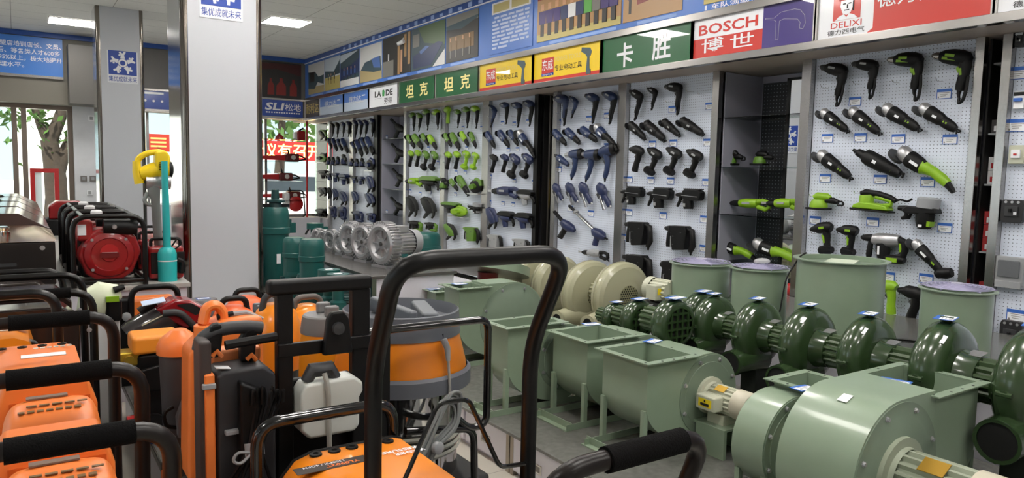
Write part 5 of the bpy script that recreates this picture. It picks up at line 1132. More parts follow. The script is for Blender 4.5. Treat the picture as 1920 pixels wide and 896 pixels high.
# ------------------------------------------------------------------ round ducts on the ledge
def ducted(label, px, py, D, zb, guard, X=4.15, extra=None):
    p = at(px, py, X=X); r = D/2; t = thing('axial_duct_fan', label, 'fan', (p.x, p.y, .62)); h = p.z-.62
    MB().lathe((0, 0, 0), (0, 0, 1), [(0, r*1.14), (.008, r*1.14), (.01, r), (h-.008, r), (h-.006, r*1.1), (h, r*1.1), (h, r*.97), (.02, r*.97), (.0, r*.97)], 48).build('casing', FANGREEN, t, ang=30)
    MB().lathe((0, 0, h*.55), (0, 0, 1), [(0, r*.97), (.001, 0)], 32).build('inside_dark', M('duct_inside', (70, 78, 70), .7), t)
    if guard:
        g = MB(); 
        for k in range(8): rr = r*(.15+.82*k/7); g.tube([(cos(q*pi/14)*rr, sin(q*pi/14)*rr, h+.012+.015*(1-k/7)) for q in range(29)], .0035, 5, caps=False)
        for k in range(6): q = k*pi/3; g.tube([(cos(q)*r*.1, sin(q)*r*.1, h+.026), (cos(q)*r*1.04, sin(q)*r*1.04, h+.006)], .004, 5)
        g.build('wire_guard', M('guard_lilac', (168, 164, 196), .3, .2), t); MB().lathe((0, 0, h+.024), (0, 0, 1), [(0, 0), (0, r*.18), (.008, r*.18), (.01, 0)], 20).build('hub_cap', M('guard_hub', (196, 194, 214), .3), t)
    else:
        MB().box(-r*.5, r*.45, -r*.35, r*.3, h-.02, h-.012, Matrix.Rotation(.4, 3, 'Z')).build('paper_sheet', M('paper_green', (196, 206, 186), .7), t)
        MB().lathe((0, 0, h-.03), (0, 0, 1), [(0, 0), (0, r*.95)], 32).build('cover_disc', FANFACE, t)
    if extra: extra(t, r, h)
    return t
def tier(t, r, h): MB().lathe((0, 0, 0), (0, 0, 1), [(h*.28, r*1.0), (h*.28, r*1.16), (h*.33, r*1.16), (h*.33, r*1.0)], 40, True).build('middle_flange', FANGREEN, t)
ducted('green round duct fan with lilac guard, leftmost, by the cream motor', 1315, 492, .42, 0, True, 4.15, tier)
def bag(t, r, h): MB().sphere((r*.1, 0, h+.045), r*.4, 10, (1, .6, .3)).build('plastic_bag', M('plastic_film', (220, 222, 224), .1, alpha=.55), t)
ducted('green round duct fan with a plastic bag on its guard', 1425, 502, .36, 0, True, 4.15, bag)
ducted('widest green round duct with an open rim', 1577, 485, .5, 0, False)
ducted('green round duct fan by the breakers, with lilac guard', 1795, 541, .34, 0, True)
cb = MB(); a = V((4.0, 1.86, .72)); cb.tube(bend([a, a+V((-.12, .1, .05)), a+V((-.25, .25, .03)), a+V((-.3, .05, .09)), V((3.72, 1.74, .80))], .08, 6), .006, 6); tag(cb.build('black_cable', BLK), 'black cable looping from the narrow round duct', 'cable')
cb = MB(); cb.tube(bend([at(1462, 585, X=3.85), at(1474, 520, X=3.9), at(1500, 480, X=4.0), at(1512, 474, X=4.05)], .05, 5), .005, 6); tag(cb.build('black_cable', BLK), 'black cable arching beside the widest round duct', 'cable')
# tilted ring fan lying behind the fans
p = at(915, 505, Y=5.3); q = Matrix.Translation(p) @ Matrix.Rotation(radians(-15), 4, V((.85, -.53, 0))) @ Matrix.Rotation(radians(6), 4, V((.53, .85, 0)))
t = thing('ring_housing', 'large pale green ring lying tilted behind the round faced fan', 'fan', mat=q)
MB().lathe((0, 0, -.03), (0, 0, 1), [(0, .0), (0, .33), (.0, .36), (.075, .36), (.08, .33), (.085, .1), (.085, 0)], 44).build('ring_rim', FANGREEN, t, ang=30)
qi = q.inverted(); MB(qi).cyl((p.x, p.y, ZP), (p.x, p.y, p.z-.02), .09, n=16).build('support_column', DRED, t); MB(qi).lathe((p.x, p.y, ZP), (0, 0, 1), [(0, .22), (.02, .22), (.02, 0)], 24).build('support_base', DRED, t)
MB().box(-.3605, -.3595, -.05, .0, .0, .035).build('round_sticker', LOGOB, t)
p = at(828, 520, Y=5.3); t = thing('cream_blower', 'small cream blower with grey motor behind the narrow outlets', 'blower', (p.x, p.y, 0))
MB().lathe((0, 0, p.z), V((-.8, -.6, 0)), [(-.03, 0), (-.03, .06), (0, .08), (.03, .06), (.03, .03)], 24).build('volute', CREAM, t); MB().cyl((.03, .02, p.z), (.12, .09, p.z), .045, n=14).build('motor', LGREY, t); MB().box(-.05, .15, -.05, .12, 0, p.z-.07).build('pedestal', LAM, t)
# ------------------------------------------------------------------ ring blower table
t = thing('display_table', 'white display table with dark top carrying the silver ring blowers', 'table', (2.14, 5.0, 0))
MB().box(-.02, .7, -.02, 2.3, .80, .825).build('table_top', M('table_dark_top', (92, 90, 88), .25, .3), t, .003); MB().box(.0, .68, 0, 2.28, 0, .8).build('cabinet_body', LAM, t); MB().box(-.004, .03, -.004, .03, 0, .8).build('corner_strip', STEEL, t)
p = at(733, 545, Y=4.995); s2 = thing('blue_sticker', 'blue square sticker with a white mark on the table end', 'sticker', mat=onfar(p.x, 4.997, p.z)); MB().box(-.045, .045, -.12, .09, 0, .002).build('blue_field', LOGOB, s2)
MB().tube([(-.02, -.03, .003), (.0, .01, .003), (.02, .04, .003)], .008, 6, ell=.2, ref=Z1).tube([(.0, .01, .003), (-.02, .04, .003)], .007, 6, ell=.2, ref=Z1).build('white_mark', SIGNW, s2)
def ringblower(label, px, py, R, ml, first=[]):
    p = at(px, py, X=2.38); z0 = .825; cz = R*1.1
    t = thing('ring_blower', label, 'blower', (p.x+.02, p.y, z0), radians(14), 'silver ring blowers on the table')
    MB().lathe((0, 0, cz), (-1, 0, 0), [(-R*.45, R*.5), (-R*.45, R*.9), (-R*.3, R), (0, R), (R*.12, R*.95), (R*.19, R*.82), (R*.16, R*.68), (-R*.02, R*.6), (-R*.05, R*.3), (R*.04, R*.26), (R*.06, 0)], 40).build('ring_housing', SILVER, t, ang=35)
    MB().lathe((-R*.07, 0, cz), (-1, 0, 0), [(0, R*.1), (R*.03, R*.1), (R*.04, 0)], 16).build('hub_cap', DSTEEL, t)
    fi = MB(); n = 40
    for k in range(n):
        q = 2*pi*k/n; fi.box(-R*.13, R*.4, -.0045, .0045, R*.9, R*1.07, Matrix.Rotation(q, 3, 'X'), (0, 0, cz))
    fi.build('cooling_fins', SILVER, t)
    sp = MB()
    for k in range(8): sp.box(-R*.06, R*.04, -.005, .005, R*.24, R*.64, Matrix.Rotation(k*pi/4, 3, 'X'), (0, 0, cz))
    sp.build('face_ribs', SILVER, t)
    mb = MB(); finned(mb, (R*.45, 0, cz), (1, 0, 0), ml, R*.56, 20, .1); mb.build('motor', SILVER, t); MB().lathe((R*.45+ml, 0, cz), (1, 0, 0), [(0, R*.6), (ml*.35, R*.6), (ml*.4, R*.5), (ml*.4, 0)], 28).build('fan_cowl', LGREY, t)
    MB().box(R*.5, R*.5+ml*.75, -R*.3, R*.3, cz+R*.5, cz+R*.82).build('terminal_box', SILVER, t, .006); MB().box(-R*.2, R*.45+ml, -R*.55, R*.55, 0, .018).box(R*.05, R*.4, -R*.35, R*.35, .018, cz-R*.75).build('foot_plate', SILVER, t)
for px, py, R, ml, l in ((712, 460, .17, .2, 'biggest silver ring blower, nearest on the table'), (676, 455, .152, .16, 'second silver ring blower from the table end'), (652, 452, .148, .14, 'third silver ring blower from the table end'), (634, 463, .1, .12, 'fourth silver ring blower from the table end, small'), (616, 458, .1, .12, 'fifth silver ring blower from the table end'), (602, 455, .092, .1, 'sixth silver ring blower from the table end'), (591, 452, .092, .1, 'seventh silver ring blower, farthest along the table')):
    ringblower(l, px, py, R, ml)
# ------------------------------------------------------------------ teal pumps
slab('pump_bench', 'low dark topped bench in front of the table, carrying teal pumps', 'bench', (1.80, 2.115, 5.02, 8.0, .48, .5), (1.82, 2.11, 5.04, 7.98, 0, .478))
slab('pump_bench', 'far dark topped bench of teal pumps behind the table', 'bench', (1.85, 3.1, 8.05, 11.6, .48, .5), (1.87, 3.08, 8.07, 11.58, 0, .478))
TEALD = M('teal_dark', (16, 58, 58), .4)
def barrel(label, x, y, z0, h, r, lid=True, neck=0.):
    t = thing('water_pump', label, 'pump', (x, y, z0))
    MB().lathe((0, 0, 0), (0, 0, 1), [(0, r*.9), (h*.04, r*.96), (h*.66, r*.96), (h*.67, r*1.05), (h*.74, r*1.05), (h*.75, r), (h*.9, r), (h*.97, r*.93), (h, r*.8), (h, 0)], 28).build('motor_barrel', TEAL, t)
    if neck: MB().lathe((0, 0, h), (0, 0, 1), [(0, r*.5), (neck*.25, r*.45), (neck*.3, r*.7), (neck*.4, r*.7), (neck*.45, r*.3), (neck, r*.26), (neck, 0)], 18).build('outlet_neck', TEALD, t); MB().box(-r*1.0, r*1.0, -r*.2, r*.2, h, h+.03).build('clamp_bar', BLK, t)
    MB().box(-r*1.25, -r*.9, -r*.3, r*.3, h*.12, h*.35).build('terminal_box', TEALD, t, .004); MB().box(-r*.2, r*.1, -r*1.0, -r*.95, h*.3, h*.42).build('white_sticker', PAPER, t)
    return t
def flatpump(label, x, y, z0, h, r):
    t = thing('water_pump', label, 'pump', (x, y, z0))
    MB().lathe((0, 0, 0), (0, 0, 1), [(0, r*.7), (h*.35, r*.75), (h*.4, r*.5), (h*.82, r*.55), (h*.84, r), (h, r), (h, r*.5), (h*.96, r*.4), (h*.96, 0)], 24).build('pump_body', TEAL, t)
    m_ = MB(); finned(m_, (r*.4, .0, h*.4), (1, 0, 0), r*1.4, r*.5, 12); m_.build('motor', TEALD, t); MB().box(r*.6, r*1.5, -r*.35, r*.35, h*.62, h*.9).build('terminal_box', TEAL, t, .004); MB().cyl((-r*.5, -r*.3, h*.2), (-r*1.05, -r*.5, h*.2), r*.3, n=14).build('inlet', TEALD, t)
    MB().box(-r*.4, r*.3, -r*.3, r*.2, h+.001, h+.003).build('price_label', PAPER, t)
    return t
XB = 1.98
for px, py, h, r, l, nk in ((516, 388, .5, .125, 'tall teal submersible pump with a neck, beside the big pillar', .16),):
    p = at(px, py, X=XB); barrel(l, p.x, p.y, .5, max(.3, p.z-.5), r, neck=nk)
for px, l in ((546, 'teal drum shaped pump motor, left and behind of a pair'), (566, 'teal drum shaped pump motor, right and nearer of a pair')):
    p = at(px, 443, X=XB-.02); barrel(l, p.x, p.y-(.25 if px > 550 else .1), .5, max(.3, p.z-.5), .1)
for px, py, l in ((555, 508, 'small teal pump with round top, leftmost of the low ones'), (577, 513, 'second small teal pump with round top'), (597, 522, 'small teal pump with the widest round top'), (617, 505, 'small teal pump with square box, behind the round tops'), (634, 513, 'small teal pump with square box, nearest the table end')):
    p = at(px, py, X=1.96); flatpump(l, p.x, p.y, .5, max(.12, p.z-.5), .085)
for i, (px, py, X) in enumerate(((558, 425, 2.2), (575, 428, 2.4), (592, 424, 2.5), (612, 428, 2.75), (630, 424, 2.9), (648, 430, 3.0), (545, 432, 2.0))):
    p = at(px, py, X=X); flatpump('dark teal pump in the far group, %s from the left' % ('second', 'third', 'fourth', 'fifth', 'sixth', 'seventh', 'first')[i], p.x, 8.3+(i*3 % 7)*.46, .5, max(.15, min(p.z-.5, .5)), .1)
    MB().tube(bend([(-.12, 0, .3), (-.05, 0, .42), (.05, 0, .36), (.12, 0, .3)], .04, 3), .012, 6).build('lift_handle', BLK, [o for o in COL.objects if o.name.startswith('water_pump')][-1])
tag(MB().box(3.16, 3.98, 6.1, 7.8, 0, .45).build('pump_plinth', LAM), 'white plinth of teal pumps behind the table', 'cabinet')
for px, py, X, h, r, l in ((795, 436, 3.45, .62, .17, 'large teal pump with bell shaped cap right of the ring blowers'), (770, 440, 3.75, .6, .15, 'large teal pump partly behind the bell capped one')):
    p = at(px, py, X=X); barrel(l, p.x, p.y, .45, max(.3, p.z-.45), r)
tag(MB().box(2.25, 3.0, 4.98-.0+.0, 4.99, .0, .01).build('floor_strip', STEEL), 'thin steel strip on the floor at the table end', 'trim')
# ================================================================== left platform and everything on it
t = slab('display_platform', 'low white platform with dark stone top under the orange machines', 'platform', (.51, 1.62, .3, 5.18, .222, .24), (.53, 1.6, .32, 5.16, 0, .22)); MB().box(-.002, .022, 0, 4.88, .19, .222).build('edge_strip', DSTEEL, t)
PIPE = M('frame_black_paint', (9, 8, 8), .3, spec=.4); PIPEB = M('frame_brown_black', (20, 13, 11), .36, spec=.35)
BAND = M('white_band', (226, 226, 226), .5)
def wheel(name, par, c, r, w_, ax=(1, 0, 0), hub=None):
    o = MB().lathe(c, ax, [(-w_/2, 0), (-w_/2, r*.5), (-w_*.5, r*.9), (-w_*.3, r), (w_*.3, r), (w_*.5, r*.9), (w_/2, r*.5), (w_/2, 0)], 24).build(name, BLK, par)
    MB().lathe(c, ax, [(-w_*.6, 0), (-w_*.6, r*.45), (w_*.6, r*.45), (w_*.6, 0)], 16).build('hub', hub or ORANGE, o); return o
def hoop(x0, x1, y, z0, z1, r, lean=0., zk=None, rad=.09):
    zk = zk or z0+(z1-z0)*.6
    return bend([(x0, y, z0), (x0, y, zk), (x0, y-lean, z1), (x1, y-lean, z1), (x1, y, zk), (x1, y, z0)], rad, 6)
def washer(label, x0, x1, y, zb, zh, kind, foam=True, hood=None, lean=.05):
    """pressure washer on a tubular cage, seen from behind its push handle"""
    t = thing('pressure_washer', label, 'pressure washer', ((x0+x1)/2, y, zb), 0, None); h = (x1-x0)/2; H = zh-zb
    MB().tube(hoop(-h, h, 0, .08, H, .018, lean, H*.62), .0205, 12).build('handle_frame', PIPEB if foam else PIPE, t)
    if foam: MB().tube([(-h+.13, -lean, H), (h-.075, -lean, H)], .0265, 14).build('foam_grip', FOAM, t)
    MB().tube(hoop(-h+.07, h-.07, .10, .08, H*(.8 if kind != 'bare' else .55), .012, 0, H*.7, .05), .013, 10).build('inner_frame', PIPE, t)
    MB().tube(bend([(-h, 0, .08), (-h, .35, .08), (h, .35, .08), (h, 0, .08)], .04, 4), .016, 10).tube([(-h, 0, .08), (h, 0, .08)], .014, 8).build('base_frame', PIPE, t)
    for s in (-1, 1): wheel('wheel', t, (s*(h+.035), .12, .1), .1, .05)
    MB().box(-h*.6, h*.6, .24, .35, .0, .075).build('rest_foot', BLK, t); MB().box(-h*.6, h*.6, -.02, .33, .08, H*.5).build('motor_block', DGREY, t, .03)
    if kind == 'dome':
        d = MB(); HW = h-.1
        prof = [(-.12, H*.55), (-.115, H*.7), (-.08, H*.8), (-.02, H*.862), (.08, H*.898), (.16, H*.898), (.2, H*.86), (.205, H*.53)]
        vs_ = []; xs = [-1, -.96, -.82, -.6, .6, .82, .96, 1]; drop = [.12, .055, .015, 0, 0, .015, .055, .12]
        for y_, z_ in prof:
            for x_, dz in zip(xs, drop): vs_.append((x_*HW*(1 if y_ > -.1 else .94)+.01, y_, z_-dz))
        m_ = len(xs); d.add(vs_, [(i*m_+j, i*m_+j+1, (i+1)*m_+j+1, (i+1)*m_+j) for i in range(len(prof)-1) for j in range(m_-1)], True)
        hd = d.build('hood', ORANGE, t, ang=50); sm = hd.modifiers.new('s', 'SUBSURF'); sm.levels = 1; sm.render_levels = 2
        lb = MB().box(-.05, .05, .125, .15, H*.897, H*.901).build('label_plate', M('label_brown', (120, 104, 92), .5), t)
        l = MB()
        for k in range(7): l.box(-.07+k*.022, -.054+k*.022, .045, .06, H*.884, H*.887)
        for k in range(5): l.box(-.05+k*.03, -.026+k*.03, .07, .08, H*.893, H*.8955)
        l.build('printed_marks', M('print_brown', (90, 62, 48), .6), t)
        s_ = MB(); s_.prism([(-HW-.01, H*.3), (HW+.01, H*.3), (HW+.01, H*.84), (HW-.02, H*.93), (-HW+.02, H*.93), (-HW-.01, H*.84)], (.0, .34, 0), (1, 0, 0), (0, 0, 1), -.0, .125); s_.build('rear_shroud', ORANGE, t, .015)
        MB().box(-HW+.03, HW-.01, .211, .217, H*.5, H*.87).build('shroud_recess', M('orange_recess_shade', (206, 92, 24), .5), t)  # thin plate, the shade of the recess put into a darker orange
        for k in range(5): MB().box(HW-.145+k*.03, HW-.132+k*.03, .204, .213, H*.55, H*.855).build('cooling_slat', ORANGE, t)
    elif kind == 'flat':
        f = MB(); f.prism([(-h+.06, -.1), (-h+.08, -.02), (-h+.12, 0), (h-.15, 0), (h-.1, -.02), (h-.08, -.1)], (0, .38, H*.84), (1, 0, 0), (0, 0, 1), 0, .40, True); f.build('hood', hood or ORANGE, t, ang=30)
        MB().box(-.06, .08, .14, .19, H*.841, H*.8435).build('price_label', PAPER, t)
        for k in range(4): MB().lathe((-.12+k*.065, .34, H*.84), (0, 0, 1), [(0, .016), (.004, .016), (.005, .008), (.001, .006), (0, 0)], 14).build('grommet', BLK, t)
        l = MB()
        for k in range(6): l.box(-.02+k*.022, -.004+k*.022, .29, .305, H*.8405, H*.8425)
        l.build('printed_marks', M('print_pale', (236, 190, 150), .6), t)
    return t
washer('orange washer with domed hood and foam grip, nearest in the left row', -.17, .272, 1.80, 0, 1.02, 'dome')
washer('orange washer with domed hood and slotted shroud, second in the left row', -.17, .272, 2.28, 0, 1.045, 'dome')
washer('orange washer with flat hood and four grommets, third in the left row', -.17, .272, 3.0, 0, 1.06, 'flat')
washer('orange washer with flat amber hood and low bare hoop, fourth in the left row', -.22, .12, 3.52, 0, 1.07, 'flat', False, ORANGE2, 0.)
def cagepack(label, x0, x1, y, z1, foam, H0=0.):
    """engine washer: brown black hood plate inside a hoop"""
    t = thing('engine_washer', label, 'pressure washer', ((x0+x1)/2, y, 0)); h = (x1-x0)/2
    MB().tube(hoop(-h, h, 0, .05, z1, .018, 0, z1*.8, .1), .018, 12).build('hoop_frame', PIPE, t)
    if foam: MB().tube([(-h+.1, 0, z1), (h-.09, 0, z1)], .0245, 14).build('foam_grip', FOAM, t)
    MB().prism([(-h+.03, z1*.45), (h-.06, z1*.45), (h-.05, z1*.86), (h-.12, z1*.93), (-h+.12, z1*.93), (-h+.03, z1*.86)], (0, .2, 0), (1, 0, 0), (0, 0, 1), -.02, .16).build('hood_plate', M('hood_brown_black', (46, 34, 30), .22, coat=.5), t, .012)
    MB().box(-h+.05, h-.05, .02, .38, .08, z1*.6).build('engine_block', BLK, t, .03); MB().tube(bend([(-h, 0, .05), (-h, .42, .05), (h, .42, .05), (h, 0, .05)], .04, 4), .016, 10).build('base_frame', PIPE, t)
    for s in (-1, 1): wheel('wheel', t, (s*(h+.03), .2, .11), .11, .05, hub=DGREY)
    bolts(t, [(-h+.09, .038, z1*.72), (h-.1, .038, z1*.74), (h-.02, -.02, z1*.82)], (0, -1, 0), .009, .008)
    return t
cagepack('black caged engine washer with foam grip, fifth in the left row', -.23, .28, 3.95, 1.0, True)
cagepack('brown black caged washer with a rounded bare hoop, sixth in the left row', -.24, .27, 4.42, 1.02, False)
cagepack('black caged washer with a lower bare hoop, in front of the bronze lids', -.24, .2, 4.88, .99, False)
t = washer('black washer handle with foam grip at the lower right, before the fans', .80, 1.215, 1.16, .24, 1.05, 'bare', True, None, .12)
# ------------------------------------------------------------------ bench of generators
slab('generator_bench', 'grey topped bench under the red engines and bronze lidded generators', 'bench', (-.75, .98, 5.45, 11.2, .76, .79), (-.73, .96, 5.47, 11.18, 0, .758), M('bench_grey', (176, 174, 170), .4))
BRONZE = M('lid_bronze_reflection', (214, 176, 136), .16, .95); DKB = M('cabinet_black', (30, 26, 25), .3, coat=.3)  # lid bronze has a gold reflection painted into its colour
for i in range(5):
    y = 5.5+i*1.08; t = thing('silent_generator', ('black generator with shiny bronze lid and chrome cap, nearest of the row' if i == 0 else 'black generator with dark brown hipped lid and chrome handle, %s of the row' % ('', 'second', 'third', 'fourth', 'farthest')[i]), 'generator', (-.12, y, .79))
    MB().box(-.42, .31, 0, 1.0, .03, .31).build('cabinet', DKB, t, .012); MB().box(-.4, .29, .02, .98, 0, .03).build('skid', BLK, t)
    vs_ = [(-.43, -.01, .31), (.32, -.01, .31), (.32, 1.01, .31), (-.43, 1.01, .31), (-.3, .6, .345), (.22, .6, .345), (.22, .98, .345), (-.3, .98, .345)]
    if i: vs_ = vs_[:4]+[(-.27, .03, .425), (.12, .03, .425), (.12, .97, .425), (-.27, .97, .425)]
    MB().add(vs_, [(0, 1, 5, 4), (1, 2, 6, 5), (2, 3, 7, 6), (3, 0, 4, 7), (4, 5, 6, 7), (3, 2, 1, 0)]).build('lid', M('lid_brown_shaded', (52, 30, 26), .2, coat=.5) if i else BRONZE, t, .008)  # farther lids carry the shade of their steep fronts in the brown
    if i: MB().tube([(-.14, .03, .42), (-.12, .0, .435), (-.03, .0, .435), (-.01, .03, .42)], .012, 8).build('lid_handle', CHROME, t)
    else: MB().lathe((.03, .3, .325), (0, 0, 1), [(0, .045), (.03, .045), (.035, .035), (.055, .04), (.065, .03), (.065, 0)], 20).build('fuel_cap', CHROME, t)
    bolts(t, [(.24, -.0, .27), (.0, -.0, .27), (.28, 0, .08)], (0, -1, 0), .012, .008); MB().box(-.3, .1, -.003, .002, .16, .18).build('vent_line', DGREY, t)
# red engine sets in black tube cages
def engine(label, x, y, det=True):
    t = thing('engine_generator', label, 'generator', (x, y, .79)); h, zt, D = .21, .465, .48
    for yy in (0, D): MB().tube(bend([(-h, yy, .0), (-h, yy, zt), (h, yy, zt), (h, yy, 0)], .1, 6), .017, 10).build('cage_hoop', PIPE, t)
    br = MB()
    for s in (-1, 1): br.tube([(s*(h-.06), 0, zt), (s*(h-.06), D, zt)], .013, 8)
    for s in (-1, 1): br.tube([(s*h, 0, .03), (s*h, D, .03)], .016, 8)
    br.tube([(-h, 0, .03), (h, 0, .03)], .016, 8).tube([(-h, D, .03), (h, D, .03)], .016, 8).build('cage_rails', PIPE, t)
    P = [(-.18, .2), (-.14, .08), (-.08, .04), (.08, .04), (.14, .08), (.195, .22), (.16, .33), (.07, .38), (-.07, .38), (-.13, .33)]
    MB().prism(P, (0, .1, 0), (1, 0, 0), (0, 0, 1), -.16, .06).build('engine_block', DRED, t, .02, seg=3)
    MB().lathe((.0, .045, .21), (0, -1, 0), [(-.02, .158), (0, .158), (.02, .145), (.028, .122), (.03, .11), (.022, .105), (.022, .05), (.03, .045), (.03, 0)], 10 if 0 else 40).build('recoil_cover', DRED, t, ang=30)
    MB().lathe((0, .014, .225), (0, -1, 0), [(0, .055), (.004, .055), (.004, 0)], 20, a0=-pi/2, a1=pi/2).build('badge', RED, t)
    MB().box(-.055, .055, .0075, .012, .19, .222).build('badge_bar', M('badge_dark_red', (110, 18, 20), .4), t); MB().box(-.045, .045, .006, .0085, .222, .226).build('badge_line', SILVER, t)
    text('AOK', .06, .018, SIGNW, t, frame((0, .0088, .238), (1, 0, 0), UP), .01) if False else None
    bolts(t, [(cos(q)*.14, .02, .21+sin(q)*.14) for q in (pi/4, 3*pi/4, 5*pi/4, 7*pi/4)], (0, -1, 0), .008, .012)
    MB().tube([(-.03, .05, .395), (.11, .05, .39), (.17, .05, .38)], [.055, .06, .048], 18, ell=.9).build('air_filter', BLK, t); bolts(t, [(.03, -.01, .395)], (0, -1, 0), .012, .014)
    MB().box(-.185, -.09, .04, .34, .3, .44).build('fuel_tank', DRED, t, .02); MB().box(-.178, -.13, .036, .041, .34, .41).build('tank_label', PAPER, t); MB().lathe((-.06, .14, .44), (0, 0, 1), [(0, .035), (.05, .035), (.06, .025), (.06, 0)], 16).build('fuel_cap', BAND, t)
    MB().box(-.16, .17, .17, .45, .04, .36).build('alternator', BLK, t, .03)
    return t
engine('red engine generator in a black tube cage, nearest of three', .495, 5.50); engine('red engine generator in a black tube cage, middle of three', .50, 6.12); engine('red engine generator in a black tube cage, farthest of three', .50, 6.75)
p = at(130, 375, Y=9.6); t = thing('engine_generator', 'small red and grey engine far behind, near the shop door', 'generator', (p.x, 9.6, .79)); MB().box(-.25, .25, 0, .4, .0, .18).build('base_tank', BLK, t, .02); MB().prism([(-.2, .18), (.22, .18), (.2, .33), (.1, .38), (-.12, .38), (-.2, .32)], (0, .35, 0), (1, 0, 0), (0, 0, 1), 0, .3).build('engine_cover', DRED, t, .02); MB().box(-.1, .12, -.01, .05, .2, .3).build('control_panel', LGREY, t)
for i, y in enumerate((5.62, 6.2, 6.78, 7.4)):
    t = thing('welding_machine', 'dark red box machine behind the teal pump, %s' % ('nearest', 'second', 'third', 'farthest')[i], 'machine', (.855, y, .79)); MB().box(-.11, .115, 0, .42, .01, .24).build('case', DRED, t, .02); MB().tube(bend([(-.09, .06, .24), (-.09, .06, .29), (.1, .06, .29), (.1, .06, .24)], .03, 4), .012, 8).build('carry_handle', BLK, t); MB().box(-.1, .12, -.006, .004, .05, .2).build('front_panel', BLK, t, .006)
# yellow drum pump and teal pump
p = at(293, 330, Y=5.75); t = thing('drum_pump', 'yellow drum pump head on a grey tube, beside the big pillar', 'pump', (p.x, 5.75, .79)); B = V((0, 0, -.79))
def zz(px, py): q = at(px, py, Y=5.75); return V((q.x-p.x, 0, q.z-.79))
a, b = zz(262, 322), zz(316, 318); hd = MB().tube([a+V((0, 0, -.02)), a+V((.04, 0, -.01)), (a+b)/2, b], [.04, .055, .06, .056], 18); hd.build('motor_head', YELLOW, t); rb = [zz(289, 284), zz(309, 282), zz(316, 292), zz(317, 326), zz(288, 330)]; MB().prism([(q.x, q.z) for q in rb], (0, .055, 0), (1, 0, 0), (0, 0, 1), 0, .11).build('rear_housing', YELLOW, t, .015, seg=3); MB().tube([zz(256, 302), zz(257, 322), zz(262, 344)], [.026, .03, .034], 12).build('front_leg', YELLOW, t)
MB().tube(bend([zz(258, 328), zz(257, 298), zz(275, 287), zz(300, 284), zz(312, 290), zz(314, 306)], .05, 5), .021, 12).build('carry_grip', YELLOW, t); MB().lathe(b, (1, 0, 0), [(0, .062), (.02, .055), (.03, .03), (.03, 0)], 18).build('end_cap', BLK, t)
v_ = MB()
for k in range(5): v_.box(.03, .085, -.066, -.06, k*.012, k*.012+.005)
v_.v = [q+zz(290, 318)+V((-.01, 0, 0)) for q in v_.v]; v_.build('vent_slot', BLK, t)
GT = M('tube_grey', (136, 140, 138), .4); c0 = zz(288, 345); MB().tube([c0, zz(289, 365), zz(291, 372), zz(296, 440), V((.02, 0, .0))], [.045, .04, .03, .03, .026], 14).build('suction_tube', GT, t); MB().tube(bend([zz(292, 383), zz(276, 384), zz(270, 376), zz(277, 360)], .02, 4), .014, 10).build('spout', GT, t)
MB().lathe(zz(290, 340)+V((0, 0, 0)), (1, 0, 0), [(-.06, .055), (.1, .055), (.1, .0)], 18).build('clamp_band', SILVER, t)
p = at(314, 500, Y=5.6); t = thing('deep_well_pump', 'teal bottle shaped pump with long teal pipe, before the big pillar', 'pump', (p.x, 5.6, .79)); TQ = M('turquoise_paint', (40, 172, 172), .35); zt = at(308, 302, Y=5.6).z-.79; zs = at(315, 462, Y=5.6).z-.79; x1 = at(308, 302, Y=5.6).x-p.x
MB().lathe((0, 0, 0), (0, 0, 1), [(0, 0), (0, .062), (zs*.8, .062), (zs*.93, .05), (zs, .024), (zs, 0)], 24).build('tank', TQ, t); MB().tube([(0, 0, zs-.01), (x1, 0, zt)], [.026, .021], 14).build('riser_pipe', TQ, t)
MB().lathe((0, 0, zs*.58), (0, 0, 1), [(0, .063), (.006, .064), (.008, .063)], 24).build('tie_band', BAND, t); MB().tube(bend([(.03, .0, zs), (.07, 0, zs+.06), (.1, 0, zs+.02), (.05, .0, zs-.02)], .03, 4), .006, 6).build('cable_loop', BLK, t); MB().tube(bend([(.065, 0, zs*.6), (.1, .0, zs*.55), (.09, .0, zs*.2)], .03, 4), .018, 8).build('cable_bundle', BLK, t)
# ------------------------------------------------------------------ front washer with bent handle
zb = .24; t = thing('pressure_washer', 'amber washer with tall bent black handle in the foreground', 'pressure washer', (1.0, 1.75, zb)); O = V((1.0, 1.75, zb))
def L(x, y, Y): return at(x, y, Y=Y)-O
lk, rk = L(700, 684, 1.75), L(995, 654, 1.75); lt, rt = L(742, 490, 1.55), L(1052, 481, 1.55)
zk = (lk.z+rk.z)/2; ztp = L(880, 483, 1.55).z
hp = bend([V((lk.x, 0, .12)), V((lk.x, 0, zk)), V((lk.x-.03, -.2, ztp)), V((rk.x-.03, -.2, ztp)), V((rk.x, 0, zk)), V((rk.x, 0, .12))], .1, 7)
MB().tube(hp, .0235, 16).build('push_handle', M('handle_black', (7, 7, 8), .38, spec=.35), t)
hx0, hx1 = L(520, 858, 2.08).x, L(762, 818, 2.08).x; zh = (L(540, 855, 2.08).z+L(758, 818, 2.08).z)/2
w_ = hx1-hx0; cxh = (hx0+hx1)/2
prof = [(-w_/2, -.13), (-w_/2+.012, -.06), (-w_/2+.05, -.015), (-w_/2+.1, 0), (w_/2-.05, 0), (w_/2-.02, -.01), (w_/2, -.05), (w_/2, -.13)]
MB().prism(prof, (cxh, .33, zh), (1, 0, 0), (0, 0, 1), 0, .42, True).build('hood', ORANGE2, t, ang=40)
MB().tube([(x, .335, zh+z) for x, z in [(cxh+a, b) for a, b in prof]], .006, 6).build('hood_edge', BLK, t)
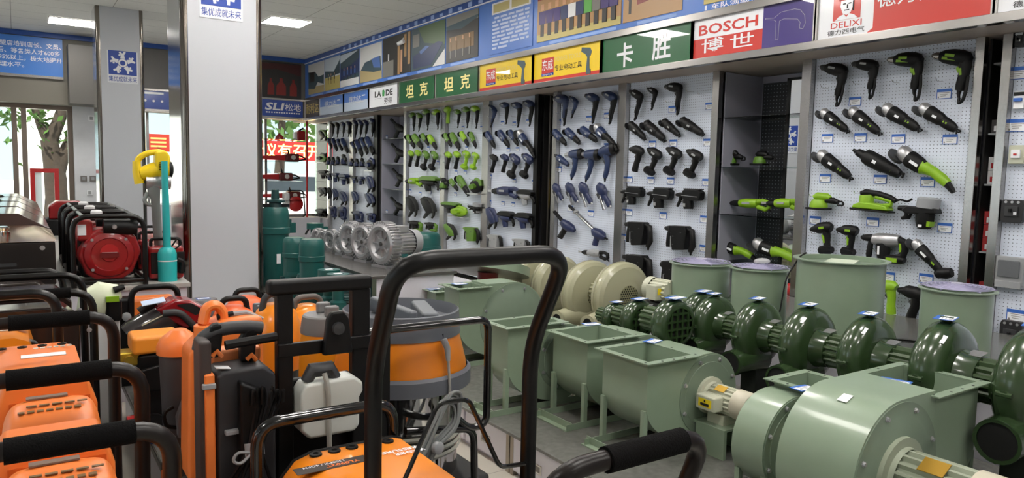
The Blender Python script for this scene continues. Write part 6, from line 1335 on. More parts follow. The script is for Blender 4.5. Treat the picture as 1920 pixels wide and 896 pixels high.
for k, px_ in enumerate(((592, 853), (627, 846), (660, 839), (727, 828))):
    q = at(px_[0], px_[1], Z=zh+zb)-O; MB().lathe((q.x, q.y, zh), (0, 0, 1), [(0, .019), (.005, .018), (.006, .009), (.001, .007), (.0, 0)], 16).build('grommet', BLK, t)
q = at(622, 872, Z=zh+zb)-O; R180 = Matrix.Rotation(pi, 4, 'Z')
MB().box(-.105, .105, -.024, .024, 0, .0012).build('model_label', M('label_dark', (54, 46, 42), .5), t).location = (q.x, q.y, zh)
text('YL0902T', .1, .017, M('label_orange', (240, 120, 40), .5), t, Matrix.Translation((q.x+.03, q.y-.009, zh+.0014)) @ R180, .03); text('1300PSI / 4GPM', .12, .013, PAPER, t, Matrix.Translation((q.x-.02, q.y+.011, zh+.0014)) @ R180, .01)
q = at(745, 850, Z=zh+zb)-O; text('PRESSURE', .13, .019, PAPER, t, Matrix.Translation((q.x+.02, q.y+.015, zh+.0012)) @ R180, .03); text('WASHER', .1, .019, PAPER, t, Matrix.Translation((q.x+.035, q.y-.012, zh+.0012)) @ R180, .03)
hl_, hr_ = L(482, 860, 2.12).x, L(736, 800, 2.12).x; hz = (L(530, 792, 2.12).z+L(690, 758, 2.12).z)/2
MB().tube(bend([(hl_, .37, .1), (hl_, .37, hz), (hr_, .37, hz), (hr_, .37, .1)], .07, 6), .019, 14).build('roll_bar', GBLACK, t)
MB().tube(bend([(lk.x, 0, .12), (hl_, .37, .1), (hr_, .37, .1), (rk.x, 0, .12)], .03, 4), .018, 10).tube([(lk.x, 0, .12), (rk.x, 0, .12)], .018, 10).build('base_frame', GBLACK, t)
MB().box(hx0+.03, hx1-.03, -.05, .34, .1, zh-.1).build('pump_block', BLK, t, .03)
for s, x in ((-1, hx0-.05), (1, hx1+.06)): wheel('wheel', t, (x, .15, .11), .11, .05)
MB().box(cxh-.1, cxh+.1, -.06, .0, 0, .11).build('rest_foot', BLK, t)
rod = [L(752, 915, 1.72), L(821, 757, 1.72), L(878, 747, 1.72), L(937, 876, 1.72), L(985, 869, 1.74)]
MB().tube(bend(rod, .025, 4), .0068, 8).build('hose_holder', GBLACK, t)
# ------------------------------------------------------------------ black trolley washer with white tank
Yt = 2.40; q0 = at(600, 700, Y=Yt); t = thing('pressure_washer', 'black trolley washer with telescopic handle and white detergent tank', 'pressure washer', (q0.x, Yt, zb)); O2 = V((q0.x, Yt, zb))
def L2(x, y, Y=Yt): return at(x, y, Y=Y)-O2
tl, tr_ = L2(500, 540), L2(694, 526); za = (tl.z+tr_.z)/2
gm = MB().box(tl.x, tr_.x, -.028, .028, za-.026, za+.024); gm.build('grip_bar', M('grip_black', (13, 13, 14), .5, spec=.3), t, .014, seg=3)
for a, b, n in ((517, 547, 'handle_post'), (657, 690, 'handle_post')):
    x0, x1 = L2(a, 650).x, L2(b, 650).x; MB().box(x0, x1, -.02, .02, .3, za-.02).build(n, BLACK, t, .006)
x0, x1 = L2(470, 660).x, L2(694, 628).x; zc_ = L2(600, 645).z; MB().box(x0+.08, x1+.02, -.03, -.012, zc_-.025, zc_+.02).build('cross_plate', BLACK, t, .004)
k0 = L2(622, 620); MB().prism([(-.05, -.07), (.055, -.07), (.04, .05), (.02, .075), (-.02, .075), (-.035, .05)], (k0.x, -.03, k0.z), (1, 0, 0), (0, 0, 1), 0, .03).build('knob_bracket', BLACK, t, .008); MB().lathe((k0.x, -.06, k0.z+.02), (0, -1, 0), [(0, .022), (.012, .02), (.014, 0)], 16).build('lock_knob', DGREY, t)
w0, w1, w2, w3 = L2(549, 720), L2(664, 712), L2(556, 800), L2(655, 790); ztop, zbot = (w0.z+w1.z)/2+.025, (w2.z+w3.z)/2-.015; ww = w1.x-w0.x
TANK = M('tank_white', (206, 210, 204), .4)
MB().prism([(w0.x, ztop-.03), (w0.x+.02, ztop), (w1.x-.03, ztop+.005), (w1.x, ztop-.02), (w1.x, ztop-.05), (w1.x-.012, ztop-.07), (w1.x-.012, zbot+.02), (w1.x-.03, zbot), (w0.x+.03, zbot), (w0.x, zbot+.03)], (0, -.01, 0), (1, 0, 0), (0, 0, 1), -.02, .075).build('detergent_tank', TANK, t, .012, seg=3)
cp = L2(592, 693); MB().tube([(cp.x-.05, -.05, ztop+.0), (cp.x-.03, -.05, ztop+.035), (cp.x+.03, -.05, ztop+.035), (cp.x+.05, -.05, ztop+.0)], [.02, .026, .026, .02], 10).build('tank_cap', DGREY, t)
hz_ = [(cp.x-.0, -.085, ztop+.03), (cp.x+.01, -.095, ztop-.02), (cp.x+.012, -.092, (ztop+zbot)/2), (cp.x+.015, -.092, zbot-.06)]; MB().tube(bend(hz_, .04, 4), .0085, 8).build('suction_hose', M('hose_pale', (176, 176, 168), .3, alpha=.8), t)
MB().box(w0.x-.06, w1.x+.02, .03, .11, .08, zbot+.02).box(w0.x-.05, w1.x+.02, .07, .1, zbot, ztop-.02).build('body_shell', BLACK, t, .02)
MB().box(L2(700, 720).x, L2(728, 720).x, -.02, .04, .1, L2(715, 625).z).build('lance_holder', BLACK, t, .006)
for s in (w0.x-.1, w1.x+.12): wheel('wheel', t, (s, .1, .1), .1, .05)
MB().box(w0.x-.0, w1.x-.0, -.1, .05, 0, .09).build('rest_foot', BLACK, t, .01)
# ------------------------------------------------------------------ upright orange and black washer
Yu = 2.35; q0 = at(430, 760, Y=Yu); t = thing('pressure_washer', 'upright black and orange electric washer with curved grey handle', 'pressure washer', (q0.x, Yu, zb)); O3 = V((q0.x, Yu, zb))
def L3(x, y, Y=Yu): return at(x, y, Y=Y)-O3
UB = M('washer_black', (44, 44, 47), .5)
xa, xb = L3(405, 700).x, L3(500, 690).x; zp = L3(440, 692).z
MB().prism([(xa, .0), (xb+.03, 0), (xb+.03, zp-.03), (xb-.01, zp), (xa+.02, zp-.005), (xa, zp-.02)], (0, .19, 0), (1, 0, 0), (0, 0, 1), 0, .19).build('body_shell', UB, t, .012); MB().box(xa+.01, xb+.02, .13, .2, zp-.02, zp+.035).build('orange_back', M('peach_orange', (240, 140, 80), .4), t, .015)
MB().prism([(-.0, 0), (.06, .0), (.06, .25), (0, .28)], (xa+.06, -.012, zp-.31), (1, 0, 0), (0, 0, 1), -.01, .04).build('hose_pocket', BLACK, t, .01)
MB().box(xa-.035, xa-.005, -.01, .05, .0, L3(400, 700).z).build('orange_spine', ORANGE, t, .006)
MB().box(L3(374, 700).x, L3(398, 700).x, .0, .1, .02, L3(385, 640).z).build('side_rail', M('rail_brown', (62, 54, 52), .5), t, .012)
hb = [L3(384, 668), L3(388, 648), L3(410, 632), L3(440, 625), L3(480, 622), L3(505, 625)]; MB().tube(bend([V((q.x, .09, q.z)) for q in hb], .05, 4), .0215, 12).build('carry_handle', DGREY, t)
MB().tube([V((L3(425, 650).x, .02, L3(425, 650).z)), V((L3(522, 633).x, .02, L3(522, 633).z))], .015, 8).build('upper_grip', BLACK, t)
for px_ in ((412, 648), (478, 655)):
    q = L3(*px_); MB().prism([(-.026, -.055), (.018, -.055), (.028, .035), (.02, .055), (-.006, .05), (-.026, .02)], (q.x, .11, q.z), (1, 0, 0), (0, 0, 1), 0, .04).build('hook_arm', BLACK, t, .008)
    MB().tube([(q.x-.01, .06, q.z-.045), (q.x+.004, .055, q.z-.03), (q.x+.018, .06, q.z-.05)], .008, 8).build('release_tab', ORANGE, t)
q = L3(427, 694); MB().box(-.022, .022, -.018, .018, 0, .002, Matrix.Rotation(.15, 3, 'Y'), (q.x-.01, .03, zp+.002)).build('white_label', PAPER, t)
MB().box(L3(378, 723).x, L3(403, 723).x, -.02, .0, L3(390, 728).z, L3(390, 718).z).build('side_peg', LGREY, t, .003)
MB().box(L3(420, 800).x, L3(455, 800).x, -.025, .0, L3(430, 812).z, L3(430, 804).z).build('cord_hook', LGREY, t, .003)
for s in (xa-.02, xb+.06): wheel('wheel', t, (s, .14, .09), .09, .05)
cb = MB(); rr = random.Random(5); c0 = L3(492, 725); c1 = L3(468, 830); c2 = L3(455, 900)
for k in range(7):
    dx = (k-3)*.011; dy = rr.uniform(-.02, .02)
    cb.tube(bend([V((c0.x+dx*1.4, -.06+dy, c0.z-.04)), V((c0.x+dx*1.4, -.07+dy, c0.z+rr.uniform(0, .03))), V((c0.x+dx*1.2+.012, -.05+dy, c0.z-.02)), V((c1.x+dx*.5, -.06, c1.z)), V((c2.x+dx*2.2, -.06+dy, c2.z))], .04, 4), .0058, 6)
cb.build('power_cable', BLK, t); MB().lathe((c1.x, -.06, c1.z), (0, .3, 1), [(-.02, .03), (.02, .03), (.02, .026), (-.02, .026)], 14, True).build('cable_tie', LGREY, t); MB().tube(bend([(c1.x-.02, -.08, c1.z), (c1.x-.06, -.09, c1.z+.01), (c1.x-.075, -.09, c1.z-.015), (c1.x-.05, -.09, c1.z-.03), (c1.x-.015, -.08, c1.z-.005)], .015, 4), .005, 6).build('tie_loop', LGREY, t)
# ------------------------------------------------------------------ big steel tank vacuum
Yv = 2.80; q0 = at(752, 640, Y=Yv); t = thing('vacuum_cleaner', 'big amber and grey drum vacuum with steel tank and grey rim', 'vacuum', (q0.x, Yv, zb)); cr = .282; O4 = V((q0.x, Yv, zb))
zv = lambda x, y, Y=Yv: at(x, y, Y=Y).z-zb
z_or1, z_or0, z_rg = zv(755, 650, Yv-cr), zv(755, 718, Yv-cr), zv(755, 738, Yv-cr); z_top = zv(700, 592, Yv-.1)
VG = M('vacuum_grey', (98, 101, 108), .45); VO = M('vacuum_amber', (226, 128, 22), .35, coat=.3)
MB().lathe((0, 0, 0), (0, 0, 1), [(.1, 0), (.1, cr*.86), (z_rg-.02, cr*.86), (z_rg, cr*.86)], 40).build('steel_tank', CHROME, t)
MB().lathe((0, 0, 0), (0, 0, 1), [(z_rg-.035, cr*.9), (z_rg-.03, cr*1.05), (z_or0-.012, cr*1.05), (z_or0, cr*1.0)], 44).build('lower_ring', VG, t)
MB().lathe((0, 0, 0), (0, 0, 1), [(z_or0-.005, cr*.98), (z_or0+.02, cr*.97), (z_or1-.0, cr*.86)], 44).build('motor_skirt', VO, t)
MB().lathe((0, 0, 0), (0, 0, 1), [(z_or1-.004, cr*.885), (z_or1+.0, cr*.885), (z_top, cr*.86), (z_top+.004, cr*.84), (z_top-.02, cr*.82), (z_top-.045, cr*.8), (z_top-.045, 0)], 44).build('tray_lid', VG, t, ang=45)
lm = MB(); lm.box(-.04, .0, -.2, .2, -.03, .035); lm.build('lid_handle', MGREY, t, .012).location = (-.02, 0, z_top-.01)
MB().box(.03, .1, -.19, .12, -.04, .02, Matrix.Rotation(-.3, 3, 'Z')).build('top_latch', MGREY, t, .012).location = (.03, 0, z_top-.01); MB().box(.12, .19, -.13, -.05, z_top-.045, z_top-.042).build('price_label', PAPER, t)
MB().box(-.018, .018, -cr*.9, -cr*.86, z_or1+.005, z_or1+.02).build('cord_socket', BLK, t).location = (.055, .015, 0)
cx_ = .06; MB().tube([(cx_, -cr*.93, z_or1+.005), (cx_+.012, -cr*.97, z_or1-.03), (cx_+.012, -cr*1.0, z_or1-.08)], [.014, .013, .009], 10).build('cord_plug', LGREY, t); MB().tube([(cx_+.012, -cr*1.0, z_or1-.075), (cx_+.012, -cr*1.06, z_rg), (cx_+.005, -cr*1.05, .3)], .0055, 8).build('cord_drop', M('cord_grey', (150, 148, 142), .5), t)
cg = MB(); rr = random.Random(9); a0, b0 = at(845, 760, Y=2.42)-O4, at(790, 850, Y=2.42)-O4
for k in range(8):
    d1 = rr.uniform(-.03, .03); d2 = rr.uniform(-.02, .02)
    cg.tube(bend([V((b0.x-.05+d1, -.4+d2, b0.z-.04+d1)), V((b0.x+d1*.4, -.4+d2, b0.z+.03)), V((a0.x-.04+k*.006, -.38+d2, a0.z+.02+k*.006)), V((a0.x+.02+k*.004, -.37+d2, a0.z+.0+k*.006)), V((a0.x+.02, -.39+d2, a0.z-.06-k*.004)), V((b0.x+.03+d1*.3, -.4+d2, b0.z+.02)), V((b0.x-.02+d1, -.41, b0.z-.1))], .045, 5), .0062, 7)
cg.build('coiled_cord', M('cord_steel_grey', (122, 126, 126), .45), t); MB().lathe((b0.x+.04, -.42, b0.z+.03), (.3, -1, 0), [(0, .024), (.02, .024), (.025, .015), (.025, 0)], 16).build('cord_clip', LGREY, t)
Yh = Yv-.33
def L4(x, y): q = at(x, y, Y=Yh); return V((q.x-O4.x, Yh-Yv, q.z-zb))
zhb = (L4(700, 618).z+L4(890, 603).z)/2; xl, xr = L4(676, 640).x, L4(915, 640).x
MB().tube(bend([V((xl, Yh-Yv, .1)), V((xl, Yh-Yv, zhb)), V((xr, Yh-Yv, zhb)), V((xr, Yh-Yv, L4(905, 795).z)), L4(880, 805)+V((0, .0, 0)), L4(850, 778)], .05, 5), .0155, 12).build('push_bar', GBLACK, t)
MB().tube(bend([V((L4(760, 808).x, Yh-Yv, L4(760, 808).z)), V((L4(888, 803).x, Yh-Yv, L4(888, 803).z)), V((L4(890, 896).x, Yh-Yv, .08))], .05, 5), .0155, 12).tube([(xl, Yh-Yv, .1), (L4(890, 896).x, Yh-Yv, .08)], .014, 8).build('trolley_frame', GBLACK, t)
MB().box(-cr, cr, -cr, cr, .07, .1).build('trolley_base', BLK, t, .02)
for sx in (-1, 1):
    for sy in (-1, 1): wheel('castor', t, (sx*cr*.8, sy*cr*.8, .038), .038, .03, hub=DGREY)
for k in range(4): MB().lathe((0, 0, .2+k*.028), (0, 0, 1), [(0, cr*.9), (.01, cr*.92), (.02, cr*.9)], 40).build('hose_turn', M('hose_grey_clear', (170, 170, 160), .3), t)
# ------------------------------------------------------------------ smaller vacuums and tubs behind
def tub(label, px, py, Y, r, body, topc, kind, zbase=zb):
    """drum vacuum: px, py is the centre of its top"""
    q = at(px, py, Y=Y); t = thing('vacuum_cleaner', label, 'vacuum', (q.x, Y, zbase)); h = q.z-zbase
    MB().lathe((0, 0, 0), (0, 0, 1), [(.06, 0), (.06, r*.8), (h*.45, r*.88), (h*.5, r*.98)], 32).build('tank', DGREY if kind == 'dome' else body, t)
    if kind == 'dome':
        MB().lathe((0, 0, 0), (0, 0, 1), [(h*.5, r*1.0), (h*.7, r*1.02), (h*.85, r*.95), (h*.95, r*.75), (h, r*.35), (h, 0)], 36).build('motor_dome', body, t)
        MB().tube(bend([(-r*.6, -.02, h*.93), (-r*.5, -.02, h*1.08), (r*.5, -.02, h*1.08), (r*.6, -.02, h*.93)], .05, 5), .017, 10).build('carry_handle', topc, t)
    else:
        MB().lathe((0, 0, 0), (0, 0, 1), [(h*.5, r), (h*.72, r*.98), (h*.88, r*.9)], 36).build('motor_skirt', body, t)
        MB().lathe((0, 0, 0), (0, 0, 1), [(h*.87, r*.93), (h*.9, r*.93), (h*.99, r*.86), (h, r*.8), (h, 0)], 36).build('top_lid', topc, t, ang=40)
        MB().box(-r*.25, r*.25, -r*.7, -r*.4, h-.002, h+.05).build('lid_latch', topc, t, .01); MB().box(-r*.25, r*.25, r*.2, r*.5, h-.002, h+.05).build('lid_latch', topc, t, .01)
    MB().box(-r*.7, r*.7, -r*.7, r*.7, .05, .07).build('base_plate', BLK, t, .01)
    for sx in (-1, 1):
        for sy in (-1, 1): wheel('castor', t, (sx*r*.6, sy*r*.6, .028), .028, .025, hub=DGREY)
    return t
GREYV = M('lid_warm_grey', (118, 118, 118), .5)
tub('amber drum vacuum with round grey lid, seen through the trolley handle', 612, 588, 3.38, .13, M('amber_yellow', (238, 150, 22), .35), GREYV, 'lid')
tub('amber domed vacuum with dark arm, left of the trolley handle', 517, 568, 3.75, .125, ORANGE2, DGREY, 'dome')
tub('yellow vacuum with small grey lid and two latches, by the amber dome', 484, 586, 4.1, .085, M('warm_yellow', (232, 160, 30), .35), MGREY, 'lid')
tub('amber vacuum with brown grey arched handle behind the trolley grip', 575, 570, 4.15, .14, ORANGE2, M('arch_brown', (92, 84, 80), .5), 'dome')
tub('red orange vacuum with thick black arched handle, nearer of two by the pillar', 437, 572, 4.45, .13, M('red_orange', (240, 104, 48), .38), BLACK, 'dome')
tub('red orange vacuum with thick black arched handle, farther of two by the pillar', 462, 554, 4.95, .14, M('red_orange', (240, 104, 48), .38), BLACK, 'dome')
# grey canister by the pillar
q = at(381, 560, Y=4.95); t = thing('dust_canister', 'grey canister with dark strap at the foot of the big pillar', 'canister', (q.x, 4.95, zb)); h = q.z-zb
MB().lathe((0, 0, 0), (0, 0, 1), [(0, 0), (0, .085), (h*.82, .09), (h*.82, .095), (h*.86, .095), (h*.97, .09), (h, .08), (h, 0)], 30).build('body', M('canister_grey', (108, 106, 108), .45), t); MB().box(-.02, .02, -.1, -.085, h*.4, h*.85).build('strap', BLK, t, .004)
tb(q.x+.0, 4.95, q.z+.003, 'price card lying on the grey canister by the pillar', .1, .8)
# big orange body with loop handle and round port
Yb = 2.92; q0 = at(430, 640, Y=Yb); t = thing('washer_body', 'large orange machine with loop handle and round port', 'pressure washer', (q0.x, Yb, zb)); O5 = V((q0.x, Yb, zb))
def L5(x, y, Y=Yb): return at(x, y, Y=Y)-O5
P = [(350, 900), (352, 660), (372, 640), (392, 612), (420, 600), (462, 592), (492, 592), (496, 900)]
pl = [(L5(*p_).x, max(.05, L5(*p_).z)) for p_ in P]; MB().prism(pl, (0, .14, 0), (1, 0, 0), (0, 0, 1), 0, .16).build('body_shell', ORANGE, t, .02, seg=3)
MB().tube(bend([V((L5(386, 610).x, .05, L5(386, 610).z)), V((L5(392, 580).x, .05, L5(392, 580).z)), V((L5(412, 574).x, .05, L5(412, 574).z)), V((L5(424, 590).x, .05, L5(424, 590).z)), V((L5(424, 610).x, .05, L5(424, 610).z))], .04, 5), .02, 12, ell=1.6, ref=(0, 1, 0)).build('loop_handle', ORANGE, t)
q = L5(386, 612); MB().lathe((q.x+.005, .02, q.z-.08), (0, 0, 1), [(0, .045), (.08, .045), (.085, .04), (.085, .03), (.02, .028), (.02, 0)], 20).build('round_port', ORANGE, t)
MB().box(L5(375, 680).x-.01, L5(395, 680).x, -.05, .0, L5(380, 690).z, L5(380, 655).z).build('side_clip', M('orange_shade', (224, 96, 34), .4), t, .01); MB().box(pl[0][0]+.02, pl[-1][0]-.02, -.0, .13, 0, .05).build('base_foot', BLK, t)
q = L5(452, 598); MB().tube([(q.x-.06, .04, q.z+.012), (q.x+.03, .04, q.z+.016), (q.x+.09, .02, q.z-.01)], [.012, .01, .006], 8).build('spray_wand', LGREY, t); MB().tube([(q.x-.08, .04, q.z+.008), (q.x-.02, .04, q.z+.016)], .012, 8).build('wand_tip', BLK, t)
# orange bin vacuum at the platform edge
Yk = 3.3; q0 = at(326, 640, Y=Yk); t = thing('vacuum_cleaner', 'orange vacuum head on a dark grey bin, at the platform edge', 'vacuum', (q0.x+.02, Yk, zb)); zt = at(326, 618, Y=Yk).z-zb; zl = at(326, 657, Y=Yk).z-zb
MB().lathe((0, 0, 0), (0, 0, 1), [(.06, 0), (.06, .062), (zl, .08), (zl, 0)], 26).build('bin', M('bin_grey', (66, 64, 67), .5), t); MB().lathe((0, 0, zl), (0, 0, 1), [(-.01, .088), (.02, .088), (.05, .075), (zt-zl-.02, .055), (zt-zl, .03), (zt-zl, 0)], 28).build('head', ORANGE, t)
q = at(342, 755, Y=Yk)-V((q0.x+.02, Yk, zb)); MB().prism([(-.05, -.11), (.05, -.1), (.06, .03), (.02, .07), (-.03, .05), (-.055, -.02)], (q.x+.01, -.09, q.z), (1, 0, 0), (0, 0, 1), 0, .05).build('grey_cover', M('cover_grey', (92, 88, 90), .5), t, .012); wheel('wheel', t, (-.06, -.06, .07), .07, .04); wheel('wheel', t, (.06, .06, .07), .07, .04)
MB().tube(bend([(q.x-.05, -.1, q.z+.02), (q.x-.09, -.1, q.z+.0), (q.x-.08, -.1, q.z-.06), (q.x-.04, -.1, q.z-.07)], .03, 4), .008, 8).build('side_loop', BLK, t)
# amber motor washer with brass pump
Ym = 3.95; q0 = at(290, 660, Y=Ym); t = thing('pressure_washer', 'low amber motor washer with brass pump at the platform edge', 'pressure washer', (q0.x, Ym, zb)); O6 = V((q0.x, Ym, zb))
def L6(x, y): return at(x, y, Y=Ym)-O6
a, b = L6(243, 640), L6(335, 630); MB().box(a.x, b.x, -.1, .1, L6(290, 655).z, L6(290, 622).z).build('motor_cover', M('amber_cover', (244, 150, 44), .4), t, .02, seg=3)
MB().box(a.x+.02, b.x-.02, -.08, .09, .08, L6(290, 655).z).build('motor_block', BLACK, t, .02); mb = MB(); c = L6(238, 668); mb.box(-.05, .05, -.05, .05, -.035, .035); mb.v = [v+V((c.x, -.02, c.z)) for v in mb.v]; mb.build('brass_pump', M('brass_yellow', (206, 176, 70), .3, .85), t, .01); MB().cyl((c.x, -.1, c.z), (c.x, -.06, c.z), .022, n=14).build('brass_port', M('brass_yellow', (206, 176, 70), .3, .85), t)
for sx in (a.x+.06, b.x-.06): MB().box(sx-.03, sx+.03, -.08, .08, 0, .085).build('foot', BLK, t)
MB().lathe((a.x+.01, -.09, .13), (-1, 0, 0), [(0, .03), (.04, .03), (.045, 0)], 14).build('red_knob', RED, t); MB().lathe((a.x+.08, -.1, .1), (0, -1, 0), [(0, 0), (0, .06), (.03, .06), (.03, 0)], 18).build('wheel', BLK, t)
MB().prism([(-.1, -.07), (.1, -.09), (.11, -.0), (.0, .05), (-.1, .03)], (L6(290, 690).x+.02, -.11, L6(290, 690).z), (1, 0, 0), (0, 0, 1), 0, .03).build('black_guard', BLACK, t, .01)
# red and smoked cylinder vacuum, tilted
Yr = 4.55; q0 = at(310, 610, Y=Yr); t = thing('hand_vacuum', 'tilted vacuum with smoked cylinder and dark red housing', 'vacuum', (q0.x, Yr, zb)); O7 = V((q0.x, Yr, zb))
def L7(x, y, d=0): q = at(x, y, Y=Yr)-O7; return V((q.x, d, q.z))
MB().tube([L7(243, 632), L7(250, 627), L7(318, 590), L7(322, 588)], [.075, .085, .095, .09], 24).build('smoked_cylinder', M('smoked_plastic', (58, 54, 56), .12, coat=.6), t)
MB().tube([L7(262, 605, -.09), L7(320, 576, -.095)], .004, 6).build('pale_seam', M('seam_pale', (216, 206, 180), .4), t)
MB().prism([(L7(285, 575).x, L7(285, 575).z), (L7(322, 556).x, L7(322, 556).z), (L7(352, 558).x, L7(352, 558).z), (L7(385, 575).x, L7(385, 575).z), (L7(372, 596).x, L7(372, 596).z), (L7(345, 612).x, L7(345, 612).z), (L7(322, 600).x, L7(322, 600).z)], (0, .0, 0), (1, 0, 0), (0, 0, 1), -.06, .1).build('red_housing', M('deep_red', (140, 22, 30), .2, coat=.5), t, .02, seg=3)
MB().prism([(L7(325, 566).x, L7(325, 566).z), (L7(352, 563).x, L7(352, 563).z), (L7(378, 577).x, L7(378, 577).z), (L7(360, 585).x, L7(360, 585).z)], (0, -.101, 0), (1, 0, 0), (0, 0, 1), -.001, .003).build('handle_recess', HOLE, t)
MB().tube(bend([L7(300, 582, -.1), L7(330, 578, -.11), L7(352, 600, -.1), L7(372, 620, -.08)], .06, 5), .02, 12).build('grey_grip', DGREY, t)
MB().tube([L7(262, 586, .0), L7(292, 568, 0)], .03, 10).build('dark_nozzle', BLACK, t); MB().box(-.16, .16, -.07, .09, 0, L7(300, 640).z).build('support_block', BLACK, t, .02); MB().box(-.05, .18, -.05, .07, .1, L7(340, 612).z).build('stand_post', BLACK, t, .02)
q = L7(284, 572, -.02); MB().box(-.06, .06, -.035, .035, 0, .004, Matrix.Rotation(.2, 3, 'X') @ Matrix.Rotation(-.15, 3, 'Y'), (q.x, q.y-.05, q.z+.03)).build('price_label', M('label_pale_blue', (190, 206, 230), .5), t)
text('YiLi', .06, .02, LGREY, t, frame(L7(345, 612, -.125), (1, 0, .35), UP), .01) if False else None
# black cage washer with orange shell, behind
Yc = 4.98; q0 = at(290, 570, Y=Yc); t = thing('pressure_washer', 'orange shelled washer in a black hoop behind the tilted vacuum', 'pressure washer', (q0.x, Yc, zb)); O8 = V((q0.x, Yc, zb))
def L8(x, y, d=0): q = at(x, y, Y=Yc)-O8; return V((q.x, d, q.z))
MB().tube(bend([L8(246, 640), L8(246, 540), L8(333, 535), L8(336, 640)], .07, 6), .018, 12).build('hoop_frame', BLACK, t); a, b = L8(240, 560), L8(330, 556)
MB().box(a.x, b.x, .02, .14, .1, (a.z+b.z)/2).build('orange_shell', ORANGE, t, .03, seg=3); MB().box(a.x-.08, a.x+.03, .0, .12, .05, L8(225, 560).z).build('side_block', BLACK, t, .02); MB().tube(bend([L8(213, 592, -.02), L8(215, 560, -.02), L8(224, 548, -.02)], .03, 4), .012, 8).build('orange_strap', ORANGE, t); MB().lathe(L8(236, 592, -.02), (0, -1, 0), [(0, .025), (.03, .025), (.035, .015), (.035, 0)], 14).build('knob', LGREY, t); MB().box(a.x-.06, b.x-.02, .0, .14, 0, .1).build('base_foot', BLK, t)
# pale green and black tool at the bench foot
Yg = 4.75; q0 = at(185, 572, Y=Yg); t = thing('garden_machine', 'white and lime machine with black parts below the red engine', 'machine', (q0.x+.0, Yg, 0)); O9 = V((q0.x, Yg, 0))
def L9(x, y, d=0): q = at(x, y, Y=Yg)-O9; return V((q.x, d, q.z))
MB().tube([L9(165, 592), L9(178, 570), L9(200, 553), L9(225, 545)], [.05, .08, .07, .03], 14, ell=1.3).build('white_shell', M('shell_white_lime', (222, 230, 200), .4), t); MB().box(L9(195, 560).x, L9(226, 560).x, -.08, .06, L9(200, 600).z, L9(200, 558).z).build('black_body', BLACK, t, .02); MB().tube([L9(212, 542, -.04), L9(232, 536, -.04)], [.02, .014], 10).build('black_grip', BLACK, t); MB().box(L9(196, 556).x, L9(220, 556).x, -.09, -.07, L9(200, 562).z, L9(200, 552).z).build('lime_stripe', LIME, t)
MB().box(-.06, .1, -.06, .06, 0, L9(190, 590).z).build('stand', M('stand_white', (214, 214, 214), .5), t, .01)
# price cards on the platform
for px_, l in (((283, 746), 'price card lying on the platform beside the grey bin'), ((302, 822), 'blue edged price card on the platform near the lower left'), ((345, 882), 'pale price card on the platform by the black cables')):
    q = at(px_[0], px_[1], Z=zb); tb(q.x, q.y, zb+.003, l, .2, 1.3)
# ------------------------------------------------------------------ far corner: glass shelves with garden tools
GZ = [at(530, y, Y=15.6).z for y in (262, 303, 339, 374)]
for z, n in zip(GZ, ('top', 'second', 'third', 'lowest')): gshelf(3.9, 5.0, 15.35, 15.85, z, n+' glass shelf before the corner window', 'glass shelves before the corner window')
tag(MB().cyl((5.08, 15.34, .55), (5.08, 15.34, 2.57), .02, n=10).build('shelf_upright', RED), 'thin dark red upright of the corner shelves', 'post')
tag(MB().cyl((3.86, 15.6, .55), (3.86, 15.6, 2.57), .02, n=10).build('shelf_upright', STEEL), 'thin steel upright at the left end of the corner shelves', 'post')
tag(MB().box(3.8, 5.35, 15.3, 15.88, .0, .56).build('shelf_plinth', LAM), 'white plinth under the corner window shelves', 'cabinet')
def chainsaw(label, px, py, z, red=True):
    x = at(px, py, Y=15.6).x; t = thing('chainsaw', label, 'chainsaw', (x, 15.6, z+.002)); c = RED if red else DRED
    MB().prism([(-.62, .05), (-.1, .02), (-.1, .14), (-.62, .11), (-.65, .08)], (0, .0, 0), (1, 0, 0), (0, 0, 1), -.02, .02).build('bar_cover', c, t, .004)
    MB().box(-.12, .16, -.1, .1, 0, .17).build('engine_body', M('saw_dark_red', (90, 26, 24), .4), t, .03, seg=3); MB().tube(bend([(-.06, -.08, .14), (-.08, -.05, .25), (-.04, .05, .25), (.0, .09, .15)], .05, 4), .014, 8).build('front_handle', BLK, t); MB().tube(bend([(.12, 0, .13), (.24, 0, .12), (.34, 0, .06), (.16, 0, .03)], .03, 4), .016, 8).build('rear_handle', BLK, t); MB().lathe((.03, -.1, .09), (0, -1, 0), [(0, .05), (.012, .045), (.012, 0)], 16).build('starter_cover', M('saw_grey', (190, 186, 180), .5), t)
chainsaw('red chainsaw on the second corner shelf', 545, 295, GZ[1]); chainsaw('red chainsaw on the third corner shelf', 533, 330, GZ[2]); chainsaw('red chainsaw on the lowest corner shelf', 548, 366, GZ[3])
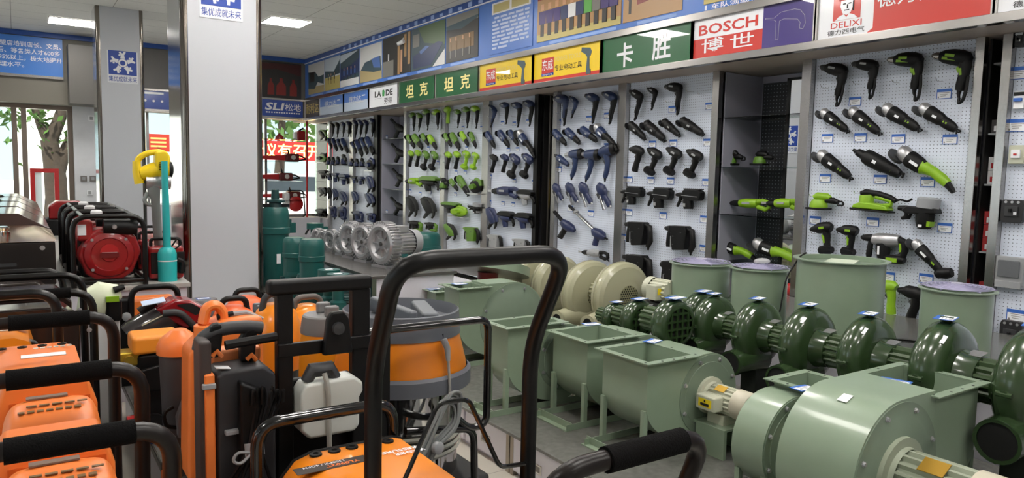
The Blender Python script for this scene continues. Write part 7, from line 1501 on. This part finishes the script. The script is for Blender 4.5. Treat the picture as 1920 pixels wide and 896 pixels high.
def brush(label, px, py, z):
    x = at(px, py, Y=15.6).x; t = thing('brush_cutter_engine', label, 'engine', (x, 15.6, z+.002)); MB().box(-.08, .1, -.1, .1, 0, .2).build('engine_body', DRED, t, .03); MB().box(-.13, -.05, -.06, .08, .02, .17).build('fuel_tank', BAND, t, .02); MB().tube([(-.02, 0, .2), (.08, 0, .26)], .02, 8).build('spark_cap', BLK, t); return t
brush('small red engine on the top corner shelf', 562, 255, GZ[0])
t = thing('trimmer_head', 'red round trimmer head on the top corner shelf', 'tool', (at(524, 258, Y=15.6).x, 15.6, GZ[0]+.002)); MB().lathe((0, 0, 0), (0, 0, 1), [(0, 0), (0, .09), (.06, .085), (.1, .04), (.1, 0)], 20).build('head', RED, t); MB().lathe((0, 0, .1), (0, 0, 1), [(0, .03), (.03, .02), (.03, 0)], 12).build('cap', DRED, t)
x = at(555, 395, Y=15.3).x; t = thing('backpack_engine', 'red and white engine in a black tube frame under the corner shelves', 'engine', (x, 15.55, .56)); MB().tube(bend([(-.2, 0, 0), (.28, 0, 0), (.24, 0, .56), (-.1, 0, .56)], .08, 5), .014, 8).build('tube_frame', BLK, t); MB().lathe((.05, -.08, .28), (0, -1, 0), [(-.1, .15), (0, .16), (.04, .1), (.04, 0)], 24).build('engine_body', RED, t); MB().box(-.2, -.08, -.12, .06, .18, .52).build('tank', BAND, t, .03)
t = thing('glass_display', 'corner glass cabinet with small dark tools by the blue tool boards', 'cabinet', (5.43, 15.3, 0))
for z in GZ: MB().box(-.02, .5, -.2, .5, z-.006, z).build('shelf', SHELFG, t)
MB().box(-.02, -.012, -.24, .5, .56, 2.55).build('front_pane', SHELFG, t); MB().box(-.02, .5, -.24, .5, 0, .55).build('plinth', LAM, t)
for i, (px_, py_, k, sc) in enumerate(((606, 253, 'jigsaw', 'gk'), (604, 296, 'disc_saw', 'gk'), (607, 328, 'planer', 'k'), (605, 360, 'jigsaw', 'k'), (602, 400, 'planer', 'k'))):
    o = hang(k, sc, (px_-9, py_-10, px_+8, py_+10), 'dark %s on the glass at the corner, %s from the top' % (KNAME[k], ORD[i]), None, 5.36); o['group'] = 'small tools in the corner glass'
tag(MB().box(1.0, 3.0, 13.2, 13.9, 0, .95).build('far_cabinet', LAM, None, .01), 'white low cabinet by the shop window between the pillars', 'cabinet')
